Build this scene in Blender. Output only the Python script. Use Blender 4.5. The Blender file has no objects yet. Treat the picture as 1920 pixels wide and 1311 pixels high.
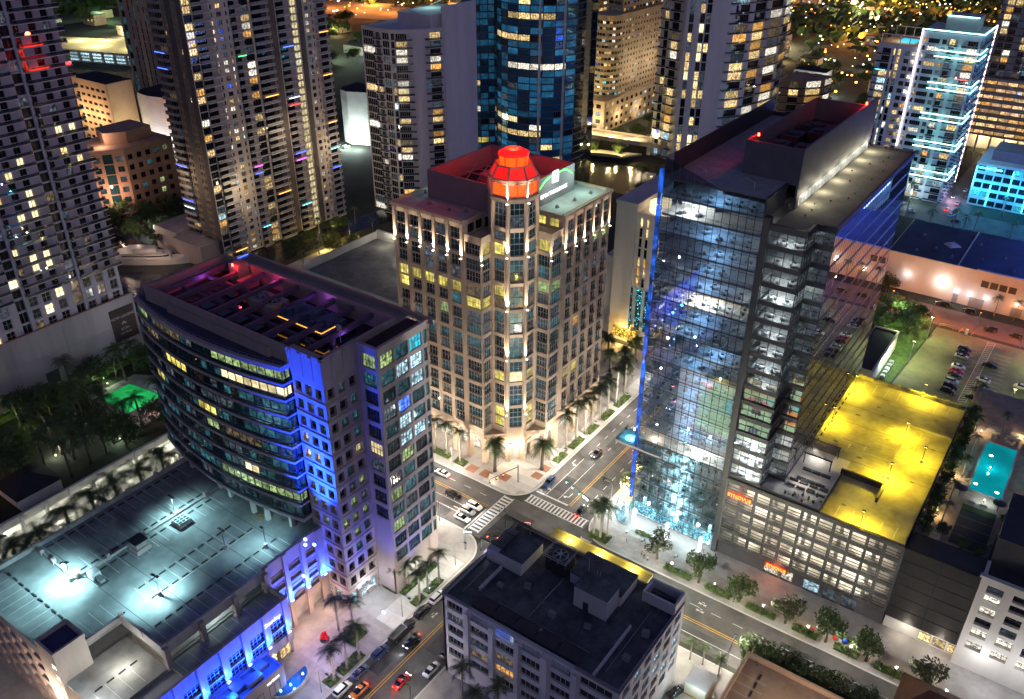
import bpy, math, random
from mathutils import Vector, Matrix
random.seed(7)
R = math.radians
SC = bpy.context.scene
COL = SC.collection
S = 1.2            # one plan unit of this script is 1.2 m; everything is scaled to metres at the end

# ------------------------------------------------------------------ camera, sky, exposure
CAMH = 130.0
cam_d = bpy.data.cameras.new('camera'); cam = bpy.data.objects.new('camera', cam_d); COL.objects.link(cam)
cam_d.sensor_width = 36.0; cam_d.lens = 30.12; cam_d.clip_start = 1.0; cam_d.clip_end = 6000.0
def _cam_matrix(yaw, pitch, roll):
    cy, sy, cp, sp = math.cos(yaw), math.sin(yaw), math.cos(pitch), math.sin(pitch)
    fwd = Vector((sy*cp, cy*cp, -sp)); right = Vector((cy, -sy, 0)); down = fwd.cross(right)
    c, s = math.cos(roll), math.sin(roll)
    r2 = right*c + down*s; d2 = right*(-s) + down*c
    m = Matrix((r2, -d2, -fwd)).transposed().to_4x4(); m.translation = (0, 0, CAMH*S); return m
cam.matrix_world = _cam_matrix(R(-35.39836), R(30.22596), R(-0.30654))
SC.camera = cam
W = bpy.data.worlds.new('World'); SC.world = W; W.use_nodes = True
nt = W.node_tree; bg = nt.nodes['Background']
sky = nt.nodes.new('ShaderNodeTexSky'); sky.sky_type = 'NISHITA'; sky.sun_disc = False
sky.sun_elevation = R(-2.0); sky.sun_rotation = R(200)
mixw = nt.nodes.new('ShaderNodeMix'); mixw.data_type = 'RGBA'; mixw.blend_type = 'MIX'; mixw.inputs[0].default_value = 0.94
mixw.inputs[7].default_value = (0.36, 0.44, 1.35, 1)      # the purple-blue glow of the city in the night sky
nt.links.new(sky.outputs[0], mixw.inputs[6]); nt.links.new(mixw.outputs[2], bg.inputs['Color'])
bg.inputs['Strength'].default_value = 0.046
sun_d = bpy.data.lights.new('city_glow_fill', 'SUN'); sun_d.energy = 0.13; sun_d.angle = R(60); sun_d.color = (0.95, 0.92, 1.0)  # added soft fill on the walls, standing in for the city's glow
sun = bpy.data.objects.new('city_glow_fill', sun_d); COL.objects.link(sun)
sun.rotation_euler = Vector((-0.72, 0.60, -0.28)).to_track_quat('-Z', 'Y').to_euler()
SC.view_settings.view_transform = 'Standard'; SC.view_settings.look = 'None'
SC.view_settings.exposure = 0.95; SC.view_settings.gamma = 1.0; SC.view_settings.use_curve_mapping = False
cy = SC.cycles
cy.use_denoising = True
try: cy.denoiser = 'OPENIMAGEDENOISE'
except Exception: pass
cy.max_bounces = 5; cy.diffuse_bounces = 2; cy.glossy_bounces = 3; cy.transmission_bounces = 2; cy.transparent_max_bounces = 8
cy.use_adaptive_sampling = True; cy.adaptive_threshold = 0.09; cy.adaptive_min_samples = 20
cy.sample_clamp_indirect = 3.0; cy.sample_clamp_direct = 0.0; cy.use_light_tree = True
cy.caustics_reflective = False; cy.caustics_refractive = False

# ------------------------------------------------------------------ materials
MATS = {}
def _new(name):
    m = bpy.data.materials.new(name); m.use_nodes = True; MATS[name] = m
    return m, m.node_tree, m.node_tree.nodes['Principled BSDF']
def mat(name, col, rough=0.8, var=0.25, scale=0.25, metal=0.0, spec=0.4, streak=False, bump=0.0):
    """painted / stone / asphalt surface: mottled base colour, a little relief"""
    if name in MATS: return MATS[name]
    m, t, p = _new(name)
    tc = t.nodes.new('ShaderNodeTexCoord'); mp = t.nodes.new('ShaderNodeMapping')
    t.links.new(tc.outputs['Object'], mp.inputs[0])
    if streak: mp.inputs['Scale'].default_value = (1, 1, 0.12)
    n = t.nodes.new('ShaderNodeTexNoise'); n.inputs['Scale'].default_value = scale; n.inputs['Detail'].default_value = 3
    n.inputs['Roughness'].default_value = 0.7; t.links.new(mp.outputs[0], n.inputs['Vector'])
    r = t.nodes.new('ShaderNodeValToRGB'); e = r.color_ramp.elements
    e[0].position = 0.3; e[1].position = 0.72
    e[0].color = [c*(1-var) for c in col]+[1]; e[1].color = [min(1, c*(1+var*0.6)) for c in col]+[1]
    t.links.new(n.outputs['Fac'], r.inputs[0]); t.links.new(r.outputs[0], p.inputs['Base Color'])
    p.inputs['Roughness'].default_value = rough; p.inputs['Metallic'].default_value = metal
    p.inputs['Specular IOR Level'].default_value = spec
    if bump:
        b = t.nodes.new('ShaderNodeBump'); b.inputs['Strength'].default_value = bump; b.inputs['Distance'].default_value = 0.1
        n2 = t.nodes.new('ShaderNodeTexNoise'); n2.inputs['Scale'].default_value = scale*14; n2.inputs['Detail'].default_value = 4
        t.links.new(tc.outputs['Object'], n2.inputs['Vector'])
        t.links.new(n2.outputs['Fac'], b.inputs['Height']); t.links.new(b.outputs[0], p.inputs['Normal'])
    return m
def emit(name, col, strength, sample=False):
    if name in MATS: return MATS[name]
    m, t, p = _new(name)
    p.inputs['Base Color'].default_value = (0.05, 0.05, 0.05, 1)
    p.inputs['Emission Color'].default_value = (*col, 1); p.inputs['Emission Strength'].default_value = strength
    if not sample: m.cycles.emission_sampling = 'NONE'
    return m
def winmat(name, col, strength, scale=1.6, lo=0.15, rough=0.08, base=(0.02, 0.025, 0.03), spec=0.6, p0=0.36, hi=0.7):
    """a window with a lit room behind the pane: uneven light (furniture, curtains), different in every window"""
    if name in MATS: return MATS[name]
    m, t, p = _new(name)
    p.inputs['Base Color'].default_value = (*base, 1); p.inputs['Roughness'].default_value = rough
    p.inputs['Specular IOR Level'].default_value = spec
    tc = t.nodes.new('ShaderNodeTexCoord'); oi = t.nodes.new('ShaderNodeObjectInfo')
    mul = t.nodes.new('ShaderNodeMath'); mul.operation = 'MULTIPLY'; mul.inputs[1].default_value = 190.0
    t.links.new(oi.outputs['Random'], mul.inputs[0])
    n = t.nodes.new('ShaderNodeTexNoise'); n.noise_dimensions = '4D'
    n.inputs['Scale'].default_value = scale; n.inputs['Detail'].default_value = 1.5; n.inputs['Roughness'].default_value = 0.5
    t.links.new(tc.outputs['Object'], n.inputs['Vector']); t.links.new(mul.outputs[0], n.inputs['W'])
    r = t.nodes.new('ShaderNodeValToRGB'); e = r.color_ramp.elements
    e[0].position = p0; e[1].position = hi
    e[0].color = [c*lo for c in col]+[1]; e[1].color = list(col)+[1]
    t.links.new(n.outputs['Fac'], r.inputs[0])
    v = t.nodes.new('ShaderNodeTexVoronoi'); v.distance = 'CHEBYCHEV'; v.voronoi_dimensions = '4D'; v.inputs['Scale'].default_value = scale*0.55
    t.links.new(tc.outputs['Object'], v.inputs['Vector']); t.links.new(mul.outputs[0], v.inputs['W'])
    sep = t.nodes.new('ShaderNodeSeparateColor'); t.links.new(v.outputs['Color'], sep.inputs[0])
    mr = t.nodes.new('ShaderNodeMapRange'); mr.inputs[3].default_value = 0.6; mr.inputs[4].default_value = 1.15
    t.links.new(sep.outputs[0], mr.inputs[0])
    mx = t.nodes.new('ShaderNodeMix'); mx.data_type = 'RGBA'; mx.blend_type = 'MULTIPLY'; mx.inputs[0].default_value = 1.0
    t.links.new(r.outputs[0], mx.inputs[6]); t.links.new(mr.outputs[0], mx.inputs[7])
    # brightness differs from window to window
    m2 = t.nodes.new('ShaderNodeMath'); m2.operation = 'MULTIPLY_ADD'; m2.inputs[1].default_value = strength*0.9; m2.inputs[2].default_value = strength*0.45
    t.links.new(oi.outputs['Random'], m2.inputs[0])
    t.links.new(mx.outputs[2], p.inputs['Emission Color']); t.links.new(m2.outputs[0], p.inputs['Emission Strength'])
    m.cycles.emission_sampling = 'NONE'
    return m
def glass(name, tint, refl=0.3, trans=0.6, rough=0.0, wav=0.0):
    """thin pane: mirrors part of the light, lets part of it through"""
    if name in MATS: return MATS[name]
    m, t, p = _new(name); t.nodes.remove(p); out = t.nodes['Material Output']
    g = t.nodes.new('ShaderNodeBsdfGlossy'); g.inputs['Roughness'].default_value = rough; g.inputs['Color'].default_value = (0.92, 0.95, 1, 1)
    tr = t.nodes.new('ShaderNodeBsdfTransparent'); tr.inputs['Color'].default_value = (*[c*trans for c in tint], 1)
    lw = t.nodes.new('ShaderNodeLayerWeight'); lw.inputs['Blend'].default_value = 0.5          # Schlick reflectance, the same from both sides
    pw = t.nodes.new('ShaderNodeMath'); pw.operation = 'POWER'; pw.inputs[1].default_value = 5.0; t.links.new(lw.outputs['Facing'], pw.inputs[0])
    ma = t.nodes.new('ShaderNodeMath'); ma.operation = 'MULTIPLY_ADD'; ma.inputs[1].default_value = 0.9-refl*.5; ma.inputs[2].default_value = refl+.03
    ma.use_clamp = True; t.links.new(pw.outputs[0], ma.inputs[0])
    mx = t.nodes.new('ShaderNodeMixShader'); t.links.new(ma.outputs[0], mx.inputs[0])
    t.links.new(tr.outputs[0], mx.inputs[1]); t.links.new(g.outputs[0], mx.inputs[2]); t.links.new(mx.outputs[0], out.inputs['Surface'])
    if wav:
        tc = t.nodes.new('ShaderNodeTexCoord'); n = t.nodes.new('ShaderNodeTexNoise'); n.inputs['Scale'].default_value = 0.6
        b = t.nodes.new('ShaderNodeBump'); b.inputs['Strength'].default_value = wav; b.inputs['Distance'].default_value = 0.05
        t.links.new(tc.outputs['Object'], n.inputs['Vector']); t.links.new(n.outputs['Fac'], b.inputs['Height'])
        t.links.new(b.outputs[0], g.inputs['Normal'])
    return m
def paint(name, col, rough=0.3, coat=0.5, metal=0.0):
    if name in MATS: return MATS[name]
    m, t, p = _new(name); p.inputs['Base Color'].default_value = (*col, 1); p.inputs['Roughness'].default_value = rough
    p.inputs['Coat Weight'].default_value = coat; p.inputs['Coat Roughness'].default_value = 0.05; p.inputs['Metallic'].default_value = metal
    return m

asphalt = mat('asphalt', (0.088, 0.086, 0.084), 0.7, 0.55, 0.16, bump=0.15)
asphalt2 = mat('asphalt_new', (0.055, 0.055, 0.06), 0.8, 0.3, 0.2)
concrete = mat('concrete_paving', (0.36, 0.345, 0.33), 0.8, 0.3, 0.2)
concrete_l = mat('concrete_light', (0.50, 0.49, 0.47), 0.8, 0.18, 0.15, streak=True)
deckmat = mat('parking_deck', (0.22, 0.235, 0.24), 0.7, 0.55, 0.11)
deck_y = mat('parking_deck_pale', (0.40, 0.38, 0.30), 0.75, 0.5, 0.13)
soil = mat('dark_ground', (0.035, 0.04, 0.03), 0.95, 0.5, 0.05)
grassm = mat('lawn', (0.05, 0.10, 0.025), 0.95, 0.5, 0.6)
tan = mat('tan_stone', (0.58, 0.44, 0.32), 0.75, 0.16, 0.3, streak=True)
tan_l = mat('pale_tan_stone', (0.34, 0.28, 0.27), 0.75, 0.15, 0.3, streak=True)
beige = mat('beige_stucco', (0.48, 0.38, 0.26), 0.8, 0.15, 0.2, streak=True)
white = mat('white_stucco', (0.66, 0.65, 0.66), 0.8, 0.14, 0.12, streak=True)
white_w = mat('warm_white_stucco', (0.66, 0.63, 0.58), 0.8, 0.14, 0.12, streak=True)
grey = mat('grey_stucco', (0.30, 0.29, 0.30), 0.8, 0.2, 0.15, streak=True)
dgrey = mat('dark_grey_panel', (0.06, 0.06, 0.07), 0.6, 0.2, 0.2)
brown = mat('brown_stucco', (0.30, 0.22, 0.17), 0.8, 0.2, 0.2, streak=True)
roofd = mat('dark_roof_membrane', (0.026, 0.026, 0.034), 0.9, 0.45, 0.12)
roofg = mat('grey_roof_membrane', (0.26, 0.25, 0.23), 0.85, 0.3, 0.12)
roofp = mat('pale_roof_gravel', (0.42, 0.40, 0.38), 0.9, 0.25, 0.15)
metal = mat('grey_metal', (0.32, 0.33, 0.35), 0.45, 0.15, 0.5, metal=0.6)
metal_d = mat('dark_metal', (0.055, 0.057, 0.065), 0.5, 0.15, 0.5, metal=0.3)
alu = mat('white_aluminium', (0.55, 0.56, 0.60), 0.45, 0.1, 0.5)
mull_d = mat('dark_mullion', (0.05, 0.055, 0.065), 0.5, 0.1, 0.5)
mull_l = mat('pale_mullion', (0.42, 0.42, 0.42), 0.5, 0.1, 0.5)
paintw = mat('white_road_paint', (0.62, 0.62, 0.60), 0.7, 0.3, 0.9)
painty = mat('yellow_road_paint', (0.62, 0.36, 0.05), 0.7, 0.3, 0.9)
rubber = mat('black_rubber', (0.02, 0.02, 0.02), 0.8, 0.1, 1.0)
bark = mat('palm_bark', (0.30, 0.27, 0.23), 0.9, 0.3, 1.5)
barkd = mat('tree_bark', (0.10, 0.08, 0.06), 0.95, 0.3, 1.5)
def leafmat(name, a, b):
    m, t, p = _new(name); oi = t.nodes.new('ShaderNodeTexCoord'); n = t.nodes.new('ShaderNodeTexNoise'); n.inputs['Scale'].default_value = 1.3
    n.inputs['Detail'].default_value = 3; t.links.new(oi.outputs['Object'], n.inputs['Vector'])
    r = t.nodes.new('ShaderNodeValToRGB'); r.color_ramp.elements[0].position = 0.35; r.color_ramp.elements[1].position = 0.68
    r.color_ramp.elements[0].color = (*a, 1); r.color_ramp.elements[1].color = (*b, 1)
    t.links.new(n.outputs['Fac'], r.inputs[0]); t.links.new(r.outputs[0], p.inputs['Base Color']); p.inputs['Roughness'].default_value = 0.55
    return m
leaf = leafmat('leaf_green', (0.022, 0.045, 0.012), (0.065, 0.115, 0.028))
leafp = leafmat('palm_leaf', (0.028, 0.055, 0.016), (0.08, 0.13, 0.04))
leafo = leafmat('olive_leaf', (0.03, 0.04, 0.015), (0.09, 0.10, 0.04))

# panes that are dark: they only mirror the city
def darkglass(name, col, rough=0.05, spec=0.8):
    m, t, p = _new(name); p.inputs['Base Color'].default_value = (*col, 1); p.inputs['Roughness'].default_value = rough
    p.inputs['Specular IOR Level'].default_value = spec; p.inputs['Coat Weight'].default_value = 0.3; p.inputs['Coat Roughness'].default_value = 0.02
    return m
g_black = darkglass('glass_dark', (0.008, 0.010, 0.014))
g_navy = darkglass('glass_navy', (0.010, 0.018, 0.032))
g_teal = darkglass('glass_teal', (0.014, 0.055, 0.070))
g_blue = darkglass('glass_blue', (0.012, 0.10, 0.22))
w_dim = winmat('room_dim', (0.10, 0.13, 0.16), 0.55, 1.4, 0.05)
w_dimw = winmat('room_dim_warm', (0.24, 0.17, 0.09), 0.55, 1.4, 0.05)
w_teal = winmat('room_teal', (0.05, 0.22, 0.27), 0.40, 1.2, 0.15)
w_warm = winmat('room_warm', (1.0, 0.70, 0.30), 1.15, 1.9, 0.12)
w_amber = winmat('room_amber', (1.0, 0.50, 0.12), 0.95, 1.9, 0.15)
w_white = winmat('room_white', (1.0, 0.92, 0.75), 1.35, 2.2, 0.10)
w_yel = winmat('room_yellow', (0.95, 0.78, 0.16), 0.95, 0.9, 0.3)
w_yel2 = winmat('room_yellow_full', (1.0, 0.82, 0.42), 1.15, 1.0, 0.55)
w_grn = winmat('room_green', (0.55, 0.75, 0.30), 0.6, 1.4, 0.15)
w_cool = winmat('room_cool', (0.55, 0.85, 1.0), 1.2, 1.8, 0.10)
w_blue = winmat('room_blue', (0.06, 0.14, 1.0), 1.6, 1.5, 0.2)
w_mag = winmat('room_magenta', (0.9, 0.08, 0.9), 1.4, 1.5, 0.2)
w_red = winmat('room_red', (1.0, 0.05, 0.03), 1.3, 1.5, 0.2)
w_gcol = winmat('room_greenlight', (0.08, 0.9, 0.25), 1.2, 1.5, 0.2)
w_cyan = winmat('room_cyan', (0.05, 0.75, 1.0), 1.2, 1.5, 0.2)
e_white = emit('lamp_white', (0.9, 0.97, 1.0), 8)
e_warm = emit('lamp_warm', (1.0, 0.80, 0.52), 5)
e_orange = emit('lamp_orange', (1.0, 0.34, 0.05), 18)
e_red = emit('lamp_red', (1.0, 0.03, 0.01), 25)
e_green = emit('lamp_green', (0.1, 1.0, 0.45), 12)
e_blue = emit('lamp_blue', (0.05, 0.12, 1.0), 8)
e_head = emit('headlight', (0.85, 0.9, 1.0), 30)
e_tail = emit('taillight', (1.0, 0.06, 0.03), 9)
e_sign = emit('sign_white', (0.85, 0.92, 1.0), 1.1)
e_signr = emit('sign_orange_red', (1.0, 0.20, 0.02), 2.2)
e_signg = emit('sign_green', (0.10, 0.85, 0.12), 2.2)
e_neon = emit('neon_white_cyan', (0.45, 1.0, 0.95), 2.6)
e_neonp = emit('neon_pale_pink', (1.0, 0.80, 0.95), 3.0)

# ------------------------------------------------------------------ mesh helpers
class MB:
    def __init__(s): s.v = []; s.f = []; s.m = []
    def quad(s, a, b, c, d, mi=0):
        n = len(s.v); s.v += [tuple(a), tuple(b), tuple(c), tuple(d)]; s.f.append((n, n+1, n+2, n+3)); s.m.append(mi); return s
    def box(s, x0, x1, y0, y1, z0, z1, mi=0, top=None):
        n = len(s.v)
        s.v += [(x0, y0, z0), (x1, y0, z0), (x1, y1, z0), (x0, y1, z0), (x0, y0, z1), (x1, y0, z1), (x1, y1, z1), (x0, y1, z1)]
        s.f += [(n, n+3, n+2, n+1), (n+4, n+5, n+6, n+7), (n, n+1, n+5, n+4), (n+1, n+2, n+6, n+5), (n+2, n+3, n+7, n+6), (n+3, n, n+4, n+7)]
        s.m += [mi, mi if top is None else top, mi, mi, mi, mi]; return s
    def prism(s, poly, z0, z1, mi=0, top=None, bottom=True):
        n = len(s.v); k = len(poly)
        s.v += [(p[0], p[1], z0) for p in poly] + [(p[0], p[1], z1) for p in poly]
        for i in range(k):
            j = (i+1) % k; s.f.append((n+i, n+j, n+k+j, n+k+i)); s.m.append(mi)
        s.f.append(tuple(range(n+k, n+2*k))); s.m.append(mi if top is None else top)
        if bottom: s.f.append(tuple(range(n+k-1, n-1, -1))); s.m.append(mi)
        return s
    def cone(s, c, r0, r1, z0, z1, n=10, mi=0, ph=0.0, cap=True):
        b = len(s.v)
        for z, r in ((z0, r0), (z1, r1)):
            for i in range(n):
                a = ph+2*math.pi*i/n; s.v.append((c[0]+r*math.cos(a), c[1]+r*math.sin(a), z))
        for i in range(n):
            j = (i+1) % n; s.f.append((b+i, b+j, b+n+j, b+n+i)); s.m.append(mi)
        if cap: s.f.append(tuple(range(b+n, b+2*n))); s.m.append(mi); s.f.append(tuple(range(b+n-1, b-1, -1))); s.m.append(mi)
        return s
    def tube(s, pts, rad, n=6, mi=0):
        b0 = None; pts = [Vector(p) for p in pts]
        for i, p in enumerate(pts):
            d = (pts[min(i+1, len(pts)-1)]-pts[max(i-1, 0)]).normalized()
            a = d.orthogonal().normalized() if abs(d.z) < .95 else Vector((1, 0, 0)); a = (a-d*a.dot(d)).normalized(); c = d.cross(a)
            r = rad[i] if isinstance(rad, (list, tuple)) else rad; b = len(s.v)
            for k in range(n):
                t = 2*math.pi*k/n; q = p+a*(r*math.cos(t))+c*(r*math.sin(t)); s.v.append(tuple(q))
            if b0 is not None:
                for k in range(n):
                    l = (k+1) % n; s.f.append((b0+k, b0+l, b+l, b+k)); s.m.append(mi)
            else: s.f.append(tuple(range(b+n-1, b-1, -1))); s.m.append(mi)
            b0 = b
        s.f.append(tuple(range(b0, b0+n))); s.m.append(mi); return s
    def bar(s, a, b, w, h, mi=0):
        """rectangular bar from a to b, w wide, h high (hanging about its axis)"""
        a = Vector(a); b = Vector(b); d = (b-a).normalized(); side = d.cross(Vector((0, 0, 1)))
        side = (side.normalized() if side.length > 1e-4 else Vector((1, 0, 0)))*w/2; up = side.cross(d).normalized()*h/2
        n = len(s.v)
        for p in (a, b):
            for q in (-side-up, side-up, side+up, -side+up): s.v.append(tuple(p+q))
        s.f += [(n, n+1, n+2, n+3), (n+7, n+6, n+5, n+4), (n, n+4, n+5, n+1), (n+1, n+5, n+6, n+2), (n+2, n+6, n+7, n+3), (n+3, n+7, n+4, n)]
        s.m += [mi]*6; return s
    def add(s, o, M=None):
        n = len(s.v); s.v += [tuple(M @ Vector(p)) for p in o.v] if M is not None else o.v
        s.f += [tuple(i+n for i in f) for f in o.f]; s.m += o.m; return s
    def mesh(s, name, mats, smooth=False):
        me = bpy.data.meshes.new(name); me.from_pydata(s.v, [], s.f)
        for m in (mats if isinstance(mats, (list, tuple)) else [mats]): me.materials.append(m)
        if len(me.materials) > 1: me.polygons.foreach_set('material_index', s.m)
        if smooth: me.polygons.foreach_set('use_smooth', [True]*len(me.polygons))
        me.update(); return me
def _wl(o):
    l = Vector((0, 0, 0))
    while o is not None: l += Vector(o.location); o = o.parent
    return l
def put(name, me, parent=None, loc=(0, 0, 0), rz=0.0, **props):
    """loc is in world plan units; parents are never rotated unless stated"""
    o = bpy.data.objects.new(name, me); COL.objects.link(o)
    o.location = Vector(loc)-_wl(parent) if parent else Vector(loc); o.rotation_euler = (0, 0, rz)
    if parent: o.parent = parent
    for k, v in props.items(): o[k] = v
    return o
def part(name, mb, mats, parent, smooth=False, **props):
    """a part whose mesh is given in world plan units"""
    o = put(name, mb.mesh(name, mats, smooth), parent, (0, 0, 0), 0, **props)
    return o
def thing(name, label, cat, loc=(0, 0, 0), group=None, rz=0.0):
    o = bpy.data.objects.new(name, None); COL.objects.link(o); o.location = loc; o.rotation_euler = (0, 0, rz); o.empty_display_size = 1
    o['label'] = label; o['category'] = cat
    if group: o['group'] = group
    return o
def solo(name, mb, mats, label, cat, loc=(0, 0, 0), rz=0, group=None, smooth=False):
    o = put(name, mb.mesh(name, mats, smooth) if isinstance(mb, MB) else mb, None, loc, rz, label=label, category=cat)
    if group: o['group'] = group
    return o
def struct(name, mb, mats): return put(name, mb.mesh(name, mats), None, kind='structure')
def copy_thing(src, loc, rz=0.0, label=None, group=None, sc=1.0):
    def cp(o, par):
        c = o.copy(); COL.objects.link(c); c.parent = par
        for ch in o.children: cp(ch, c)
        return c
    c = cp(src, None); c.location = loc; c.rotation_euler = (0, 0, rz); c.scale = (sc, sc, sc)
    if label: c['label'] = label
    if group: c['group'] = group
    return c
def Tm(loc, rz): return Matrix.Translation(Vector(loc)) @ Matrix.Rotation(rz, 4, 'Z')
def light(kind, loc, power, col, parent=None, size=0.3, spot=None, aim=None, blend=0.6):
    d = bpy.data.lights.new('lamp_light', kind); d.energy = power; d.color = col
    if kind == 'AREA': d.size = size
    else: d.shadow_soft_size = size
    if kind == 'SPOT': d.spot_size = R(spot); d.spot_blend = blend
    o = bpy.data.objects.new('lamp_light', d); COL.objects.link(o); o.location = Vector(loc)-_wl(parent) if parent else Vector(loc)
    if parent: o.parent = parent
    if aim is not None: o.rotation_euler = Vector(aim).to_track_quat('-Z', 'Y').to_euler()
    return o
CAMV = Vector((0, 0, CAMH))
class Pieces:
    """alike pieces of one thing: the 300 nearest become objects, the rest one 'stuff' part"""
    def __init__(s, parent): s.parent = parent; s.items = {}
    def add(s, name, key, builder, mats, loc, rz=0.0): s.items.setdefault(name, []).append((key, builder, mats, Vector(loc), rz))
    def done(s, cap=300):
        for name, lst in s.items.items():
            lst.sort(key=lambda t: (t[3]-CAMV).length)
            for key, b, mats, loc, rz in lst[:cap]: put(name, pmesh(key, b, mats), s.parent, loc, rz)
            rest = {}
            mb = MB(); allm = []
            for key, b, mats, loc, rz in lst[cap:]:
                idx = []
                for m in mats:
                    if m not in allm: allm.append(m)
                    idx.append(allm.index(m))
                src = pmb(key, b); n = len(mb.v); M = Tm(loc, rz)
                mb.v += [tuple(M @ Vector(p)) for p in src.v]; mb.f += [tuple(i+n for i in f) for f in src.f]; mb.m += [idx[i] for i in src.m]
            if lst[cap:]: part(name, mb, allm, s.parent, kind='stuff')
_PMB = {}; _PME = {}
def pmb(key, b):
    if key not in _PMB: _PMB[key] = b()
    return _PMB[key]
def pmesh(key, b, mats):
    k = (key, tuple(m.name for m in mats))
    if k not in _PME: _PME[k] = pmb(key, b).mesh(key if isinstance(key, str) else key[0], list(mats))
    return _PME[k]
def pane(w, h, nx=1, ny=1, bar=0.07, fr=0.08, d=0.09):
    """pane in its frame, origin at the foot's middle, x right, y into the wall; slot 0 glass, slot 1 frame"""
    def b():
        m = MB(); m.box(-w/2, w/2, 0.0, 0.05, 0, h, 0)
        m.box(-w/2, w/2, -d, 0, 0, fr, 1); m.box(-w/2, w/2, -d, 0, h-fr, h, 1)
        for i in range(nx+1):
            x = -w/2+fr/2+(w-fr)*i/nx; r = fr/2 if i in (0, nx) else bar/2; m.box(x-r, x+r, -d, 0, fr, h-fr, 1)
        for j in range(1, ny): z = h*j/ny; m.box(-w/2+fr, w/2-fr, -d*.8, 0, z-bar/2, z+bar/2, 1)
        return m
    return ('window', round(w, 3), round(h, 3), nx, ny, bar), b
def pick(table):
    r = random.random()*sum(p for p, _ in table)
    for p, v in table:
        r -= p
        if r <= 0: return v
    return table[-1][1]
def face_frame(face):
    """returns (rz, place(u, depth, z, plane)) for a wall that looks towards -Y or +X"""
    if face == '-Y': return 0.0, lambda u, d, z, pl: (u, pl+d, z)
    return math.pi/2, lambda u, d, z, pl: (pl-d, u, z)
def fbox(mb, face, pl, u0, u1, d0, d1, z0, z1, mi=0):
    """box given by its run along the wall u, its depth into the wall d (negative stands proud)"""
    if face == '-Y': mb.box(u0, u1, pl+d0, pl+d1, z0, z1, mi)
    else: mb.box(pl-d1, pl-d0, u0, u1, z0, z1, mi)
def wallgrid(mb, pcs, face, pl, u0, u1, z0, z1, cols, rows, depth, choose, nx=1, ny=1, frame=None, mi=0, bar=0.07, back=True, name='window', sill=False, smi=0):
    """a wall with real openings: piers, spandrels, and one recessed pane per opening"""
    if face == '+X': pl += .004; u0 += .004
    rz, pt = face_frame(face); e = u0
    for a, b in cols:
        if a > e+1e-4: fbox(mb, face, pl, e, a, 0, depth, z0, z1, mi)
        e = b
    if u1 > e+1e-4: fbox(mb, face, pl, e, u1, 0, depth, z0, z1, mi)
    for a, b in cols:
        e = z0
        for c, d in rows:
            if c > e+1e-4: fbox(mb, face, pl, a, b, 0.003, depth, e, c, mi)
            e = d
        if z1 > e+1e-4: fbox(mb, face, pl, a, b, 0.003, depth, e, z1, mi)
    for i, (a, b) in enumerate(cols):
        for j, (c, d) in enumerate(rows):
            g = choose(i, j)
            if g is None: continue
            key, bld = pane(b-a, d-c, nx if not callable(nx) else nx(i), ny, bar)
            pcs.add(name, key, bld, (g, frame or mull_d), pt((a+b)/2, depth-0.05, c, pl), rz)
            if sill: fbox(mb, face, pl, a-.08, b+.08, -0.12, 0.1, c-.16, c-.003, smi)
def even(u0, u1, n, w):
    p = (u1-u0)/n; return [(u0+p*(i+.5)-w/2, u0+p*(i+.5)+w/2) for i in range(n)]
def rows_of(z0, pitch, n, lo, hi): return [(z0+pitch*i+lo, z0+pitch*i+hi) for i in range(n)]
# ------------------------------------------------------------------ ground, river, roads, pavements
struct('ground', MB().box(-2500, 1500, -400, 3000, -3, 0), soil)
def watermat():
    m, t, p = _new('river_water'); p.inputs['Base Color'].default_value = (0.01, 0.012, 0.016, 1); p.inputs['Roughness'].default_value = 0.12
    tc = t.nodes.new('ShaderNodeTexCoord'); n = t.nodes.new('ShaderNodeTexNoise'); n.inputs['Scale'].default_value = 0.8; n.inputs['Detail'].default_value = 4
    b = t.nodes.new('ShaderNodeBump'); b.inputs['Strength'].default_value = 0.5; b.inputs['Distance'].default_value = 0.2
    t.links.new(tc.outputs['Object'], n.inputs['Vector']); t.links.new(n.outputs['Fac'], b.inputs['Height']); t.links.new(b.outputs[0], p.inputs['Normal'])
    return m
water = watermat()
river = MB(); river.prism([(-330, 118), (-262, 112), (-236, 150), (-232, 225), (-205, 318), (-150, 322), (-120, 340), (-150, 352), (-192, 356), (-228, 340), (-242, 235), (-252, 170), (-330, 160)], -0.5, 0.02)
struct('river', river, water)
def arcpts(c, r, a0, a1, n=6): return [(c[0]+r*math.cos(R(a0+(a1-a0)*i/n)), c[1]+r*math.sin(R(a0+(a1-a0)*i/n))) for i in range(n+1)]
roads = MB()
roads.prism([(-420, 111), (60, 111), (60, 126.3), (-420, 126.3)], -0.3, 0.03)
road_ew = struct('road_east_west', roads, asphalt)
road_ns = struct('road_north_south', MB().prism([(-86.5, -60), (-70.4, -60), (-70.4, 232), (-86.5, 232)], -0.3, 0.026), asphalt)
struct('road_far_north', MB().box(-140, 60, 205, 216, -0.3, 0.022), asphalt)
struct('road_by_warehouse', MB().box(-66, 60, 274.5, 288, -0.3, 0.03), mat('asphalt_warm', (0.13, 0.11, 0.095), 0.8, 0.3, 0.1))
struct('road_by_neon_tower', MB().prism([(-54, 300), (-41, 300), (-40, 560), (-52, 560)], -0.3, 0.032), asphalt)
struct('road_crossing_neon_tower', MB().box(-150, 60, 366, 384, -0.3, 0.036), asphalt)
def block(name, poly, m=concrete, h=0.14):
    o = struct(name, MB().prism(poly, -0.3, h), m)
    # kerb stones along the street edges
    return o
pv_nw = block('pavement_northwest', [(-230, 126.3)]+arcpts((-93, 132.8), 6.5, -90, 0, 8)+[(-86.5, 204), (-230, 204)])
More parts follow.
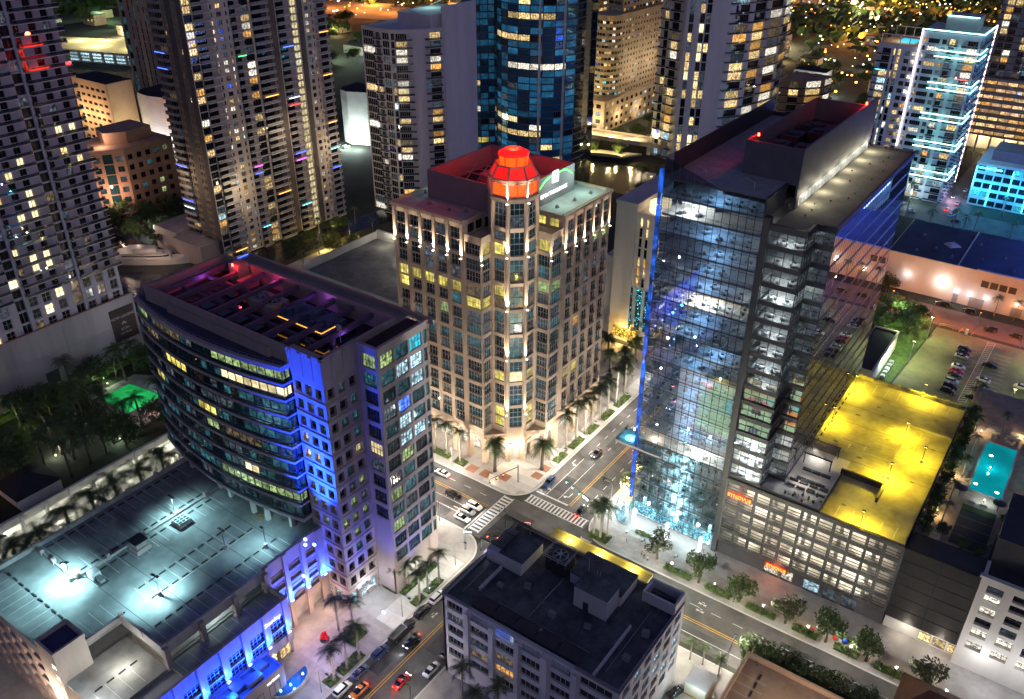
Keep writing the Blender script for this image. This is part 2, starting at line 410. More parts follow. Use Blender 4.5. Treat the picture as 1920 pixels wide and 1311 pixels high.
pv_ne = block('pavement_northeast', [(40, 124.6), (40, 204), (-70.4, 204), (-70.4, 131)]+arcpts((-64, 131), 6.4, 180, 270, 8)[1:])
pv_sw = block('pavement_southwest', [(-84.6, -60), (-84.6, 104)]+arcpts((-91.6, 104), 7, 0, 90, 7)[1:]+[(-160, 111), (-160, -60)])
pv_se = block('pavement_southeast', [(-71.6, -60), (40, -60), (40, 109.6)]+arcpts((-66, 104), 5.6, 90, 180, 6))
for nm, o, pts in (('kerb', pv_nw, [(-230, 126.3)]+arcpts((-93, 132.8), 6.5, -90, 0, 8)+[(-86.5, 204)]),
                   ('kerb', pv_ne, [(-70.4, 204)]+arcpts((-64, 131), 6.4, 180, 270, 8)+[(40, 124.6)]),
                   ('kerb', pv_sw, [(-84.6, 0), (-84.6, 104)]+arcpts((-91.6, 104), 7, 0, 90, 7)+[(-160, 111)]),
                   ('kerb', pv_se, [(40, 109.6)]+arcpts((-66, 104), 5.6, 90, 180, 6)+[(-71.6, 0)])):
    mb = MB()
    for a, b in zip(pts[:-1], pts[1:]): mb.bar((*a, 0.08), (*b, 0.08), 0.3, 0.18)
    part(nm, mb, concrete_l, o)
# pavement slabs with open joints by the tan tower's corner and the office plaza
def slabs(parent, x0, x1, y0, y1, nx, ny, m, name='paving_slab', skip=None, h=0.165, gap=0.05):
    w = (x1-x0)/nx; d = (y1-y0)/ny
    for i in range(nx):
        for j in range(ny):
            if skip and skip(x0+w*(i+.5), y0+d*(j+.5)): continue
            k = ('paving_slab', round(w, 2), round(d, 2))
            put(name, pmesh(k, lambda: MB().box(-w/2+gap/2, w/2-gap/2, -d/2+gap/2, d/2-gap/2, 0.0, h), (m,)), parent, (x0+w*(i+.5), y0+d*(j+.5), 0))
slabs(pv_nw, -99, -87.2, 127.2, 139, 5, 5, concrete_l, skip=lambda x, y: (x+93)**2+(y-132.8)**2 > 5.6**2 and x > -93 and y < 132.8)
slabs(pv_sw, -96, -85.2, 64, 80, 4, 6, mat('plaza_paving', (0.42, 0.38, 0.38), 0.7, 0.25, 0.25))
slabs(pv_sw, -90, -85.2, 81, 103, 2, 8, concrete_l)
slabs(pv_ne, -66, 4, 126.2, 131, 26, 2, mat('street_paving', (0.34, 0.30, 0.28), 0.8, 0.3, 0.3))
slabs(pv_ne, -69.6, -65, 134, 200, 2, 22, concrete_l)
slabs(pv_nw, -90.6, -87.0, 142, 200, 1, 22, concrete_l)
red_tile = mat('brick_red_paving', (0.30, 0.14, 0.09), 0.8, 0.3, 0.5)
for x, y, w in ((-103.5, 129.3, 2.6), (-99.6, 129.6, 2.6), (-89.2, 139.6, 2.4), (-89.2, 136.2, 2.4), (-95.2, 131.2, 2.6)):
    put('paving_inlay', pmesh(('paving_inlay', w), lambda: MB().box(-w/2, w/2, -w/2, w/2, 0, 0.172), (red_tile,)), pv_nw, (x, y, 0))
# road paint
def paintline(name, parts, m, label, road=None):
    for p in parts:
        A = Vector((*p[0], 0.045)); B_ = Vector((*p[1], 0.045)); d = B_-A; L = round(d.length, 2); w = p[2]
        put(name, pmesh(('dash', L, w), lambda: MB().box(0, L, -w/2, w/2, -.006, .006), (m,)), road, A, math.atan2(d.y, d.x))
def dashes(a, b, n, frac, w):
    a = Vector(a); b = Vector(b); d = (b-a)/n; return [((a+d*i)[:], (a+d*(i+frac))[:], w) for i in range(n)]
paintline('yellow_centre_line', [((-66, 116.7), (40, 116.7), .14), ((-66, 117.2), (40, 117.2), .14)], painty, 'double yellow centre line of the avenue running to the lower right', road_ew)
paintline('yellow_centre_line', [((-400, 120.1), (-92, 120.1), .14), ((-400, 120.6), (-92, 120.6), .14)], painty, 'double yellow centre line of the avenue left of the crossing', road_ew)
paintline('yellow_centre_line', [((-77.3, 131.6), (-77.3, 200), .14), ((-76.8, 131.6), (-76.8, 200), .14)], painty, 'double yellow centre line of the street beside the tan tower', road_ns)
paintline('yellow_centre_line', [((-78.9, 0), (-78.9, 105), .14), ((-78.4, 0), (-78.4, 105), .14)], painty, 'yellow centre line of the street with the parked cars', road_ns)
paintline('lane_line', dashes((-60, 120.8), (40, 120.8), 22, .45, .12)+dashes((-66, 113.6), (40, 113.6), 1, 1, .12), paintw, 'white lane lines on the avenue below the glass tower', road_ew)
paintline('lane_line', dashes((-230, 123.3), (-92, 123.3), 30, .4, .12)+[((-130, 115.0), (-94, 115.0), .12), ((-110, 117.4), (-94, 117.4), .12)], paintw, 'white lane lines on the avenue below the tan tower', road_ew)
paintline('lane_line', [((-83.6, 131.6), (-83.6, 147), .12), ((-80.4, 131.6), (-80.4, 147), .12)]+dashes((-83.6, 147), (-83.6, 198), 13, .4, .12)+dashes((-80.4, 147), (-80.4, 198), 13, .4, .12)+dashes((-73.7, 133), (-73.7, 198), 16, .4, .12), paintw, 'white lane lines on the street beside the tan tower', road_ns)
paintline('stop_line', [((-86.2, 131.5), (-77.5, 131.5), .42)], paintw, 'white stop line in front of the upper zebra crossing', road_ns)
paintline('stop_line', [((-91.9, 111.4), (-91.9, 119.6), .42)], paintw, 'white stop line in front of the waiting white cars', road_ew)
def zebra(name, label, p0, p1, wid, n, along):
    p0 = Vector(p0); p1 = Vector(p1); t = (p1-p0).normalized(); s = Vector((-t.y, t.x)); ang = math.atan2(t.y, t.x); L = (p1-p0).length
    th = thing(name, label, 'crosswalk', (*p0[:], 0))
    for i in range(n):
        c = p0+(p1-p0)*((i+.5)/n); put('stripe', pmesh(('stripe', round(L/n, 3), wid), lambda: MB().box(-L/n*.25, L/n*.25, -wid/2, wid/2, .039, .051), (paintw,)), th, (*c[:], 0), ang)
    for k in (-1, 1):
        c = p0+s*k*(wid/2+.12); put('edge_line', pmesh(('edge_line', round(L, 3)), lambda: MB().box(0, L, -.1, .1, .039, .051), (paintw,)), th, (*c[:], 0), ang)
zebra('zebra_crossing', 'long white ladder crosswalk across the street below the tan tower', (-86.6, 128.4), (-70.8, 128.4), 2.4, 17, 0)
zebra('zebra_crossing', 'white ladder crosswalk beside the three waiting white cars', (-90.0, 126.0), (-90.0, 112.0), 2.3, 13, 0)
zebra('zebra_crossing', 'short white ladder crosswalk at the lower right of the junction', (-68.2, 124.5), (-68.2, 111.2), 2.3, 12, 0)
def arrow(x, y, ang, label, turn=0):
    mb = MB(); z = .04
    mb.bar((0, -1.1, z), (0, .6, z), .2, .012)
    if turn == 0: mb.prism([(-.45, .6), (.45, .6), (0, 1.5)], z-.006, z+.006)
    else:
        mb.bar((0, .5, z+.002), (turn*.7, .9, z+.002), .2, .012); mb.prism([(turn*.6, .45), (turn*.6, 1.35), (turn*1.35, .9)][::turn], z-.006, z+.006)
    solo('road_arrow', mb, paintw, label, 'road arrow', (x, y, 0), ang)
arrow(-85, 134.8, math.pi, 'white turn arrow behind the dark car at the crossing', -1)
arrow(-78.8, 134.6, math.pi, 'white turn arrow beside the yellow line above the crossing', 1)
arrow(-85.0, 146, math.pi, 'small white road arrow farther up the street by the palms', -1)
arrow(-46, 118.8, math.pi/2, 'white left turn arrow on the avenue right of the purple roof', 1)
arrow(-80.6, 64.5, 0, 'white straight arrow on the street left of the purple roofed block', 0)
arrow(-97.5, 116, -math.pi/2, 'white arrow on the avenue ahead of the black car', 1)
def bike(x, y, ang, label):
    mb = MB(); z = .04
    for dx in (-.55, .55): mb.bar((dx-.25, -.2, z), (dx+.25, .2, z), .16, .012); mb.bar((dx-.25, .25, z+.001), (dx+.25, -.25, z+.001), .12, .01)
    mb.bar((-.5, .0, z+.002), (.5, .0, z+.002), .12, .01); mb.bar((-.3, .55, z), (.3, .55, z), .14, .012)
    solo('road_stencil', mb, paintw, label, 'road stencil', (x, y, 0), ang)
bike(-81.2, 88.5, 1.5, 'white stencil in the lane beside the white parked car')
for i, (x, y) in enumerate(((-49.4, 121.8), (-49.1, 119.9), (-39.6, 121.9), (-39.3, 120))):
    bike(x, y, 0, ['upper left', 'lower left', 'upper right', 'lower right'][i]+' white stencil on the avenue below the glass tower')
# ------------------------------------------------------------------ tan stone tower with the red lantern
def text_mesh(s, size, m, ext=0.06, shear=0.0, bold=0.0):
    cu = bpy.data.curves.new('lettering', 'FONT'); cu.body = s; cu.size = size; cu.extrude = ext; cu.align_x = 'CENTER'; cu.shear = shear; cu.offset = bold
    cu.resolution_u = 3
    o = bpy.data.objects.new('lettering', cu); COL.objects.link(o)
    dg = bpy.context.evaluated_depsgraph_get(); me = bpy.data.meshes.new_from_object(o.evaluated_get(dg))
    bpy.data.objects.remove(o)
    for v in me.vertices: v.co = (v.co.x, -v.co.z, v.co.y)
    me.materials.clear(); me.materials.append(m); me.name = 'lettering'; return me
ct = thing('office_tower', 'tan stone office tower with glowing red lantern turret at the crossing', 'office tower', (-109.6, 150.6, 0))
CX0, CX1, CY0, CY1, CZ = -127.5, -91.7, 132.7, 168.5, 62.0
tc_ = (-100.3, 141.4); TA = 4.95; TR = TA/math.cos(R(22.5))
wall = MB(); pcs = Pieces(ct)
D = 0.55
# core bodies
wall.prism([(CX0, CY0+D), (-107.25, CY0+D), (-107.25, 147), (-105, 149), (CX1-D, 149), (CX1-D, CY1), (CX0, CY1)][::1], 8.5, CZ-1.2, 1)
pw = lambda a, b: [(a-.0, b)]
ROWB = [10.2+6.38*i for i in range(8)]
rows = []
for b in ROWB: rows += [(b, b+2.62), (b+2.80, b+5.45)]
LIT_L = {}
def ct_choose_left(i, j):
    if j == 11 and i <= 4: return w_yel
    if j == 10 and i == 0: return w_yel
    if (i, j) in ((1, 11), (0, 11)): return w_yel
    if (i, j) in ((3, 9),): return w_grn
    if (i, j) in ((0, 2), (0, 3), (1, 2), (3, 2)): return w_dimw
    if j in (1, 6, 7) and random.random() < .4: return w_teal
    return pick([(5, g_navy), (4, g_teal), (3, w_dim), (1, w_teal)])
wl = [(-126.55+3.88*i, -126.55+3.88*i+2.78) for i in range(5)]
wallgrid(wall, pcs, '-Y', CY0, CX0, -107.2, 8.5, CZ, wl, rows, D, ct_choose_left, 3, 2, mull_l)
wr = [(149.9+3.82*i, 149.9+3.82*i+2.75) for i in range(5)]
def ct_choose_right(i, j):
    if (i, j) in ((4, 13), (3, 13)): return w_grn
    if (i, j) in ((1, 3), (0, 3)): return w_yel
    if (i, j) in ((1, 7), (2, 8)): return w_amber if random.random() < .5 else w_dimw
    return pick([(5, g_navy), (4, g_teal), (3, w_dim), (1, w_teal)])
wallgrid(wall, pcs, '+X', CX1, 148.2, CY1, 8.5, CZ, wr, rows, D, ct_choose_right, 3, 2, mull_l)
# proud pilasters with caps
for x in (-127.0, -123.25, -119.37, -115.5, -111.6, -107.75): wall.box(x-.38, x+.38, CY0-.22, CY0+.02, 53.2, CZ-.6, 0)
for y in (148.9, 152.95, 156.85, 160.8, 164.7, 168.0): wall.box(CX1-.02, CX1+.22, y-.38, y+.38, 53.2, CZ-.6, 0)
# cornice
wall.box(CX0-.35, -106.9, CY0-.4, CY0-.001, CZ-.45, CZ+.25, 0); wall.box(CX1+.001, CX1+.4, 147.9, CY1+.3, CZ-.45, CZ+.25, 0)
# stepped glass bays between the walls and the turret (left ones look to -Y / +X, right ones mirror them)
def bay(face, pl, u0, u1, name, lit):
    r2 = [(b, t) for b, t in rows if t < 55]+[(54.86, 57.6)]
    wallgrid(wall, pcs, face, pl, u0, u1, 8.5, 58.4, [(u0+.28, u1-.28)], r2, .4, lambda i, j: lit.get(j) or pick([(5, g_navy), (4, g_teal), (3, w_dim), (2, w_teal)]), max(2, round((u1-u0)/1.0)), 2, mull_l)
bay('-Y', CY0+.05, -107.2, -102.5, 'bay', {10: w_yel, 11: w_dimw, 2: w_teal, 0: w_dimw})
bay('+X', -102.5, CY0+.05, 136.3, 'bay', {10: w_yel, 14: w_yel})
bay('-Y', 136.3, -102.5, -98.8, 'bay', {11: w_yel, 10: w_dimw, 4: w_yel, 14: w_yel, 1: w_yel, 0: w_yel})
bay('+X', CX1-.05, 143.5, 148.2, 'bay', {11: w_grn, 10: w_teal, 12: w_teal})
bay('-Y', 143.5, -95.4, CX1-.05, 'bay', {11: w_grn, 14: w_yel})
bay('+X', -95.4, 139.8, 143.5, 'bay', {4: w_yel, 0: w_yel, 1: w_yel, 10: w_dimw})
# bay bodies behind the glass, terraces on their tops
wall.prism([(-107.2, CY0+.5), (-102.95, CY0+.5), (-102.95, 136.75), (-99, 136.75), (-99, 149), (-107.2, 149)], 8.5, 58.2, 1)
wall.prism([(-99, 143.95), (CX1-.5, 143.95), (CX1-.5, 148.9), (-99, 148.9)], 8.5, 58.15, 1)
wall.prism([(-100, 140), (-95.85, 140), (-95.85, 144.2), (-100, 144.2)], 8.5, 58.1, 1)
for (x0, x1, y0, y1) in ((-107.2, -102.6, CY0+.05, CY0+.3), (-102.75, -102.5, CY0+.05, 136.5), (CX1-.3, CX1-.05, 143.6, 148.2), (-95.4, CX1-.05, 143.5, 143.75)): wall.box(x0, x1, y0, y1, 58.4, 59.3, 0)
for q in ((-107.0, -102.8, CY0+.35, 149.2), (-102.8, -98.6, 136.6, 149.2), (-98.6, CX1-.35, 143.8, 148.1), (-98.6, -95.8, 140.2, 143.8)): wall.box(*q, 58.25, 58.45, 0)
# wall of the notch above the terraces
wallgrid(wall, pcs, '+X', -107.2, CY0+D, 140.4, 58.4, CZ, [(134.2, 136.4), (137, 139.2)], [(58.9, 61.0)], .3, lambda i, j: w_yel if i == 1 else g_black, 2, 2, mull_l)
wallgrid(wall, pcs, '-Y', 148.2, -99.6, CX1-D, 58.4, CZ, [(-98.5, -96.4), (-95.4, -93)], [(58.9, 61.0)], .3, lambda i, j: w_yel, 2, 2, mull_l)
part('wall', wall, [tan, g_black], ct)
# roof sheets and parapets
rf = part('roof', MB().prism([(CX0, CY0+.5), (-107.3, CY0+.5), (-107.3, 140), (-99.6, 148.3), (CX1-.5, 148.3), (CX1-.5, CY1), (CX0, CY1)], CZ-1.2, CZ-.25), roofp, ct)
pp = MB(); pp.box(CX0, -107.2, CY0+.1, CY0+.5, CZ-.3, CZ+.35); pp.box(CX1-.5, CX1-.1, 148.2, CY1, CZ-.3, CZ+.35); pp.box(CX0, CX0+.4, CY0+.5, CY1, CZ-.3, CZ+.35)
pp.box(CX0+.4, CX1-.5, CY1-.4, CY1, CZ-.3, CZ+.35); part('parapet', pp, tan, ct)
for x, y in ((-120, 137), (-114, 136.5), (-110.5, 138), (-96, 152), (-95.2, 158), (-94.6, 164), (-125.5, 142)):
    put('roof_vent', pmesh('roof_vent', lambda: MB().box(-.3, .3, -.3, .3, 0, .5).cone((0, 0), .22, .22, .5, .8, 8), (metal,)), rf, (x, y, CZ-.25))
# penthouse ring (open on top, red inside)
ph = MB(); PX0, PX1, PY0, PY1, PZ = -123.3, -99.3, 140.3, 164.2, 68.2
for a in ((PX0, PX1-3, PY0, PY0+.5), (PX0, PX0+.5, PY0+.5, PY1), (PX1-.5, PX1, PY0+7, PY1), (PX0+.5, PX1-.5, PY1-.5, PY1)): ph.box(*a, CZ-.25, PZ)
ph.box(PX0+.6, PX1-.6, PY0+.6, PY1-.6, CZ-.25, CZ+1.6, 1); ph.box(-116, -110, 150, 158, CZ+1.6, CZ+4.2); ph.box(-108, -104, 150, 160, CZ+1.6, CZ+3.2)
part('penthouse', ph, [mat('mauve_panel', (0.26, 0.19, 0.20), 0.75, 0.1, 0.3), roofd], ct)
fr = MB()
for k in range(4): fr.bar((-118+3*k, 146, CZ+2), (-118+3*k, 152, PZ-.5), .18, .18)
for k in range(3): fr.bar((-118, 146+3*k, PZ-.6), (-108, 146+3*k, PZ-.6), .18, .18)
part('roof_frame', fr, metal, ct)
# octagonal turret: piers, bands and a pane per storey on the three faces towards the street
tur = MB()
def octo(r, ph=22.5): return [(tc_[0]+r*math.cos(R(ph+45*i)), tc_[1]+r*math.sin(R(ph+45*i))) for i in range(8)]
tur.prism(octo(TR-.55), 6.5, 68, 1)
tb = ROWB+[61.3]
for b in tb: tur.prism(octo(TR+.02), b-.85, b, 0)
tur.prism(octo(TR+.25), 66.9, 67.9, 0); tur.prism(octo(TR+.35), 67.5, 67.75, 0)
tur.prism(octo(TR), 5.6, ROWB[0]-.85, 0)
for i in range(8):
    a = R(22.5+45*i); c = (tc_[0]+(TR-.25)*math.cos(a), tc_[1]+(TR-.25)*math.sin(a)); tur.cone(c, .52, .52, 5.6, 67.0, 8, 0, a)
part('turret', tur, [tan, g_black], ct)
fw = 2*TA*math.tan(R(22.5))-.7
for ang in (-90, -45, 0):
    nx, ny = math.cos(R(ang)), math.sin(R(ang))
    for j, b in enumerate(tb):
        h = 5.5 if j < 8 else 5.4
        for k in (0, 1):
            g = g_teal
            if ang == -45: g = {(2, 0): w_yel2, (2, 1): w_teal, (3, 0): w_teal, (3, 1): w_teal, (1, 1): w_dim, (1, 0): w_teal, (4, 0): w_dim}.get((j, k), pick([(3, g_teal), (2, w_teal), (3, w_dim)]))
            elif random.random() < .3: g = w_dim
            key, bld = pane(fw, 2.66, 3, 2)
            pcs.add('window', key, bld, (g, mull_l), (tc_[0]+(TA-.45)*nx, tc_[1]+(TA-.45)*ny, b+2.74*k), R(ang+90))
pcs.done()
# red lantern: lit windows, ribbed sloping glass, drum
red_g = emit('lantern_glass_red', (1.0, 0.010, 0.004), 0.55); red_h = emit('lantern_glass_hot', (1.0, 0.055, 0.002), 1.5)
lan = MB()
for i in range(8):
    a0, a1 = R(22.5+45*i), R(67.5+45*i)
    P0 = [(tc_[0]+r*math.cos(a), tc_[1]+r*math.sin(a)) for a in (a0, a1) for r in (TR-.35, TR-.7, 3.9)]
    lan.quad((*P0[0], 68), (*P0[3], 68), (*P0[3], 71.4), (*P0[0], 71.4), 1)
    lan.quad((*P0[0], 71.6), (*P0[3], 71.6), (*P0[5], 74.0), (*P0[2], 74.0), 0)
lp = part('lantern', lan, [red_g, red_h], ct)
lf = MB()
for i in range(8):
    a = R(22.5+45*i); c, s_ = math.cos(a), math.sin(a); f = lambda r, z: (tc_[0]+r*c, tc_[1]+r*s_, z)
    lf.bar(f(TR-.1, 67.9), f(TR-.1, 71.6), .55, .55); lf.bar(f(TR-.1, 71.6), f(3.8, 74.1), .3, .3)
    a2 = R(67.5+45*i); g = lambda r, z: (tc_[0]+r*math.cos(a2), tc_[1]+r*math.sin(a2), z)
    for z, r, w in ((68.1, TR-.15, .3), (70.9, TR-.15, .25), (71.5, TR, .45), (74.05, 3.9, .3)): lf.bar(f(r, z), g(r, z), w, w)
    m0 = Vector(f(TR-.2, 68)); m1 = Vector(g(TR-.2, 68)); mm = (m0+m1)/2; lf.bar(mm, mm+Vector((0, 0, 3.3)), .12, .12)
part('lantern_frame', lf, tan, ct)
dr = MB(); dr.cone(tc_, 3.0, 3.0, 72.8, 75.9, 20, 0); dr.cone(tc_, 3.3, 3.2, 75.9, 76.3, 20, 1); dr.cone(tc_, 3.1, 1.9, 76.3, 77.0, 20, 1)
for i in range(8):
    a = R(45*i); dr.bar((tc_[0]+3.05*math.cos(a), tc_[1]+3.05*math.sin(a), 73.4), (tc_[0]+3.05*math.cos(a), tc_[1]+3.05*math.sin(a), 75.9), .16, .16, 1)
part('lantern_drum', dr, [red_h, red_g], ct)
light('POINT', (tc_[0]-1, tc_[1]+1, 79.0), 900, (1, .05, .02), ct, 1.0)
light('POINT', (-111, 148, 70.5), 260, (1, .02, .02), ct, 1.0); light('POINT', (-104, 156, 70), 150, (1, .02, .02), ct, 1.0)
put('obstruction_light', MB().cone((0, 0), .16, .1, 0, .35, 8).mesh('obstruction_light', e_red), ct, (tc_[0]+.6, tc_[1]+.4, 76.7))
# roof sign on the penthouse
sg = put('roof_sign', text_mesh('THIRD', 1.3, e_sign, .08), ct, (PX1+.12, 155.6, 63.4), math.pi/2)
for t_, y_ in (('FIFTH', 151.8), ('BANK', 159.4)): put('roof_sign', text_mesh(t_, 1.3, e_sign, .08), ct, (PX1+.12, y_, 63.4), math.pi/2)
lg = MB(); lg.prism([(1.5*math.cos(R(a))*1.0, 1.5*math.sin(R(a))) for a in range(0, 360, 30)], 0, .12, 0)
lb = MB()
def vq(mb, pts, d0, d1, mi=0):      # flat plate in the x-z plane, d0..d1 deep
    n = len(mb.v); k = len(pts); mb.v += [(p[0], d0, p[1]) for p in pts]+[(p[0], d1, p[1]) for p in pts]
    for i in range(k): j = (i+1) % k; mb.f.append((n+i, n+j, n+k+j, n+k+i)); mb.m.append(mi)
    mb.f.append(tuple(range(n+k-1, n-1, -1))); mb.m.append(mi); mb.f.append(tuple(range(n+k, n+2*k))); mb.m.append(mi)
vq(lb, [(-1.35, 1.2), (1.15, 1.0), (1.3, 1.2), (1.3, 3.6), (1.1, 3.85), (-1.2, 3.85), (-1.35, 3.6)], -.12, 0, 0)
vq(lb, [(-.75, 1.6), (.1, 1.6), (.75, 3.3), (-.1, 3.3)], -.16, -.121, 1)
for s_ in (-1, 1):
    pts = [(s_*(1.45+5.6*t), 2.9-2.6*t*t*(1 if s_ > 0 else 1.0)+(.9*t if s_ > 0 else 0)) for t in (0, .2, .4, .6, .8, 1)]
    up = [(p[0], p[1]+.38*(1-abs(2*i/5-1)*.6)) for i, p in enumerate(pts)]
    q = pts+up[::-1]; vq(lb, q if s_ < 0 else q, -.1, 0, 1)
put('sign_emblem', lb.mesh('sign_emblem', [e_sign, e_signg]), sg, (PX1+.1, 156.4, 63.4))
sg.children[0].rotation_euler = (0, 0, 0); sg.children[0].location = (0.3, 0, 1.4)
# arcade at street level: columns, lit shopfronts behind, warm lamps under the soffit
arc = MB(); arc.box(CX0, -106, CY0+.1, CY0+4, 7.6, 8.5); arc.box(CX1-4, CX1-.1, 147, CY1, 7.6, 8.5); arc.prism(octo(TR+.3), 4.6, 5.6)
arc.prism([(-107.2, CY0), (-102.4, CY0), (-98, 137), (-95.3, 140), (CX1, 143.4), (CX1, 148.2), (-99, 150), (-108, 142)], 7.5, 8.5)
for x in (-127, -119.4, -111.6, -107.2, -102.6): arc.box(x-.6, x+.6, CY0+.1, CY0+1.3, 0.14, 7.6)
for y in (143.7, 148.5, 156.8, 164.7, 168): arc.box(CX1-1.3, CX1-.1, y-.6, y+.6, 0.14, 7.6)
for i in (6, 7, 0): a = R(22.5+45*i-22.5*0); arc.cone((tc_[0]+(TR-.5)*math.cos(a), tc_[1]+(TR-.5)*math.sin(a)), .75, .7, .14, 5.6, 10)
part('arcade', arc, tan, ct)
shop = MB(); shop.prism([(CX0, 137), (-104, 137), (-101, 140), (-98, 143), (-96, 147), (-96, CY1), (CX0, CY1)], .14, 8.5); part('shop_wall', shop, white_w, ct)
sp = Pieces(ct)
for i in range(8): key, b = pane(2.2, 4.2, 3, 4); sp.add('shop_window', key, b, (w_white, mull_l), (-126+3*i, 136.95, .5), 0)
for i in range(7): key, b = pane(2.2, 4.2, 3, 4); sp.add('shop_window', key, b, (w_white, mull_l), (-95.95, 148.5+3*i, .5), math.pi/2)
key, b = pane(2.6, 3.6, 4, 3); sp.add('door', key, b, (w_white, mull_l), (tc_[0]+3.6*.707, tc_[1]-3.6*.707, .3), R(45))
sp.done()
ent = MB(); ent.prism([(tc_[0]+r*math.cos(R(a)), tc_[1]+r*math.sin(R(a))) for r, a in ((4.1, -100), (4.1, -75), (4.1, -45), (4.1, -15), (4.1, 10), (1, 90))], .14, 5.0); part('entrance_core', ent, white_w, ct)
for x in (-124, -117, -110, -105): light('POINT', (x, CY0+2.4, 6.8), 130, (1, .82, .62), ct, .4)
for y in (146, 152, 159, 166): light('POINT', (CX1-2.2, y, 6.8), 120, (1, .84, .66), ct, .4)
light('POINT', (-98.0, 135.2, 5.2), 170, (1, .80, .58), ct, .4); light('POINT', (-95.5, 137.8, 5.2), 170, (1, .80, .58), ct, .4)
# uplights: at the foot of the top pilasters and of the turret piers
def uplight(loc, out, power=24, col=(1, .84, .62), parent=None, mesh_p=None):
    fx = put('uplight', pmesh('uplight', lambda: MB().box(-.22, .22, -.18, .18, 0, .14), (emit('uplight_lens', (1, .9, .74), 3),)), parent, loc)
    light('SPOT', (loc[0], loc[1], loc[2]+.2), power*20, col, parent, .06, 50, (-out[0]*.16, -out[1]*.16, 1), .9)
for x in (-127.0, -123.25, -119.37, -115.5, -111.6, -107.75): uplight((x, CY0-.55, 53.4), (0, -1), 95, parent=ct)
for y in (148.9, 152.95, 156.85, 160.8, 164.7, 168.0): uplight((CX1+.55, y, 53.4), (1, 0), 95, parent=ct)
for a in (-67.5, -22.5):
    for z in (14.2, 29.3, 42, 54.8, 66.9): uplight((tc_[0]+(TR+.75)*math.cos(R(a)), tc_[1]+(TR+.75)*math.sin(R(a)), z), (math.cos(R(a)), math.sin(R(a))), 80, parent=ct)
for x, y in ((-102.2, CY0-.1), (CX1+.3, 143.3)): uplight((x, y, 53.2), (.7, -.7), 50, parent=ct)
# the pale green wash on the roof ledges
light('POINT', (-95.4, 163.0, 66.5), 260, (.55, 1, .85), ct, .5); light('POINT', (-95.4, 154, 66.5), 200, (.6, 1, .85), ct, .5); light('POINT', (-125.6, 150, 65), 220, (.55, 1, .85), ct, .5)
# ------------------------------------------------------------------ curved office tower with the blue-lit corner
cb = thing('curved_office_tower', 'curved glass office tower with blue lit stone corner above the parking deck', 'office tower', (-118, 90, 0))
BZ = 57.5; wall = MB(); pcs = Pieces(cb)
fl = [5.0+3.62*i for i in range(13)]                       # storeys of the stone corner
rowsB = [(z+.75, z+2.75) for z in fl]
def blue_choose(i, j):
    if (i, j) in ((0, 8), (0, 9), (1, 8)): return w_yel2
    if (i, j) in ((0, 5), (1, 5), (2, 5), (0, 6), (1, 6), (0, 4), (1, 4)): return w_grn if random.random() < .5 else w_dimw
    return pick([(6, g_black), (2, g_navy), (2, w_dim), (1, w_teal)])
colsY = [(-102.75+2.5*i, -102.75+2.5*i+1.62) for i in range(3)]
wallgrid(wall, pcs, '-Y', 80.0, -103.3, -95.5, 4.5, BZ, colsY, rowsB, .75, blue_choose, 2, 2, mull_d)
colsX = [(80.55+2.62*i, 80.55+2.62*i+1.7) for i in range(3)]
def tan_choose(i, j):
    if (i, j) in ((2, 8),): return w_yel2
    if (i, j) in ((2, 6), (1, 5), (0, 4), (1, 4), (2, 4), (1, 3)): return w_grn
    if (i, j) in ((2, 10), (2, 11), (1, 10), (2, 9)): return w_teal
    return pick([(6, g_black), (2, g_navy), (2, w_dim), (1, w_teal)])
wallgrid(wall, pcs, '+X', -95.5, 80.0, 88.2, 4.5, BZ, colsX, rowsB, .75, tan_choose, 2, 2, mull_d)
# street storey under it: tall bright glazed doors between stone piers
wallgrid(wall, pcs, '-Y', 80.0, -103.3, -95.5, .14, 4.5, [(-102.4, -100.4), (-99.6, -97.6)], [(.3, 4.0)], .7, lambda i, j: w_cool, 2, 4, mull_l, name='door')
wallgrid(wall, pcs, '+X', -95.5, 80.0, 88.2, .14, 4.5, [(80.6, 82.3), (83.2, 85), (85.9, 87.6)], [(.3, 4.0)], .7, lambda i, j: w_cool, 2, 4, mull_l, name='door')
cn = MB(); cn.box(-95.45, -94.2, 83.0, 85.4, 3.3, 3.42)
for k in range(5): cn.box(-95.45, -94.2, 83.0+.58*k, 83.08+.58*k, 3.42, 3.55)
part('entrance_canopy', cn, metal, cb)
# stone joints: shallow pilasters on the blank attic
for a, b in ((-103.3, -102.75), (-101.13, -100.25), (-98.63, -97.75), (-96.13, -95.5)): wall.box(a, b, 79.88, 80.0, 52.6, BZ-.4)
for a, b in ((80.0, 80.55), (82.25, 83.17), (84.87, 85.79), (87.5, 88.2)): wall.box(-95.5, -95.38, a, b, 52.6, BZ-.4)
for z in fl: wall.box(-103.3, -95.38, 79.9, 79.999, z-.02, z+.1); wall.box(-95.499, -95.4, 79.9, 88.2, z-.02, z+.1)
# cores
wall.box(-103.2, -96.3, 80.8, 98.5, .14, 54, 1); wall.box(-143.4, -103.2, 80.2, 98.5, 20.6, 54, 1)
wall.box(-141, -96.1, 98.6, 103, .14, 55.6, 0)
# main parapet walls (stone) and the open well of the roof
for a in ((-143.5, -103.3, 79.6, 80.2), (-143.5, -142.9, 80.2, 98.5), (-142.9, -95.6, 98.0, 98.6), (-96.1, -95.52, 88.25, 98.0)): wall.box(*a, 53.5, BZ)
wall.box(-103.3, -96.1, 80.75, 81.2, 53.5, BZ); wall.box(-96.1, -95.5+.0, 81.2, 88.2, 53.5, BZ-.003) if False else None
wall.box(-136, -107.5, 78.95, 79.6, 53.6, 56.3)
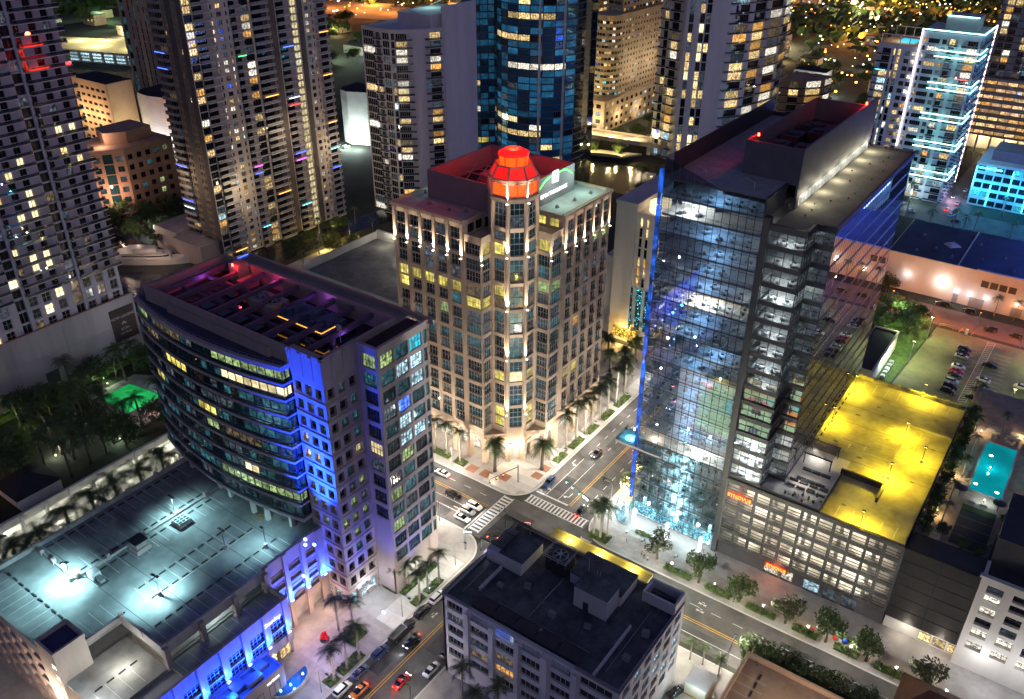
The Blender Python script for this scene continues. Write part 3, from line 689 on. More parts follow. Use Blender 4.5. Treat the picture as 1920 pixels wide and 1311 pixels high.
# right block
def rb_choose(i, j):
    if j == 12: return w_cyan if i == 2 else (w_grn if i == 0 else w_teal)
    if (i in (1, 2)) and 7 <= j <= 11: return pick([(2, w_blue), (3, w_cool), (3, w_teal)]) if j >= 8 else w_cool
    if i == 3: return w_teal
    if random.random() < .12: return w_grn
    return pick([(3, g_teal), (3, w_teal), (3, w_dim), (2, g_navy)])
rowsR = [(8.2+3.72*j, 8.2+3.72*j+2.75) for j in range(13)]
wallgrid(wall, pcs, '+X', -90.8, 88.2, 101.3, 7.0, 57.0, [(89.0, 92.2), (92.75, 95.95), (96.5, 99.7), (100.2, 101.1)], rowsR, .3, rb_choose, lambda i: 4 if i < 3 else 1, 2, mull_d)
def rs_choose(i, j):
    if j == 12: return w_yel
    if j in (11, 9): return w_grn
    if j == 4: return w_yel2
    return pick([(4, g_navy), (2, w_dim), (2, w_teal)])
wallgrid(wall, pcs, '-Y', 88.2, -95.5, -90.8, .14, 57.0, [(-94.4, -91.3)], rowsR[3:], .3, rs_choose, 4, 2, mull_d)
wall.box(-95.4, -91.2, 88.6, 101.3, .14, 56, 1); wall.box(-91.2, -90.803, 88.2, 101.3, .14, 7.0, 0)
part('wall', wall, [tan_l, g_black], cb); pcs.done()
# roofs
roof = part('roof', MB().box(-142.8, -96.2, 80.3, 97.9, 53.2, 53.6).box(-103.2, -96.2, 81.3, 97.9, 53.6, 53.65), mat('purple_grey_roof', (0.022, 0.018, 0.032), 0.9, 0.4, 0.15), cb)
part('roof', MB().box(-95.4, -91.2, 88.7, 101.2, 56.0, 56.3), roofd, cb); part('roof', MB().box(-140.9, -96.2, 98.7, 102.9, 55.6, 55.9).box(-96.2, -95.4, 98.7, 101.2, 55.6, 56.1), roofg, cb)
cp = MB(); cp.box(-91.2, -90.6, 88.0, 101.5, 56.99, 57.4); cp.box(-95.7, -91.2, 88.0, 88.6, 56.99, 57.4); cp.box(-141.2, -90.6, 102.8, 103.3, 55.6, 56.6); part('coping', cp, tan_l, cb)
bm = Pieces(cb)
for k in range(9): bm.add('roof_beam', ('roof_beam', 17.6), lambda: MB().box(-.35, .35, 0, 17.4, 0, .9), (mat('roof_beam_paint', (0.11, 0.085, 0.15), 0.8, 0.2, 0.4),), (-140+4.9*k, 80.4, 56.2), 0)
for y in (85.6, 91.8): bm.add('roof_girder', ('roof_girder', 46), lambda: MB().box(0, 38.6, -.3, .3, 0, .8), (mat('roof_beam_paint', (0.30, 0.26, 0.32)),), (-140, y, 55.3), 0)
bm.done()
# cooling fans, plant platform with amber strip, stair head with the red light
fanbox = MB(); fanbox.box(-125, -118.2, 89.2, 93.4, 53.7, 56.4)
fan = part('cooling_unit', fanbox, mat('rusty_steel', (0.40, 0.33, 0.30), 0.6, 0.3, 0.5), cb)
for x in (-123.3, -119.9):
    fm = MB(); fm.cone((0, 0), 1.45, 1.45, 0, .25, 16, 1); fm.cone((0, 0), 1.25, 1.25, .25, .3, 16, 0)
    for a in range(6): fm.bar((0, 0, .38), (1.2*math.cos(R(60*a)), 1.2*math.sin(R(60*a)), .36), .3, .05, 1)
    put('fan', pmesh('fan', lambda: fm, (g_black, metal)), fan, (x, 91.3, 56.4))
pl = MB(); pl.box(-116, -104, 88.2, 94.4, 55.2, 56.3)
for k in range(9): pl.box(-115.6+1.3*k, -114.8+1.3*k, 88.8+(k % 3)*.6, 92.5+(k % 2), 56.3, 57.0+.35*(k % 3))
plat = part('plant_platform', pl, mat('blue_grey_steel', (0.10, 0.13, 0.22), 0.5, 0.3, 0.5, metal=.3), cb)
part('amber_strip', MB().box(-116.1, -103.9, 88.05, 88.2, 56.0, 56.12).box(-116.15, -116, 88.2, 92, 56.0, 56.12).box(-104, -103.85, 88.2, 91.5, 56.0, 56.12), emit('amber_strip', (1, .42, .04), .9), plat)
for x, y, r, h in ((-106.5, 84.2, .9, 2.6), (-104.4, 85.6, .8, 2.3), (-102.6, 89.2, .6, 1.8)): put('roof_tank', MB().cone((0, 0), r, r, 0, h, 14).mesh('roof_tank', metal), cb, (x, y, 53.65))
hd = MB(); hd.box(-137.5, -134.6, 95, 97.6, 53.6, 58.2); hd.box(-134.4, -131.8, 94, 97.5, 53.6, 55.6); part('stair_head', hd, mat('roof_red_wall', (0.40, 0.30, 0.28), .8), cb)
put('obstruction_light', MB().cone((0, 0), .2, .14, 0, .5, 8).mesh('obstruction_light', e_red), cb, (-135.6, 94.6, 58.2))
light('POINT', (-134.4, 94.0, 58.6), 90, (1, .03, .05), cb, .3); light('POINT', (-126, 96.4, 57.4), 30, (1, .05, .35), cb, .4)
light('POINT', (-112, 96.4, 57.2), 26, (.5, .12, 1), cb, .6); light('POINT', (-139, 90, 56.2), 26, (.6, .12, .9), cb, .6); light('POINT', (-100, 90, 56), 22, (.45, .15, 1), cb, .6)
ant = MB(); ant.tube([(0, 0, 0), (0, 0, 3.2)], .07, 5)
for z in (2.2, 2.7, 3.1): ant.box(-.5, .5, -.08, .08, z, z+.25)
put('antenna', ant.mesh('antenna', alu), cb, (-97.2, 86.4, 57.4))
# curved wing: ten storeys, each a pale slab edge, dark spandrel glass and a run of panes
A0, A1 = Vector((-147.0, 79.2)), Vector((-103.4, 78.0)); ch = (A1-A0).length; sag = 2.9
RR = (ch*ch/4+sag*sag)/(2*sag); mid = (A0+A1)/2; tdir = (A1-A0).normalized(); ndir = Vector((-tdir.y, tdir.x)); cc = mid+ndir*(RR-sag)
half = math.asin(ch/2/RR); NS = 24; base_a = math.atan2(-ndir.y, -ndir.x)
def arcp(t, off=0.0): a = base_a-half+2*half*t; return (cc.x+(RR+off)*math.cos(a), cc.y+(RR+off)*math.sin(a))
def wing_poly(off, n=NS): return [arcp(i/n, off) for i in range(n+1)]+[(-103.4+off, 79.95), (-143.6, 79.95), (-146.5-off, 81)]
pale = mat('pale_slab_edge', (0.38, 0.33, 0.36), 0.6, 0.12, 0.4); spg = darkglass('spandrel_glass', (0.012, 0.035, 0.042))
wp = Pieces(cb); NF = 10; pit = 3.34; zb = 20.4
cw = 2*RR*math.sin(half/NS)
def wing_lit(i, t):
    L = {9: ((.62, 1.1, w_grn), (.04, .14, w_grn), (.2, .42, w_dimw)), 8: ((.68, 1.1, w_yel2), (.08, .2, w_dimw)), 7: ((.24, .40, w_yel), (.86, 1.1, w_teal), (.0, .2, g_navy)), 6: ((.8, 1, w_teal), (.5, .7, w_dim)),
         5: ((.45, .60, w_yel), (.08, .18, w_yel), (.75, 1.1, w_teal)), 4: ((.50, .58, w_grn), (.62, .82, w_dimw)), 3: ((.60, .70, w_dim),), 2: ((.70, .80, w_yel2), (.3, .45, w_teal)), 1: ((.55, 1.1, w_grn), (.35, .55, w_teal)), 0: ()}[i]
    for a, b, m in L:
        if a <= t <= b: return m
    return pick([(4, g_teal), (2, g_navy), (2, w_teal), (1, w_dim)])
core = MB(); core.prism(wing_poly(-.75), zb, zb+pit*NF+.2, 0); part('wing_core', core, [g_black], cb)
for i in range(NF):
    z = zb+pit*i
    part('slab_edge', MB().prism(wing_poly(.12), z-.0, z+.42), pale, cb)
    part('spandrel', MB().prism(wing_poly(-.12), z+.421, z+1.05), spg, cb)
    part('spandrel', MB().prism(wing_poly(-.12), z+2.86, z+pit-.002), spg, cb)
    tb_ = MB()
    for k in range(NS):
        a, b = arcp(k/NS, .1), arcp((k+1)/NS, .1); tb_.bar((*a, z+1.5), (*b, z+1.5), .06, .06)
    part('sunshade_rail', tb_, mat('teal_rail', (0.05, 0.16, 0.18), .4), cb)
    for k in range(NS):
        t = (k+.5)/NS; p = arcp(t, -.28); a = base_a-half+2*half*t
        key, b = pane(cw-.05, 1.8, 1, 1, .07, .06)
        wp.add('window', key, b, (wing_lit(i, t), mull_d), (*p, z+1.055), a+math.pi/2)
    key, b = pane(1.75, 1.8, 2, 1); wp.add('window', key, b, (wing_lit(i, 1.0), mull_d), (-103.5-.15, 78.95, z+1.055), math.pi/2)
zt = zb+pit*NF
part('slab_edge', MB().prism(wing_poly(.15), zt-.35, zt+.55), pale, cb)
part('ledge_roof', MB().prism(wing_poly(-.6), zt+.551, zt+.6), mat('blue_grey_roof', (0.06, 0.062, 0.11), 0.9, 0.3, 0.2), cb)
rl = MB()
for k in range(NS+1): q = arcp(k/NS, -.35); rl.bar((*q, zt+.55), (*q, zt+1.25), .05, .05)
for k in range(NS): rl.bar((*arcp(k/NS, -.35), zt+1.22), (*arcp((k+1)/NS, -.35), zt+1.22), .05, .05)
part('ledge_rail', rl, metal, cb)
part('soffit', MB().prism(wing_poly(.0), zb-.45, zb-.002), concrete_l, cb)
wp.done(300)
for x, y in ((-138, 77.6), (-127.6, 76.6), (-116.1, 75.6), (-112.2, 75.8), (-107, 77.3), (-123.7, 76.2)):
    put('column', pmesh('deck_column', lambda: MB().box(-.4, .4, -.4, .4, 0, 2.8), (concrete_l,)), cb, (x, y+.6, 17.3))

# ------------------------------------------------------------------ parking deck in the foreground
gd = thing('parking_garage', 'open parking deck lit by white floodlights below the curved tower', 'parking garage', (-118, 56, 0))
GZ = 17.3
g = MB(); g.prism([(-141, 33.6), (-112.6, 33.6), (-112.6, 45.3), (-101.5, 45.3), (-101.5, 80), (-141, 98)], GZ-.6, GZ, 0); deck = part('deck', g, deckmat, gd)
g = MB(); g.prism([(-140.6, 34.4), (-113, 34.4), (-113, 46), (-102.4, 46), (-102.4, 79.9), (-140.6, 97)], .14, GZ-4.2, 0); part('lower_levels', g, concrete, gd)
par = MB(); par.box(-141.2, -140.75, 33.6, 98, GZ, GZ+.95); par.box(-141.2, -112.6, 33.3, 33.7, GZ-1, GZ+.95); par.box(-113, -112.6, 33.7, 45.0, GZ, GZ+.9); par.box(-113, -101.3, 45.0, 45.5, GZ-1.3, GZ+1.0); par.box(-101.75, -101.3, 45.5, 66, GZ-1.3, GZ+1.0)
par.box(-127.75, -127.45, 45.7, 76.5, GZ, GZ+.5); par.box(-140.7, -127.75, 45.4, 45.75, GZ, GZ+.5)
part('parapet', par, mat('parapet_paint', (0.36, 0.33, 0.33), .8, .25, .3, streak=True), gd)
pp = Pieces(gd)
pst = lambda: MB().box(-.35, .35, -.35, .35, 0, 1.3)
for x, y in ((-127.6, 52.1), (-127.6, 59.3), (-127.6, 73.6), (-127.6, 46.2), (-131, 45.6), (-134.4, 45.6), (-138.5, 45.6), (-141, 52), (-141, 58.5), (-141, 65), (-141, 71.5), (-141, 45.6), (-112.8, 45.2), (-106.8, 45.2)): pp.add('parapet_post', 'parapet_post', pst, (tan_l,), (x, y, GZ))
# wheel stops and painted bays
stop = lambda: MB().box(-.13, .13, -.62, .62, 0, .16)
stop2 = lambda: MB().box(-.62, .62, -.13, .13, 0, .16)
line = lambda: MB().box(-2.4, 2.4, -.035, .035, 0, .008); line2 = lambda: MB().box(-.035, .035, -2.3, 2.3, 0, .008)
stopm = mat('wheel_stop_dark', (0.03, 0.03, 0.035), .8)
def bayrow(xs, xl, y0, y1, p=2.08):
    n = int((y1-y0)/p)
    for k in range(n+1):
        pp.add('bay_line', 'bay_line', line, (paintw,), (xl, y0+p*k, GZ+.004))
        if k < n: pp.add('wheel_stop', 'wheel_stop', stop, (stopm,), (xs, y0+p*(k+.5), GZ))
bayrow(-139.4, -138.2, 46.6, 77.5); bayrow(-129.0, -130.2, 47.0, 76); bayrow(-126.2, -125.2, 47.0, 76); bayrow(-116.6, -114.9, 50.5, 72.5); bayrow(-110.0, -111.0, 50.5, 72.5) if False else None
bayrow(-106.8, -104.2, 47, 76)
for k in range(11):
    pp.add('wheel_stop', 'wheel_stop', stop, (stopm,), (-112.7, 51.5+2.08*k, GZ))
pp.add('bay_edge', 'bay_edge', lambda: MB().box(-.06, .06, -11.2, 11.2, 0, .008), (paintw,), (-112.3, 61.5, GZ+.006))
for k in range(10):
    pp.add('bay_line', 'bay_line_across', line2, (paintw,), (-139.5+2.1*k, 36.6, GZ+.004)); pp.add('wheel_stop', 'wheel_stop_across', stop2, (stopm,), (-138.4+2.1*k, 39.4, GZ))
for k in range(4): pp.add('bay_line', 'bay_line', line, (paintw,), (-116.2, 38.4+2.1*k, GZ+.004)); pp.add('wheel_stop', 'wheel_stop', stop, (stopm,), (-113.7, 39.4+2.1*k, GZ))
for k in range(5): pp.add('hatch_stripe', 'hatch_stripe', lambda: MB().bar((-.8, -1.0, .004), (.8, 1.0, .004), .1, .008), (painty,), (-114.9+.75*k*.5, 76.0+.0*k, GZ+.005), .2*k)
pp.done()
# lighting poles: pole, two heads and the lamps themselves
def deck_lamp(x, y, lab, pw=650, dirs=((-1, 0), (1, 0)), z=GZ, h=4.6, col=(.50, .95, 1.0), only=None):
    t = thing('floodlight_pole', lab, 'floodlight', (x, y, z), 'floodlights on the parking deck')
    put('plinth', pmesh('plinth', lambda: MB().cone((0, 0), .42, .36, 0, .9, 10), (concrete_l,)), t, (x, y, z)); put('pole', pmesh(('pole', h), lambda: MB().tube([(0, 0, .9), (0, 0, h)], .07, 6), (metal,)), t, (x, y, z))
    for dx, dy in dirs:
        a = math.atan2(dy, dx)
        put('lamp_head', pmesh('lamp_head', lambda: MB().box(.1, .85, -.2, .2, .02, .16, 0).box(.2, .8, -.16, .16, -.02, .02, 1), (metal_d, e_white)), t, (x, y, z+h), a)
        if only is None or (dx, dy) in only: light('SPOT', (x+dx*.6, y+dy*.6, z+h-.15), pw, col, t, .18, 158, (dx*.28, dy*.28, -1), .55)
    return t
deck_lamp(-112.2, 52.2, 'twin headed floodlight pole among the empty bays in the middle of the deck', 1500, ((-1, -.2), (1, .2)), only=((-1, -.2),))
deck_lamp(-112.4, 66.3, 'unlit floodlight pole among the empty bays below the curved tower', 0, ((-1, 0), (1, 0)), only=())
deck_lamp(-127.9, 66.6, 'floodlight pole on the low wall beside the square vent', 850, ((1, 0), (-1, 0)), only=((1, 0),))
deck_lamp(-127.9, 45.0, 'brightest floodlight pole at the corner of the low wall', 2000, ((-.3, -1), (1, .2)), only=((-.3, -1),))
deck_lamp(-106.5, 71.0, 'floodlight pole under the curved wing close to the blue wall', 420, ((-1, 0),))
# plant on the deck
for (x0, x1, y0, y1, h, lab, kind) in ((-126.3, -123.6, 64.6, 67.4, 1.3, 'square vent box with a skylight grid on the parking deck', 0), (-126.6, -123.7, 55.6, 58.6, 1.7, 'dark roofed vent hut by the low deck wall', 1)):
    t = thing('deck_vent', lab, 'vent', ((x0+x1)/2, (y0+y1)/2, GZ)); m = MB()
    m.box(x0, x1, y0, y1, GZ, GZ+h*.6)
    part('box', m, tan_l, t)
    if kind == 0:
        q = MB(); q.box(x0+.2, x1-.2, y0+.2, y1-.2, GZ+h*.6, GZ+h*.7); part('skylight', q, g_teal, t)
        f = MB()
        for k in range(4): u = x0+.2+(x1-x0-.4)*k/3; f.box(u-.06, u+.06, y0+.2, y1-.2, GZ+h*.7, GZ+h*.78)
        for k in range(4): u = y0+.2+(y1-y0-.4)*k/3; f.box(x0+.2, x1-.2, u-.06, u+.06, GZ+h*.705, GZ+h*.76)
        part('grid', f, concrete_l, t)
    else:
        part('hood', MB().box(x0+.4, x1-.5, y0+.4, y1-.6, GZ+h*.6, GZ+h*1.3), tan_l, t); part('hood_roof', MB().prism([(x0+.1, y0+.1), (x1-.2, y0+.1), (x1-.2, y1-.3), (x0+.1, y1-.3)], GZ+h*1.3, GZ+h*1.45), roofd, t); part('fan_cap', MB().cone((x1-1, y1-.9), .45, .45, GZ+h*.6, GZ+h*1.0, 12), metal, t)
t = thing('air_handler', 'bright floodlit air handler with pipes by the deck corner', 'air handler', (-124.6, 48.4, GZ))
part('housing', MB().box(-126.2, -124.4, 47.2, 48.8, GZ+.2, GZ+1.5), white, t); part('duct', MB().box(-124.4, -122.6, 47.6, 48.5, GZ+.3, GZ+1.0), metal, t)
part('pipe', MB().tube([(-126.4, 47, GZ+.6), (-126.9, 46.4, GZ+.9), (-127.3, 46.2, GZ+.3)], .12, 6), metal, t); part('skid', MB().box(-126.3, -122.5, 47.1, 48.9, GZ, GZ+.19), metal_d, t)
# the side towards the street: lower deck, columns, blue-lit stone walls
sd = MB(); sd.box(-101.5, -96.3, 45.5, 66.2, 12.9, 13.5, 0); part('lower_deck', sd, deckmat, gd)
sd = MB(); sd.box(-112.6, -101.0, 33.6, 45.0, 12.9, 13.5, 0); part('lower_deck', sd, mat('deck_worn', (.34, .33, .31), .75, .35, .2), gd)
cl = Pieces(gd)
for y in (45.4, 52.3, 59.2, 65.9): cl.add('column', 'street_column', lambda: MB().box(-.55, .55, -.45, .45, 0, 4.4), (tan_l,), (-101.1, y, 13.5))
for y in (46.5, 49, 51, 53.5, 56, 58, 60.5, 63): cl.add('bay_line', 'bay_line', line, (paintw,), (-98.9, y, 13.504))
cl.add('column', 'street_column', lambda: MB(), (tan_l,), (-101.1, 38, 13.5)) if False else None
for k in range(4): cl.add('wheel_stop', 'wheel_stop', stop, (stopm,), (-106.5, 36+2.1*k, 13.5)); cl.add('bay_line', 'bay_line', line, (paintw,), (-104.2, 35+2.1*k, 13.504))
rb = MB()
for a, b in ((45.9, 51.8), (52.8, 58.7), (59.7, 65.4)):
    for z in (14.3, 15.0): rb.box(-101.2, -101.05, a, b, z, z+.16)
part('guard_rail', rb, metal, gd)
blw = MB(); bp = Pieces(gd)
# tall blue wall next to the tower
wallgrid(blw, bp, '+X', -101.3, 66.2, 80.0, 5.0, 18.7, [(67.2, 70.0), (71.4, 74.2), (75.6, 78.0)], [(6.0, 7.8), (8.6, 10.4), (11.2, 13.0), (13.8, 15.6)], .6, lambda i, j: None)
for a, b in ((67.2, 70.0), (71.4, 74.2), (75.6, 78.0)):
    for z in (6.9, 9.5, 12.1, 14.7): blw.box(-101.75, -101.6, a, b, z-.2, z+.3)
blw.box(-103.0, -101.9, 66.2, 80, 5, 16.6, 1)
for a, b in ((66.2, 67.0), (70.2, 71.2), (74.4, 75.4), (78.2, 80)): blw.box(-101.3, -101.0, a, b, .14, 18.7)
blw.box(-102.6, -101.4, 66.2, 80, 4.0, 5.0)
# low blue wall with the shops
wallgrid(blw, bp, '+X', -96.2, 34, 66.4, 4.6, 14.6, [(35+4.5*k, 38.2+4.5*k) for k in range(7)], [(6.2, 8.6), (9.0, 11.4)], .5, lambda i, j: g_navy, 4, 3, mull_l)
for k in range(8): blw.box(-96.2, -95.9, 33.2+4.5*k-.35+.6, 33.2+4.5*k+.35+.6, 4.6, 14.9)
blw.box(-101, -96.75, 34, 66.4, 4.6, 12.85, 1); blw.box(-101, -96.8, 66.0, 66.4, .14, 14.6); blw.box(-96.75, -96.2, 34, 66.4, 4.0, 4.6)
part('street_wall', blw, [tan_l, concrete], gd)
for k in range(10): bp.add('shop_window', *pane(2.6, 3.6, 2, 1), (w_amber if k in (5, 6) else w_warm, mull_d), (-97.2, 36+3.2*k, .3), math.pi/2)
for y in (68.8, 72.8, 76.6): bp.add('shop_window', *pane(2.4, 3.7, 2, 2), (w_warm, mull_d), (-103.2, y, .3), math.pi/2)
bp.done(); cl.done()
st = MB(); st.box(-117.1, -111.9, 33.2, 38.5, .14, 19.8); st.box(-116.7, -112.3, 33.6, 38.1, 19.8, 19.85, 1)
for a in ((-117.2, -111.8, 33.1, 33.5), (-117.2, -111.8, 38.2, 38.6), (-117.2, -116.8, 33.5, 38.2), (-112.2, -111.8, 33.5, 38.2)): st.box(*a, 19.8, 20.5)
part('stair_tower', st, [mat('cream_stone', (.50, .44, .38), .8, .12, .3, streak=True), mat('navy_roof', (.05, .06, .12), .9)], gd)
sw = Pieces(gd)
for k in range(5): sw.add('lit_panel', *pane(1.1, .9, 1, 1), (emit('panel_white', (1, .92, .8), 1.6), mull_l), (-112.9+.0*k, 33.12, 16.5-2.6*k), 0)
sw.done()
fw_ = MB(); fp = Pieces(gd)
wallgrid(fw_, fp, '-Y', 33.4, -141, -117.2, 0.14, 16.3, [(-140+3.8*k, -137.4+3.8*k) for k in range(6)], [(1.2+2.6*j, 2.9+2.6*j) for j in range(6)], .5, lambda i, j: g_navy if random.random() < .7 else w_dim, 2, 1, mull_l)
part('south_wall', fw_, [mat('pink_stone', (.46, .36, .32), .8, .12, .3, streak=True)], gd); fp.done()
light('POINT', (-106.5, 40.5, 16.2), 170, (.98, .97, .85), gd, .4); light('POINT', (-104, 34, 16), 160, (.9, .97, 1), gd, .4); light('POINT', (-105.5, 56, 15.6), 160, (.75, .95, .95), gd, .4)
light('POINT', (-116, 30, 9), 500, (1, .78, .6), gd, .5); light('POINT', (-108, 29, 6), 500, (1, .8, .62), gd, .5)
# blue wall washers: the fittings stand on brackets at the foot of each pier
blue = (.005, .055, 1.0)
wash = emit('blue_white_lens', (.35, .5, 1.0), 3)
def washer(x, y, z, pw=330, sz=70, up=1):
    put('wall_washer', pmesh('wall_washer', lambda: MB().box(-.14, .14, -.28, .28, 0, .2), (wash,)), gd, (x, y, z))
    light('SPOT', (x+.06, y, z+.25), pw*4.5, (.25, .42, 1), gd, .05, 20, (-.11, 0, 1), .6); light('SPOT', (x+.7, y, z-.2), pw*13, blue, gd, .2, 120, (-.5, 0, .85), .9)
for y in (70.7, 74.9, 79.1): washer(-100.75, y, 7.2, 260)
for k in range(1, 8): washer(-95.62, 33.8+4.5*k, 7.0, 200)
for x, y, z, p, a in ((-99.5, 74.5, 18.9, 42000, (0, .26, 1)), (-100.6, 75.5, 18.9, 52000, (0.03, .125, 1)), (-98.2, 75.5, 18.9, 52000, (0, .115, 1)), (-97.4, 71.5, 14.7, 26000, (-.03, .20, 1))):
    put('floodlight', pmesh('blue_flood', lambda: MB().box(-.3, .3, -.2, .2, 0, .35), (wash,)), cb, (x, y, z)); light('SPOT', (x, y+.1, z+.45), p, (.01, .06, 1), cb, .2, 60 if a[1] > .15 else 30, a, .9)
for x, y, p in ((-89.6, 83.0, 5200), (-86.6, 93.0, 2600)):  # added blue floods to tint the stone sides; no such fittings stand there
    put('floodlight', pmesh('blue_flood', lambda: MB().box(-.3, .3, -.2, .2, 0, .35), (wash,)), cb, (x, y, .2)); light('SPOT', (x, y, .7), p, (.03, .08, 1), cb, .2, 64, (-.16, .02, 1), .9)
# lettering on the shop wall
put('shop_sign', text_mesh('Stanley', 1.25, e_sign, .05), gd, (-95.7, 62.3, 12.1), math.pi/2)
put('shop_sign', text_mesh('verizon', .95, e_sign, .05, .2), gd, (-96.1, 60.2, 4.05), math.pi/2)
# the low corner shop with the blue lit roof, and the round fountain basin
vs = thing('corner_shop', 'low corner shop with blue lit roof at the bottom edge', 'shop', (-94, 56, 0))
v = MB(); v.box(-96.1, -91.9, 48, 60.2, .14, 5.4, 0); v.box(-95.9, -92.1, 48.2, 60, 5.4, 5.45, 1)
for a in ((-96.1, -95.8, 48, 60.2), (-92.2, -91.9, 48, 60.2), (-95.8, -92.2, 59.9, 60.2)): v.box(*a, 5.4, 6.0)
part('wall', v, [tan_l, roofg], vs)
for k, (x, y, w, d) in enumerate(((-94.8, 57.5, 1.6, 2.2), (-93.4, 55, 1.5, 3), (-94.6, 52.5, 2, 2.4), (-93.2, 50.4, 1.6, 1.6))): put('roof_unit', MB().box(-w/2, w/2, -d/2, d/2, 0, 1.0+.3*(k % 2)).mesh('roof_unit', metal), vs, (x, y, 5.45))
sw = Pieces(vs)
for k in range(3): sw.add('shop_window', *pane(2.4, 3.2, 2, 1), (w_amber, mull_d), (-91.95, 50.6+3.6*k, .3), math.pi/2)
sw.done(); put('shop_sign', text_mesh('verizon', .95, e_sign, .05, .2), vs, (-91.8, 57.6, 4.2), math.pi/2)
light('POINT', (-94, 57.5, 8.6), 420, blue, vs, .4); light('POINT', (-94, 51, 8.6), 420, blue, vs, .4)
fb = MB(); fb.prism([(-92.4+2.8*math.cos(R(a)), 61.0+4.2*math.sin(R(a))) for a in range(-90, 91, 15)], .14, .75)
ft = thing('fountain', 'half round blue fountain basin beside the corner shop', 'fountain', (-91.5, 61, 0)); part('basin', fb, concrete_l, ft)
pool = MB(); pool.prism([(-92.35+2.5*math.cos(R(a)), 61.0+3.9*math.sin(R(a))) for a in range(-90, 91, 15)], .75, .78); part('water', pool, paint('pool_blue', (.02, .12, .35), .08, .5), ft)
for k, (x, y) in enumerate(((-91.2, 63.4), (-91.2, 60.5), (-91.6, 58.6))): put('jet', MB().cone((0, 0), .22, .05, 0, .5, 8).mesh('jet', emit('jet_light', (.3, .75, 1), 3)), ft, (x, y, .78))
light('POINT', (-91, 61, 2.2), 70, (.1, .3, 1), ft, .3)
# ------------------------------------------------------------------ glass tower with podium garage
gt = thing('glass_tower', 'tall mirrored glass office tower with dark roof and blue lit edge', 'office tower', (-50, 160, 0))
GX0, GX1, GY = -64.0, -44.8, 137.0; GTOP = 79.0
gl = glass('mirror_glass', (.86, .94, .98), .27, .92, 0.0, .02)
gl2 = glass('mirror_glass_side', (.35, .42, .48), .72, .30, 0.0, .015)
gp = Pieces(gt)
pitch = 3.4; z0 = 4.6; NFl = 22; nc = 13; cwid = (GX1-GX0)/nc
ptop = lambda x: 79.2 if x > -52.7 else 79.2+(-52.7-x)/11.3*4.0
# terrace recess on the left at z 19.5 .. 22.9
for i in range(nc):
    xm = GX0+cwid*(i+.5)
    for j in range(NFl):
        z = z0+pitch*j
        if i < 4 and j in (5,): continue
        w_, h_ = cwid, pitch
        if j == NFl-1:
            xa, xb = xm-cwid/2, xm+cwid/2; za, zb_ = ptop(xa)-z, ptop(xb)-z
            def top(xa=xa, xb=xb, za=za, zb_=zb_):
                m = MB(); vq(m, [(-cwid/2+.03, .03), (cwid/2-.03, .03), (cwid/2-.03, zb_), (-cwid/2+.03, za)], 0, .04, 0); return m
            gp.add('glass_panel', ('glass_panel_top', i), top, (gl,), (xm, GY, z), 0)
        else: gp.add('glass_panel', 'glass_panel', lambda: MB().box(-cwid/2+.03, cwid/2-.03, 0, .04, .03, pitch-.03), (gl,), (xm, GY, z), 0)
gp.done()
mu = MB()
for i in range(nc+1):
    x = GX0+cwid*i; fbox(mu, '-Y', GY, x-.035, x+.035, -.08, 0, z0, ptop(x)-.02)
for j in range(NFl+1):
    z = z0+pitch*j; fbox(mu, '-Y', GY, GX0, GX1, -.07, -.001, z-.04, z+.04)
    if j < NFl: fbox(mu, '-Y', GY, GX0, GX1, -.05, -.001, z+.85, z+.89); fbox(mu, '-Y', GY, GX0, GX1, -.05, -.001, z+2.75, z+2.79)
part('curtain_wall_frame', mu, mull_d, gt, kind='stuff')
# inside: floor plates, core, and what the lit storeys show
plate = MB(); plate.box(GX0+.1, GX1-.1, GY+.35, 189.6, -.45, 0, 0)
dark_in = mat('interior_dark', (.07, .075, .09), .6, .3, .5); light_in = mat('interior_pale', (.45, .44, .42), .7, .1, .4); wood_in = mat('interior_wood', (.36, .22, .12), .6, .2, .8)
fpm = plate.mesh('floor_plate', [mat('interior_floor', (.38, .38, .38), .5, .3, .4)])
for j in range(NFl+1): put('floor_plate', fpm, gt, (0, 0, z0+pitch*j))
core = MB(); core.box(-62, -47, 147, 188.5, .14, 79.0); part('core', core, mat('core_wall', (.50, .52, .56), .8, .2, .3), gt)
part('west_wall', MB().box(GX0-.05, GX0+.12, 141.5, 189.7, .14, 79.4), g_navy, gt)
part('north_wall', MB().box(GX0+.13, GX1-.1, 189.7, 190, .14, 79.4), g_navy, gt)
lampw = emit('ceiling_light_white', (1, .95, .84), 3.2); lampc = emit('ceiling_light_cyan', (.55, .95, 1), 3.0); lampd = emit('ceiling_light_dim', (.75, .9, 1), 3.0)
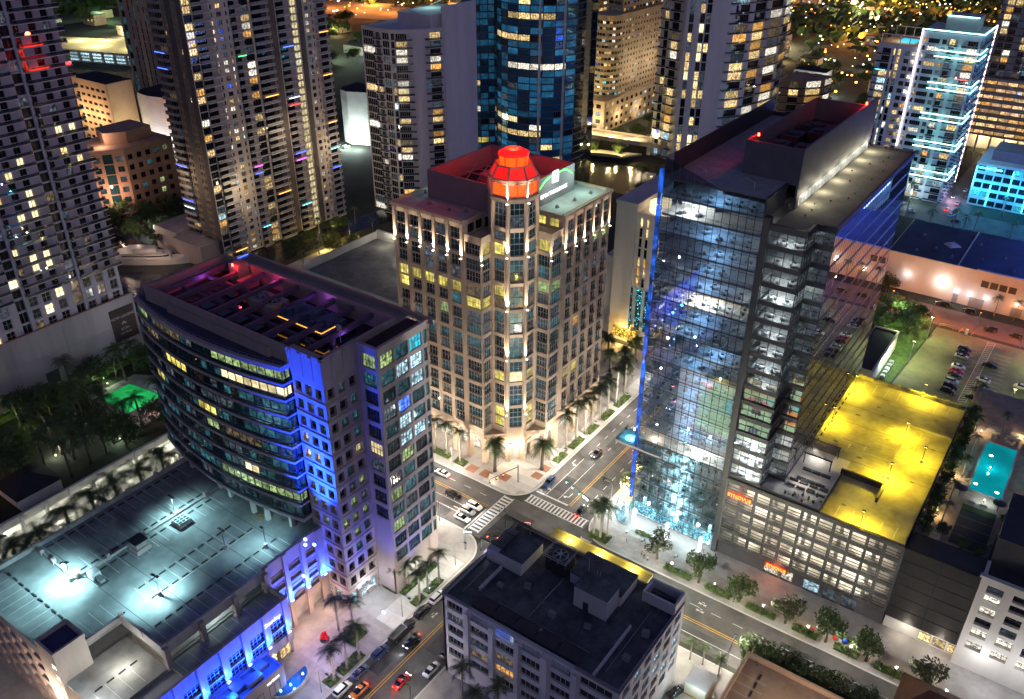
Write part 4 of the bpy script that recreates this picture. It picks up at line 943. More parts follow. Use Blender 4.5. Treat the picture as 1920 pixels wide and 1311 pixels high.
def furnish(x0, x1, y0, z, kind, n, ceil, lamp, pw, col):
    cl_ = MB()
    for k in range(max(2, int((x1-x0)/1.6))):
        u = x0+.8+1.6*k
        if u < x1-.3: cl_.box(u-.45, u+.45, y0+1.0, y0+1.25, ceil-.06, ceil); cl_.box(u-.45, u+.45, y0+4.0, y0+4.25, ceil-.06, ceil)
    part('ceiling_light', cl_, lamp, gt)
    if pw: light('POINT', ((x0+x1)/2, y0+2.2, ceil-.5), pw*(17 if pw < 50 else 9), col, gt, .4)
    for k in range(n):
        u = x0+(x1-x0)*(k+.5)/n+random.uniform(-.2, .2); v = y0+1.2+random.random()*1.6
        if kind == 'desk':
            key = 'desk'; b = lambda: MB().box(-.75, .75, -.35, .35, .58, .64, 0).box(-.7, -.64, -.3, .3, 0, .58, 0).box(.64, .7, -.3, .3, 0, .58, 0).box(-.3, .3, .05, .1, .66, 1.0, 1).box(-.2, .2, -.75, -.4, 0, .42, 1)
            put('desk', pmesh(key, b, (light_in, dgrey)), gt, (u, v, z), random.choice((0, 0, math.pi/2)))
        else:
            key = 'table'; b = lambda: MB().cone((0, 0), .5, .5, .58, .64, 10, 0).cone((0, 0), .06, .06, 0, .58, 6, 1).box(-.95, -.6, -.2, .2, 0, .42, 1).box(.6, .95, -.2, .2, 0, .42, 1).box(-.95, -.9, -.2, .2, .42, .8, 1).box(.9, .95, -.2, .2, .42, .8, 1)
            put('table', pmesh(key, b, (light_in, dgrey)), gt, (u, v, z), random.random())
def zf(j): return z0+pitch*j
for j, x0, x1, kind, lamp, pw in ((20, -62.5, -56, 'desk', lampw, 90), (15, -63.5, -45.2, 'desk', lampw, 150), (5, -57.6, -45.2, 'table', lampw, 120), (4, -63.5, -45.2, 'table', lampc, 60), (3, -63.5, -45.2, 'desk', lampc, 60),
                                 (19, -63, -46, 'desk', lampd, 16), (21, -62, -46, 'desk', lampd, 14), (8, -63, -46, 'desk', lampd, 14), (6, -63, -46, 'desk', lampd, 16), (16, -63, -46, 'desk', lampd, 16), (14, -63, -46, 'desk', lampd, 16), (11, -63, -46, 'desk', lampd, 14), (9, -63, -46, 'desk', lampd, 14), (7, -63, -46, 'desk', lampd, 14), (2, -63, -46, 'desk', lampc, 40), (12, -56, -45.2, 'desk', lampd, 16), (13, -63, -50, 'desk', lampd, 12), (18, -60, -46, 'desk', lampd, 12), (10, -60, -46, 'desk', lampd, 12), (17, -58, -50, 'desk', lampd, 10), (1, -63.5, -45.2, 'desk', lampc, 90), (0, -63.5, -45.2, 'table', lampc, 110)):
    furnish(x0, x1, GY+.6, zf(j), kind, int((x1-x0)/2.6), zf(j)+pitch-.47, lamp, pw, (1, .95, .86) if lamp is lampw else ((.45, .88, 1) if lamp is lampc else (.30, .58, 1)))
    part('back_wall', MB().box(x0, x1, GY+5.6, GY+5.8, zf(j), zf(j)+pitch-.46), light_in if j != 15 else wood_in, gt)
# open terrace with the glowing basin, upper left of the podium level
tr = MB(); tr.box(-69.0, -58.3, 136.2, 141.5, 19.1, 21.55-2.0, 0); part('terrace_slab', tr, concrete_l, gt)
part('terrace_glass', MB().box(-69, -63.9, 136.2, 136.26, 19.55, 20.5).box(-69, -68.94, 136.26, 141.5, 19.55, 20.5), glass('rail_glass', (.8, .95, 1), .15, .85), gt)
part('basin', MB().cone((-66.6, 138.3), 1.1, 1.1, 19.55, 19.75, 20), emit('basin_cyan', (.12, .85, 1), 2.2, True), gt)
light('POINT', (-66.6, 138.3, 21), 60, (.1, .7, 1), gt, .3); light('POINT', (-61, 138.6, 22.2), 60, (1, .82, .6), gt, .3)
part('terrace_wall', MB().box(-64, -58.2, 141.5, 141.8, 19.5, 22.6), mat('warm_timber', (.42, .27, .18), .7, .2, .8), gt)
for k in range(2): put('table', pmesh('table', None, (light_in, dgrey)), gt, (-62.6+2.6*k, 138.8, 19.56), .4)
# emissive boxes: the blue wash on the west corner painted in as glow
edge_wash_m = winmat('blue_wash_glow', (.02, .15, .95), .7, .5, .05)
for k in range(11): put('edge_wash_box', pmesh('edge_wash_box', lambda: MB().box(-.32, .32, -.45, .45, 0, 6.6), (edge_wash_m,)), gt, (-64.75, 137.6, 5.0+6.9*k))
for k in range(4): put('edge_lamp', pmesh('edge_lamp', lambda: MB().cone((0, 0), .2, .2, 0, .3, 8), (emit('edge_lamp_blue', (.4, .6, 1), 14),)), gt, (-65.3+.3*(k % 2), 136.6, (20.9, 23.6, 2.4, 6.0)[k]))
for z in (1.0, 24, 48): light('SPOT', (-66.0, 136.0, z), 3000, (.03, .12, 1), gt, .2, 70, (.10, .05, 1), .8)
# dark recessed strip between the two halves
part('dark_strip', MB().box(GX1+.0, -43.65, GY+.05, GY+1.5, .14, 76.2), metal_d, gt)
# roofs
wr_ = part('roof', MB().box(GX0+.2, GX1-.1, GY+.4, 189.6, 78.9, 79.05), roofd, gt)
cp = MB(); cp.box(-52.7, GX1+.05, GY+.06, GY+.35, 78.6, 79.3); cp.box(GX1-.3, GX1+.05, GY+.4, 147, 75.5, 79.4); cp.box(GX0, GX1, 189.3, 189.65, 79.05, 80.2); cp.box(GX0-.1, GX0+.25, 141, 189.7, 79.05, 83.0); part('parapet', cp, dgrey, gt)
part('parapet_glass', MB().box(GX0-.08, GX0-.03, 137.1, 141, 79.0, 83.2), gl, gt)
for x, y in ((-58, 141.5), (-48.5, 140.5)): put('davit', MB().tube([(0, 0, 0), (0, 0, 1.5), (-1.6, -.4, 2.2)], .06, 5).mesh('davit', alu), wr_, (x, y, 79.05))
phs = MB(); phs.box(-53.6, -43.0, 147.4, 185, 79.05, 85.6, 0); phs.box(-44.5, -43.0, 147.4, 195, 74.4, 79.05, 0)
ph_ = part('penthouse', MB().box(-53.6, -53.2, 147.4, 185, 79.05, 85.6).box(-53.2, -43.4, 147.4, 147.8, 79.05, 85.6).box(-43.4, -43.0, 147.4, 193.5, 76.8, 85.6).box(-53.2, -43.4, 184.6, 185, 79.05, 85.6).box(-53.2, -43.4, 147.8, 184.6, 79.06, 81.2, 1).box(-44.2, -43.02, 147.45, 193.4, 74.4, 76.79, 2), [mat('penthouse_panel', (.15, .14, .16), .7, .12, .3), roofd, dgrey], gt)
lv = Pieces(gt)
for k in range(22): lv.add('louvre_light', *pane(1.55, 1.75, 5, 1, .08), (emit('louvre_glow', (.95, .95, .80), 1.5), metal), (-42.98, 150.0+1.95*k, 74.9), math.pi/2)
lv.done()
for y in (152, 160, 168, 176, 184, 191): light('POINT', (-41.8, y, 76.2), 90, (1, .93, .66), gt, .4)
for k, (x, y, w, d, h) in enumerate(((-50.5, 156, 3.6, 4, 2.4), (-46.5, 158, 3, 5, 1.8), (-50.5, 164, 3.5, 5, 2.2), (-46.8, 167, 3, 4, 2.6), (-49, 174, 6, 4, 1.8))): put('roof_plant', MB().box(-w/2, w/2, -d/2, d/2, 0, h).cone((0, 0), min(w, d)*.35, min(w, d)*.35, h, h+.3, 12).mesh('roof_plant', metal_d), gt, (x, y, 81.2))
for x, y, z in ((-52.6, 150.5, 85.7), (-43.2, 184.6, 85.7)):
    put('obstruction_light', pmesh('obstruction_light_big', lambda: MB().cone((0, 0), .22, .16, 0, .5, 8), (e_red,)), gt, (x, y, z)); light('POINT', (x-.4, y-.5, z+1.2), 90, (1, .02, .01), gt, .2)
# east half: two stepped facets and the long side towards the yellow deck
ep = Pieces(gt); er = Pieces(gt); EP = 3.58; EZ0 = 20.6; EN = 15
bands = MB()
def facet(face, pl, u0, u1, n, gm, zstart=0):
    rz, pt = face_frame(face); w = (u1-u0)/n
    for j in range(zstart, EN):
        z = EZ0+EP*j
        for i in range(n): ep.add('glass_panel', ('east_panel', round(w, 3)), lambda: MB().box(-w/2+.03, w/2-.03, 0, .04, .0, EP-.95), (gm,), pt(u0+w*(i+.5), .1, z+.85, pl), rz)
        for i in range(n+1): u = u0+w*i; fbox(bands, face, pl, u-.04, u+.04, -.02, .1, z+.8, z+EP-.1)
        fbox(bands, face, pl, u0, u1, -.02, .1, z+EP*.62, z+EP*.62+.06)
facet('-Y', 137.6, -43.6, -37.3, 4, gl); facet('+X', -37.3, 137.6, 142.5, 3, gl); facet('-Y', 142.5, -37.25, -33.9, 2, gl)
for j in range(EN+1):
    z = EZ0+EP*j
    for f, pl, a, b in (('-Y', 137.6, -43.6, -37.1), ('+X', -37.3, 137.4, 142.5), ('-Y', 142.5, -37.2, -33.7), ('+X', -33.9, 142.3, 195)): fbox(bands, f, pl, a, b, -.22 if pl != -33.9 else .03, .3, z-.1, z+.82 if pl != -33.9 else z+.55)
part('spandrel_bands', bands, metal_d, gt, kind='stuff'); ep.done()
ribbon = MB().box(0, 52.4, 0, .05, 0, EP-.68)
rbm = ribbon.mesh('glass_ribbon', [gl2])
for j in range(EN): put('glass_ribbon', rbm, gt, (-33.95, 142.6, EZ0+EP*j+.56), math.pi/2)
rm = MB()
for k in range(36):
    y = 142.6+1.48*k; rm.box(-33.98, -33.93, y-.035, y+.035, EZ0, EZ0+EP*EN)
part('side_mullions', rm, mull_d, gt, kind='stuff')
ef = MB(); ef.prism([(-43.5, 137.9), (-37.6, 137.9), (-37.6, 142.8), (-34.2, 142.8), (-34.2, 194.5), (-43.5, 194.5)], -.4, 0, 0)
efm = ef.mesh('floor_plate', [MATS['interior_floor']])
for j in range(EN+1): put('floor_plate', efm, gt, (0, 0, EZ0+EP*j))
part('east_core', MB().box(-42.6, -35.4, 148.5, 194.4, 20.6, 74), MATS['core_wall'], gt)
part('east_roof', MB().prism([(-43.5, 137.7), (-37.3, 137.7), (-37.3, 142.6), (-34.0, 142.6), (-34.0, 195), (-43.5, 195)], 74.35, 74.6), mat('tan_roof', (.22, .20, .16), .85, .4, .12), gt)
ec = MB()
for a in ((-43.6, -37.2, 137.45, 137.9), (-37.5, -37.05, 137.9, 142.6), (-37.05, -33.7, 142.3, 142.75), (-34.15, -33.7, 142.75, 195), (-43.5, -33.7, 195, 195.4)): ec.box(*a, 73.9, 75.1)
part('east_parapet', ec, dgrey, gt)
for k in range(14): put('roof_drain', pmesh('roof_drain', lambda: MB().cone((0, 0), .16, .14, 0, .25, 8), (metal_d,)), gt, (-41.5+random.random()*6, 146+3.3*k, 74.6))
for j, lamp, pw in ((11, lampc, 70), (0, lampw, 70), (1, lampw, 80), (2, lampw, 50), (8, lampd, 14), (7, lampd, 16), (9, lampd, 14), (12, lampd, 10), (10, lampd, 12), (6, lampd, 12), (14, lampd, 12), (13, lampd, 10)):
    furnish(-43.2, -37.8, 138.0, EZ0+EP*j, 'desk', 2, EZ0+EP*(j+1)-.42, lamp, pw, (1, .95, .86)); furnish(-37.0, -34.3, 143.0, EZ0+EP*j, 'desk', 1, EZ0+EP*(j+1)-.42, lamp, 0, (1, 1, 1))
    if pw > 40: part('back_wall', MB().box(-43.2, -34.4, 147.5, 147.7, EZ0+EP*j, EZ0+EP*(j+1)-.42), light_in, gt)
# street front of the tower: bright lobby, canopy, light columns, faceted glass entrance
lob = Pieces(gt)
for k in range(7): lob.add('lobby_window', *pane(2.5, 4.0, 2, 2), (w_cool, mull_d), (-62.4+2.65*k, GY+1.0, .3), 0)
lob.done(); part('lobby_wall', MB().box(GX0, GX1, GY+1.1, GY+1.4, .14, 4.6), light_in, gt)
cn = MB(); cn.box(-64, -44.9, 134.2, 137.0, 4.3, 4.45)
for k in range(9): cn.box(-63.8+2.35*k, -63.68+2.35*k, 134.2, 137.0, 4.45, 4.7)
part('glass_canopy', cn, glass('canopy_glass', (.75, .97, 1), .04, .95), gt)
for x, y in ((-64.8, 136.2), (-62.2, 134.6), (-54.2, 134.6), (-46.4, 134.6)): put('light_column', pmesh('light_column', lambda: MB().box(-.28, .28, -.28, .28, 0, 4.4), (emit('light_column_white', (.85, .95, 1), 2.5, True),)), gt, (x, y, .14))
for x in (-61, -55, -49): light('POINT', (x, 134.9, 3.6), 230, (.75, .95, 1), gt, .4)
light('POINT', (-66.5, 135.5, 3.2), 260, (.75, .93, 1), gt, .4)
eg = MB()
q = [(-69.0, 140.5), (-68.3, 136.6), (-66.2, 134.0), (-63.9, 133.6)]
for a, b in zip(q[:-1], q[1:]): eg.quad((*a, .14), (*b, .14), (b[0]+.9, b[1]+.9, 4.2), (a[0]+.9, a[1]+.9, 4.2))
part('entrance_glass', eg, glass('entrance_glass', (.5, .9, 1), .2, .8), gt)
ef_ = MB()
for a, b in zip(q[:-1], q[1:]):
    for t in (0, .33, .66, 1):
        p = (a[0]+(b[0]-a[0])*t, a[1]+(b[1]-a[1])*t); ef_.bar((*p, .14), (p[0]+.9, p[1]+.9, 4.2), .09, .09)
    for t in (0, .33, .66, 1): ef_.bar((a[0]+.9*t, a[1]+.9*t, .14+4.06*t), (b[0]+.9*t, b[1]+.9*t, .14+4.06*t), .09, .09)
part('entrance_frame', ef_, alu, gt)

# ------------------------------------------------------------------ podium garage of the glass tower with the yellow lit top deck
pg = thing('podium_garage', 'screened podium garage with yellow lit top deck beside the glass tower', 'parking garage', (-24, 160, 0))
PX0_, PX1_, PYF, PZT = -43.6, -9.3, 137.0, 20.0
dk = MB(); dk.prism([(-43.5, 137.3), (-9.3, 137.3), (-9.3, 192.4), (-43.5, 192.4)], PZT-.5, PZT); part('top_deck', dk, deck_y, pg)
pgm = mat('garage_concrete', (.60, .57, .50), .8, .2, .2)
for k in range(5): part('garage_level', MB().box(-43.4, -9.4, 138.0, 191, 4.2+3.15*k-.35, 4.2+3.15*k), pgm, pg)
part('rear_wall', MB().box(-43.4, -9.4, 150, 150.4, .14, 19.5), pgm, pg)
part('side_wall', MB().box(-9.45, -9.3, 138, 192, .14, 20.9), dgrey, pg)
cl_ = Pieces(pg)
for k in range(5):
    for x in (-40, -33.5, -27, -20.5, -14, -10): cl_.add('column', 'garage_column', lambda: MB().box(-.35, .35, -.35, .35, 0, 2.8), (pgm,), (x, 138.8, 4.2+3.15*k), 0)
    for i in range(4): cl_.add('ceiling_lamp', 'garage_lamp', lambda: MB().box(-.8, .8, -.12, .12, -.1, 0), (emit('garage_lamp', (1, .9, .62), 6),), (-38.5+8*i, 142.4, 4.2+3.15*(k+1)-.4), 0); 
    for i in range(3): light('POINT', (-38+10*i+2*(k % 2), 142.2, 4.2+3.15*(k+1)-1.0), 430*random.uniform(.4, 1.3), (1, .93, .76), pg, .4)
cl_.done()
sc_ = MB()                                        # screen of fine vertical slats on rails
for k in range(5):
    z = 4.2+3.15*k; sc_.box(PX0_, PX1_, PYF-.02, PYF+.25, z-.45, z+.50, 0)
sc_.box(PX0_, PX1_, PYF-.02, PYF+.3, PZT-.5, PZT+.55, 0)
for k in range(12): x = PX0_+34.3*k/11; sc_.box(x-.28, x+.28, PYF-.06, PYF+.3, 4.0, PZT+.3, 0)
for k in range(5):
    z = 4.2+3.15*k
    for dz in (1.15, 1.9): sc_.box(PX0_, PX1_, PYF-.0, PYF+.1, z+dz-.06, z+dz+.06, 0)
part('screen_frame', sc_, mat('screen_steel', (.07, .072, .078), .5, .2, .4, metal=.4), pg)
sl = MB()
for k in range(150): x = PX0_+34.3*k/150; sl.box(x-.03, x+.03, PYF-.12, PYF-.04, 4.0, PZT+.2)
part('screen_slats', sl, mat('slat_steel', (.20, .20, .20), .5, .1, .4, metal=.4), pg, kind='stuff')
sg1 = put('facade_sign', text_mesh('SYNOVUS', 1.12, e_signr, .06, 0, .02), pg, (-40.5, PYF-.3, 16.5), 0)
part('sign_glow_tray', MB().box(-43.2, -37.9, PYF-.24, PYF-.17, 16.3, 17.75), mat('sign_red', (.35, .03, .02), .5), pg); light('AREA', (-40.5, PYF-1.2, 17), 14, (1, .12, .03), pg, 1.5, aim=(0, 1, 0))
# shops at the pavement
gsh = Pieces(pg)
wl_ = MB(); wallgrid(wl_, gsh, '-Y', 137.6, PX0_, PX1_, .14, 3.7, [(-33.3, -30.2), (-29.6, -27.2), (-25.0, -21.8), (-21, -18), (-17.3, -14.5)], [(.3, 2.9)], .4, lambda i, j: (w_white, w_white, w_cool, w_dim, w_dim)[i], 3, 1, mull_d, name='shop_window'); part('shop_front', wl_, dgrey, pg); gsh.done()
put('shop_sign', text_mesh('SYNOVUS', .92, e_signr, .06, 0, .02), pg, (-30.6, 136.7, 2.95), 0); part('sign_board', MB().box(-33, -28.2, 136.78, 137.1, 2.75, 4.05), mat('sign_red', (.35, .03, .02), .5), pg)
light('POINT', (-30.6, 135.8, 3.4), 50, (1, .25, .1), pg, .3)
# top deck: parapets, ramp beams, painted bays, yellow lamps
dp = MB(); dp.box(-25, -9.3, 137.3, 137.6, PZT, PZT+.8); dp.box(-9.6, -9.3, 137.6, 192.4, PZT, PZT+.8); dp.box(-34, -9.6, 192.1, 192.4, PZT, PZT+1.0)
part('parapet', dp, deck_y, pg)
part('ramp_beam', MB().box(-25.6, -17.1, 152.2, 152.7, PZT, PZT+1.3).box(-17.4, -16.9, 147.4, 152.2, PZT, PZT+1.2), metal_d, pg)
part('ramp_wall', MB().box(-18.4, -18.0, 156, 178, PZT, PZT+.7).box(-18.0, -9.6, 177.8, 178.2, PZT, PZT+.6), deck_y, pg)
dpc = Pieces(pg)
for k in range(9): dpc.add('railing_post', 'deck_post', lambda: MB().box(-.35, .35, -.35, .35, 0, 1.2), (deck_y,), (-32.5+2.7*k, 192.2, PZT), 0)
for k in range(8): dpc.add('bay_line', 'deck_bay_a', lambda: MB().box(-.06, .06, -2.2, 2.2, 0, .008), (paintw,), (-31.5+2.7*k, 189.2, PZT+.004), 0)
for k in range(12): dpc.add('bay_line', 'bay_line', None, (paintw,), (-31.4, 157.5+2.5*k, PZT+.004), 0); dpc.add('wheel_stop', 'wheel_stop', None, (stopm,), (-33.2, 158.7+2.5*k, PZT), 0)
for k in range(8): dpc.add('bay_line', 'bay_line', None, (paintw,), (-20.8, 157.5+2.5*k, PZT+.004), 0)
for k in range(5): dpc.add('bay_line', 'deck_bay_a', lambda: MB().box(-.06, .06, -2.2, 2.2, 0, .008), (paintw,), (-22.5+2.7*k, 140.1, PZT+.004), 0)
for x, y in ((-27, 163), (-24, 164)): dpc.add('deck_arrow', 'deck_arrow', lambda: MB().box(-.1, .1, -.9, .3, 0, .008).prism([(-.4, .3), (.4, .3), (0, 1.0)], 0, .008), (paintw,), (x, y, PZT+.004), 0)
dpc.add('lane_edge', 'lane_edge', lambda: MB().box(-.07, .07, -12, 12, 0, .008), (painty,), (-15.4, 165, PZT+.004), 0)
dpc.done()
def ylamp(x, y, lab, pw, on_wall=False, h=4.0):
    t = thing('yellow_deck_lamp', lab, 'deck lamp', (x, y, PZT), 'yellow lamps on the garage deck')
    put('pole', pmesh(('ypole', h), lambda: MB().tube([(0, 0, 0), (0, 0, h)], .07, 6), (metal_d,)), t, (x, y, PZT)); put('lamp_head', pmesh('ylamp_head', lambda: MB().box(-.3, .3, -.25, .25, 0, .16, 0).box(-.25, .25, -.2, .2, -.05, 0, 1), (metal_d, emit('sodium_lamp', (1, .72, .16), 24))), t, (x, y, PZT+h))
    put('base', pmesh('ylamp_base', lambda: MB().box(-.3, .3, -.3, .3, 0, .7), (concrete_l,)), t, (x, y, PZT))
    light('SPOT', (x, y, PZT+h-.12), pw, (1, .74, .02), t, .2, 164, (0, 0, -1), .4)
YC = 1800
ylamp(-32.9, 186, 'yellow deck lamp at the foot of the glass wall, farthest back', YC); ylamp(-32.9, 169.8, 'yellow deck lamp at the foot of the glass wall, in the middle', YC*1.1); ylamp(-18.2, 173, 'yellow deck lamp on the low ramp wall, upper one', YC)
ylamp(-18.8, 191.6, 'yellow deck lamp on the rear parapet beside the car park', YC); ylamp(-17.2, 156.3, 'yellow deck lamp at the lower end of the ramp wall', YC*1.3); ylamp(-17.6, 138.2, 'yellow deck lamp on the front parapet above the slatted screen', YC*1.1); ylamp(-13, 166, 'yellow deck lamp in the open right part of the deck', YC*.6)
# terrace with pergola, sofas and planters on the podium corner
rt = thing('roof_terrace', 'roof terrace with sofas and a slatted pergola beside the yellow deck', 'roof terrace', (-29.5, 147, PZT))
part('terrace_floor', MB().box(-37.2, -25.1, 137.5, 157.5, PZT+.004, PZT+.12), mat('pale_terrace', (.55, .53, .50), .7, .15, .4), rt)
part('low_wall', MB().box(-37.2, -25.1, 137.4, 137.6, PZT, PZT+1.0).box(-25.3, -25.0, 137.6, 152, PZT, PZT+1.0), metal_d, rt)
pgl = MB()
for x in (-33.0, -27.6):
    for y in (151.5, 157.0): pgl.box(x-.1, x+.1, y-.1, y+.1, PZT+.12, PZT+2.6)
for y in (151.4, 157.1): pgl.box(-33.2, -27.4, y-.1, y+.1, PZT+2.6, PZT+2.85)
for k in range(22): pgl.box(-33.1+.26*k, -33.0+.26*k, 151.5, 157.0, PZT+2.85, PZT+2.95)
part('pergola', pgl, metal_d, rt)
rp = Pieces(rt)
for k in range(6): rp.add('planter', 'planter', lambda: MB().box(-.9, .9, -.3, .3, 0, .5), (metal_d,), (-31.4+1.9*(k % 3), 145.6+(k//3)*3.6, PZT+.12), 0)
for k in range(8): rp.add('sofa', 'sofa', lambda: MB().box(-.8, .8, -.35, .35, .12, .36).box(-.8, .8, .2, .35, .36, .68).box(-.8, -.66, -.35, .2, .36, .55).box(.66, .8, -.35, .2, .36, .55), (mat('sofa_grey', (.10, .10, .11), .9),), (-32.5+2*(k % 4), 142.6+(k//4)*1.9, PZT+.12), random.choice((0, math.pi)))
for k in range(5): rp.add('table', 'table', None, (light_in, dgrey), (-31.8+1.6*k, 139.6+(k % 2), PZT+.12), .5*k)
rp.done()
light('POINT', (-30.5, 144, PZT+3.2), 90, (1, .93, .84), rt, .3); light('POINT', (-31, 154, PZT+2.2), 70, (1, .93, .84), rt, .3)
# ------------------------------------------------------------------ low office block in the foreground
fo = thing('office_block', 'pale low office block with flat dark purple roof in the foreground', 'office block', (-53.5, 90, 0))
FX0, FX1, FY0, FY1, FZ = -70.9, -36.2, 79.5, 102.0, 20.0
w = MB(); fp = Pieces(fo)
fw = mat('pale_grey_render', (.52, .51, .55), .8, .12, .25, streak=True)
frows = [(5.6+2.9*j, 7.4+2.9*j) for j in range(5)]
def fchoose(i, j):
    if (i, j) in ((2, 4),): return w_cool
    if (i, j) in ((2, 1),): return w_amber
    if (i, j) in ((1, 1), (2, 2)): return w_dimw
    return pick([(5, g_black), (3, g_navy), (2, w_dim)])
cols = [(-69.9, -66.6), (-65.0, -61.2), (-59.7, -55.9), (-54.5, -50.7), (-48.7, -44.9), (-43.2, -37.4)]
wallgrid(w, fp, '-Y', FY0, FX0, FX1, .14, FZ, cols, frows, .4, fchoose, 4, 1, mull_l)
for u in (-65.6, -60.4, -55.2, -49.6, -44.0): w.box(u-.42, u+.42, FY0-.35, FY0-.001, 2.0, FZ-1.4)
def fchoose_r(i, j): return w_cool if random.random() < .35 else pick([(4, g_black), (3, w_teal)])
wallgrid(w, fp, '+X', FX1, FY0, FY1, .14, FZ, even(FY0+.5, FY1-.5, 6, 2.4), frows, .4, fchoose_r, 3, 1, mull_l)
w.box(FX0, FX1-.45, FY0+.45, FY1-.4, .14, FZ-.7, 1)
w.box(FX0, FX0+.4, FY0, FY1-.1, .14, FZ-.003)
part('wall', w, [fw, g_black], fo); fp.done()
# the side away from the camera: green and orange mural with bright shop windows (seen mirrored in the glass tower)
mw = MB(); mw.box(FX0+.4, FX1, FY1-.4, FY1, .14, FZ)
part('rear_wall', mw, fw, fo)
mural_g = mat('mural_green', (.42, .62, .36), .7, .1, .4); mural_o = mat('mural_orange', (.75, .22, .04), .7, .15, .4); mural_t = mat('mural_teal', (.20, .55, .55), .7, .1, .4); mural_r = mat('mural_red', (.65, .10, .10), .7, .1, .4); mural_y = mat('mural_yellow', (.80, .52, .08), .7, .1, .4)
mu_ = MB(); vq_ = []
def blob(mb, cx, cz, rx, rz, mi, y, n=14, ph=0): vq(mb, [(cx+rx*math.cos(2*math.pi*k/n+ph)*(1+.15*math.sin(3*k)), cz+rz*math.sin(2*math.pi*k/n+ph)) for k in range(n)][::-1], y, y+.02, mi)
mu_.box(-65, -36.5, FY1+.002, FY1+.03, 4.5, 19.5, 0)
for cx, cz, rx, rz, mi in ((-63.4, 17.5, 1.4, 1.8, 1), (-57, 13, 1.6, 2.4, 2), (-51, 15.6, 3.2, 1.5, 3), (-47, 17.8, 2.6, 1.3, 2), (-41.5, 14.5, 2.4, 2.6, 1), (-40, 10, 2.8, 2.2, 4), (-45, 8.4, 2.2, 2.0, 1), (-38.5, 17.4, 1.6, 1.5, 3), (-43.6, 12, 1.6, 1.2, 2)): blob(mu_, cx, cz, rx, rz, mi, FY1+.035)
part('mural', mu_, [mural_g, mural_o, mural_t, mural_r, mural_y], fo)
mp = Pieces(fo)
for i in range(3):
    for j in range(4): mp.add('rear_window', *pane(2.4, 1.5, 3, 1), (g_black, alu), (-55.5+4.6*i, FY1+.12, 7.2+2.7*j), math.pi)
for i in range(5): mp.add('shop_window', *pane(2.9, 2.6, 2, 1), (w_cool if i < 4 else w_white, mull_d), (-68+3.6*i, FY1+.12, .5), math.pi)
mp.done()
for x in (-66, -60, -54, -48, -42): light('POINT', (x, FY1+2.4, 4.2), 420, (1, .93, .8), fo, .3)
for x in (-61, -53, -45, -39): light('SPOT', (x, FY1+3.4, 3.0), 11000, (1, .95, .85), fo, .3, 110, (0, -.42, 1), .7)
put('rear_sign', text_mesh('FAT', 1.2, e_sign, .05), fo, (-63, FY1+.25, 17.2), math.pi)
# yellow lit ledge along that side
part('ledge', MB().box(-64, -43.5, FY1+.04, FY1+2.4, 19.7, 20.0).box(-64, -43.5, FY1+2.25, FY1+2.4, 20.0, 20.4), mat('ledge_ochre', (.55, .47, .22), .7, .15, .4), fo)
for x in (-60, -53.5, -47): light('POINT', (x, FY1+1.2, 20.8), 80, (1, .82, .2), fo, .2)
# roof, parapets and roof huts
rfm = mat('purple_roof', (.085, .09, .11), .85, .6, .35)
rf = part('roof', MB().box(FX0+.4, FX1-.4, FY0+.4, FY1-.4, FZ-.7, FZ-.55), rfm, fo)
pr_ = MB(); pr_.box(FX0-.15, FX1+.15, FY0-.15, FY0+.25, FZ-.2, FZ+.15); pr_.box(FX0-.15, FX0+.25, FY0+.25, FY1, FZ-.2, FZ+.15); pr_.box(FX1-.25, FX1+.15, FY0+.25, FY1, FZ-.2, FZ+.15); pr_.box(FX0+.25, FX1-.25, FY1-.4, FY1+.02, FZ-.2, FZ+.1)
part('parapet', pr_, mat('parapet_mauve', (.20, .18, .22), .8, .15, .3), fo)
part('divider_wall', MB().box(-41.3, -41.0, 79.9, 92, FZ-.55, FZ+.25).box(-66.5, -66.2, 84, 90.5, FZ-.55, FZ+.2), fw, fo)
h = Pieces(fo)
part('roof_hut', MB().box(-70.0, -62.5, 91.0, 92.2, FZ-.55, FZ+2.0).box(-70.0, -62.5, 92.2, 98, FZ-.55, FZ+1.9), [fw], fo)
part('hut_roof', MB().box(-67.5, -62.4, 91.3, 98.1, FZ+2.01, FZ+2.15), rfm, fo)
pg_ = MB()
for k in range(17): pg_.bar((-72.0+.34*k, 92.0, FZ+2.75), (-72.0+.34*k, 99.6, FZ+2.75), .10, .14)
for y in (92, 95.8, 99.6): pg_.bar((-72.2, y, FZ+2.6), (-66.4, y, FZ+2.6), .16, .16)
for x in (-72.1, -66.5):
    for y in (92, 99.6): pg_.bar((x, y, FZ-.5), (x, y, FZ+2.6), .2, .2)
part('roof_pergola', pg_, metal_d, fo)
light('POINT', (-71.5, 92.0, FZ+.8), 30, (.85, .9, 1), fo, .2)
ac = MB(); ac.box(-60.0, -56.0, 95, 98.6, FZ-.3, FZ+2.4, 0)
for k in range(9): ac.box(-60.05, -60.0, 95.2+.38*k, 95.35+.38*k, FZ, FZ+2.1, 0); ac.box(-59.8+.44*k, -59.65+.44*k, 94.95, 95.0, FZ, FZ+2.1, 0)
act = part('chiller', ac, metal_d, fo)
put('fan', pmesh('fan', None, (g_black, metal)), act, (-58, 96.8, FZ+2.4))
ra = MB()
for a, b in (((-60.3, 94.7), (-55.7, 94.7)), ((-55.7, 94.7), (-55.7, 98.9)), ((-60.3, 94.7), (-60.3, 98.9)), ((-60.3, 98.9), (-55.7, 98.9))):
    for z in (2.9, 3.4): ra.bar((*a, FZ+z), (*b, FZ+z), .06, .06)
    for t in (0, .33, .66): p = (a[0]+(b[0]-a[0])*t, a[1]+(b[1]-a[1])*t); ra.bar((*p, FZ+2.3), (*p, FZ+3.4), .06, .06)
part('chiller_rail', ra, alu, act)
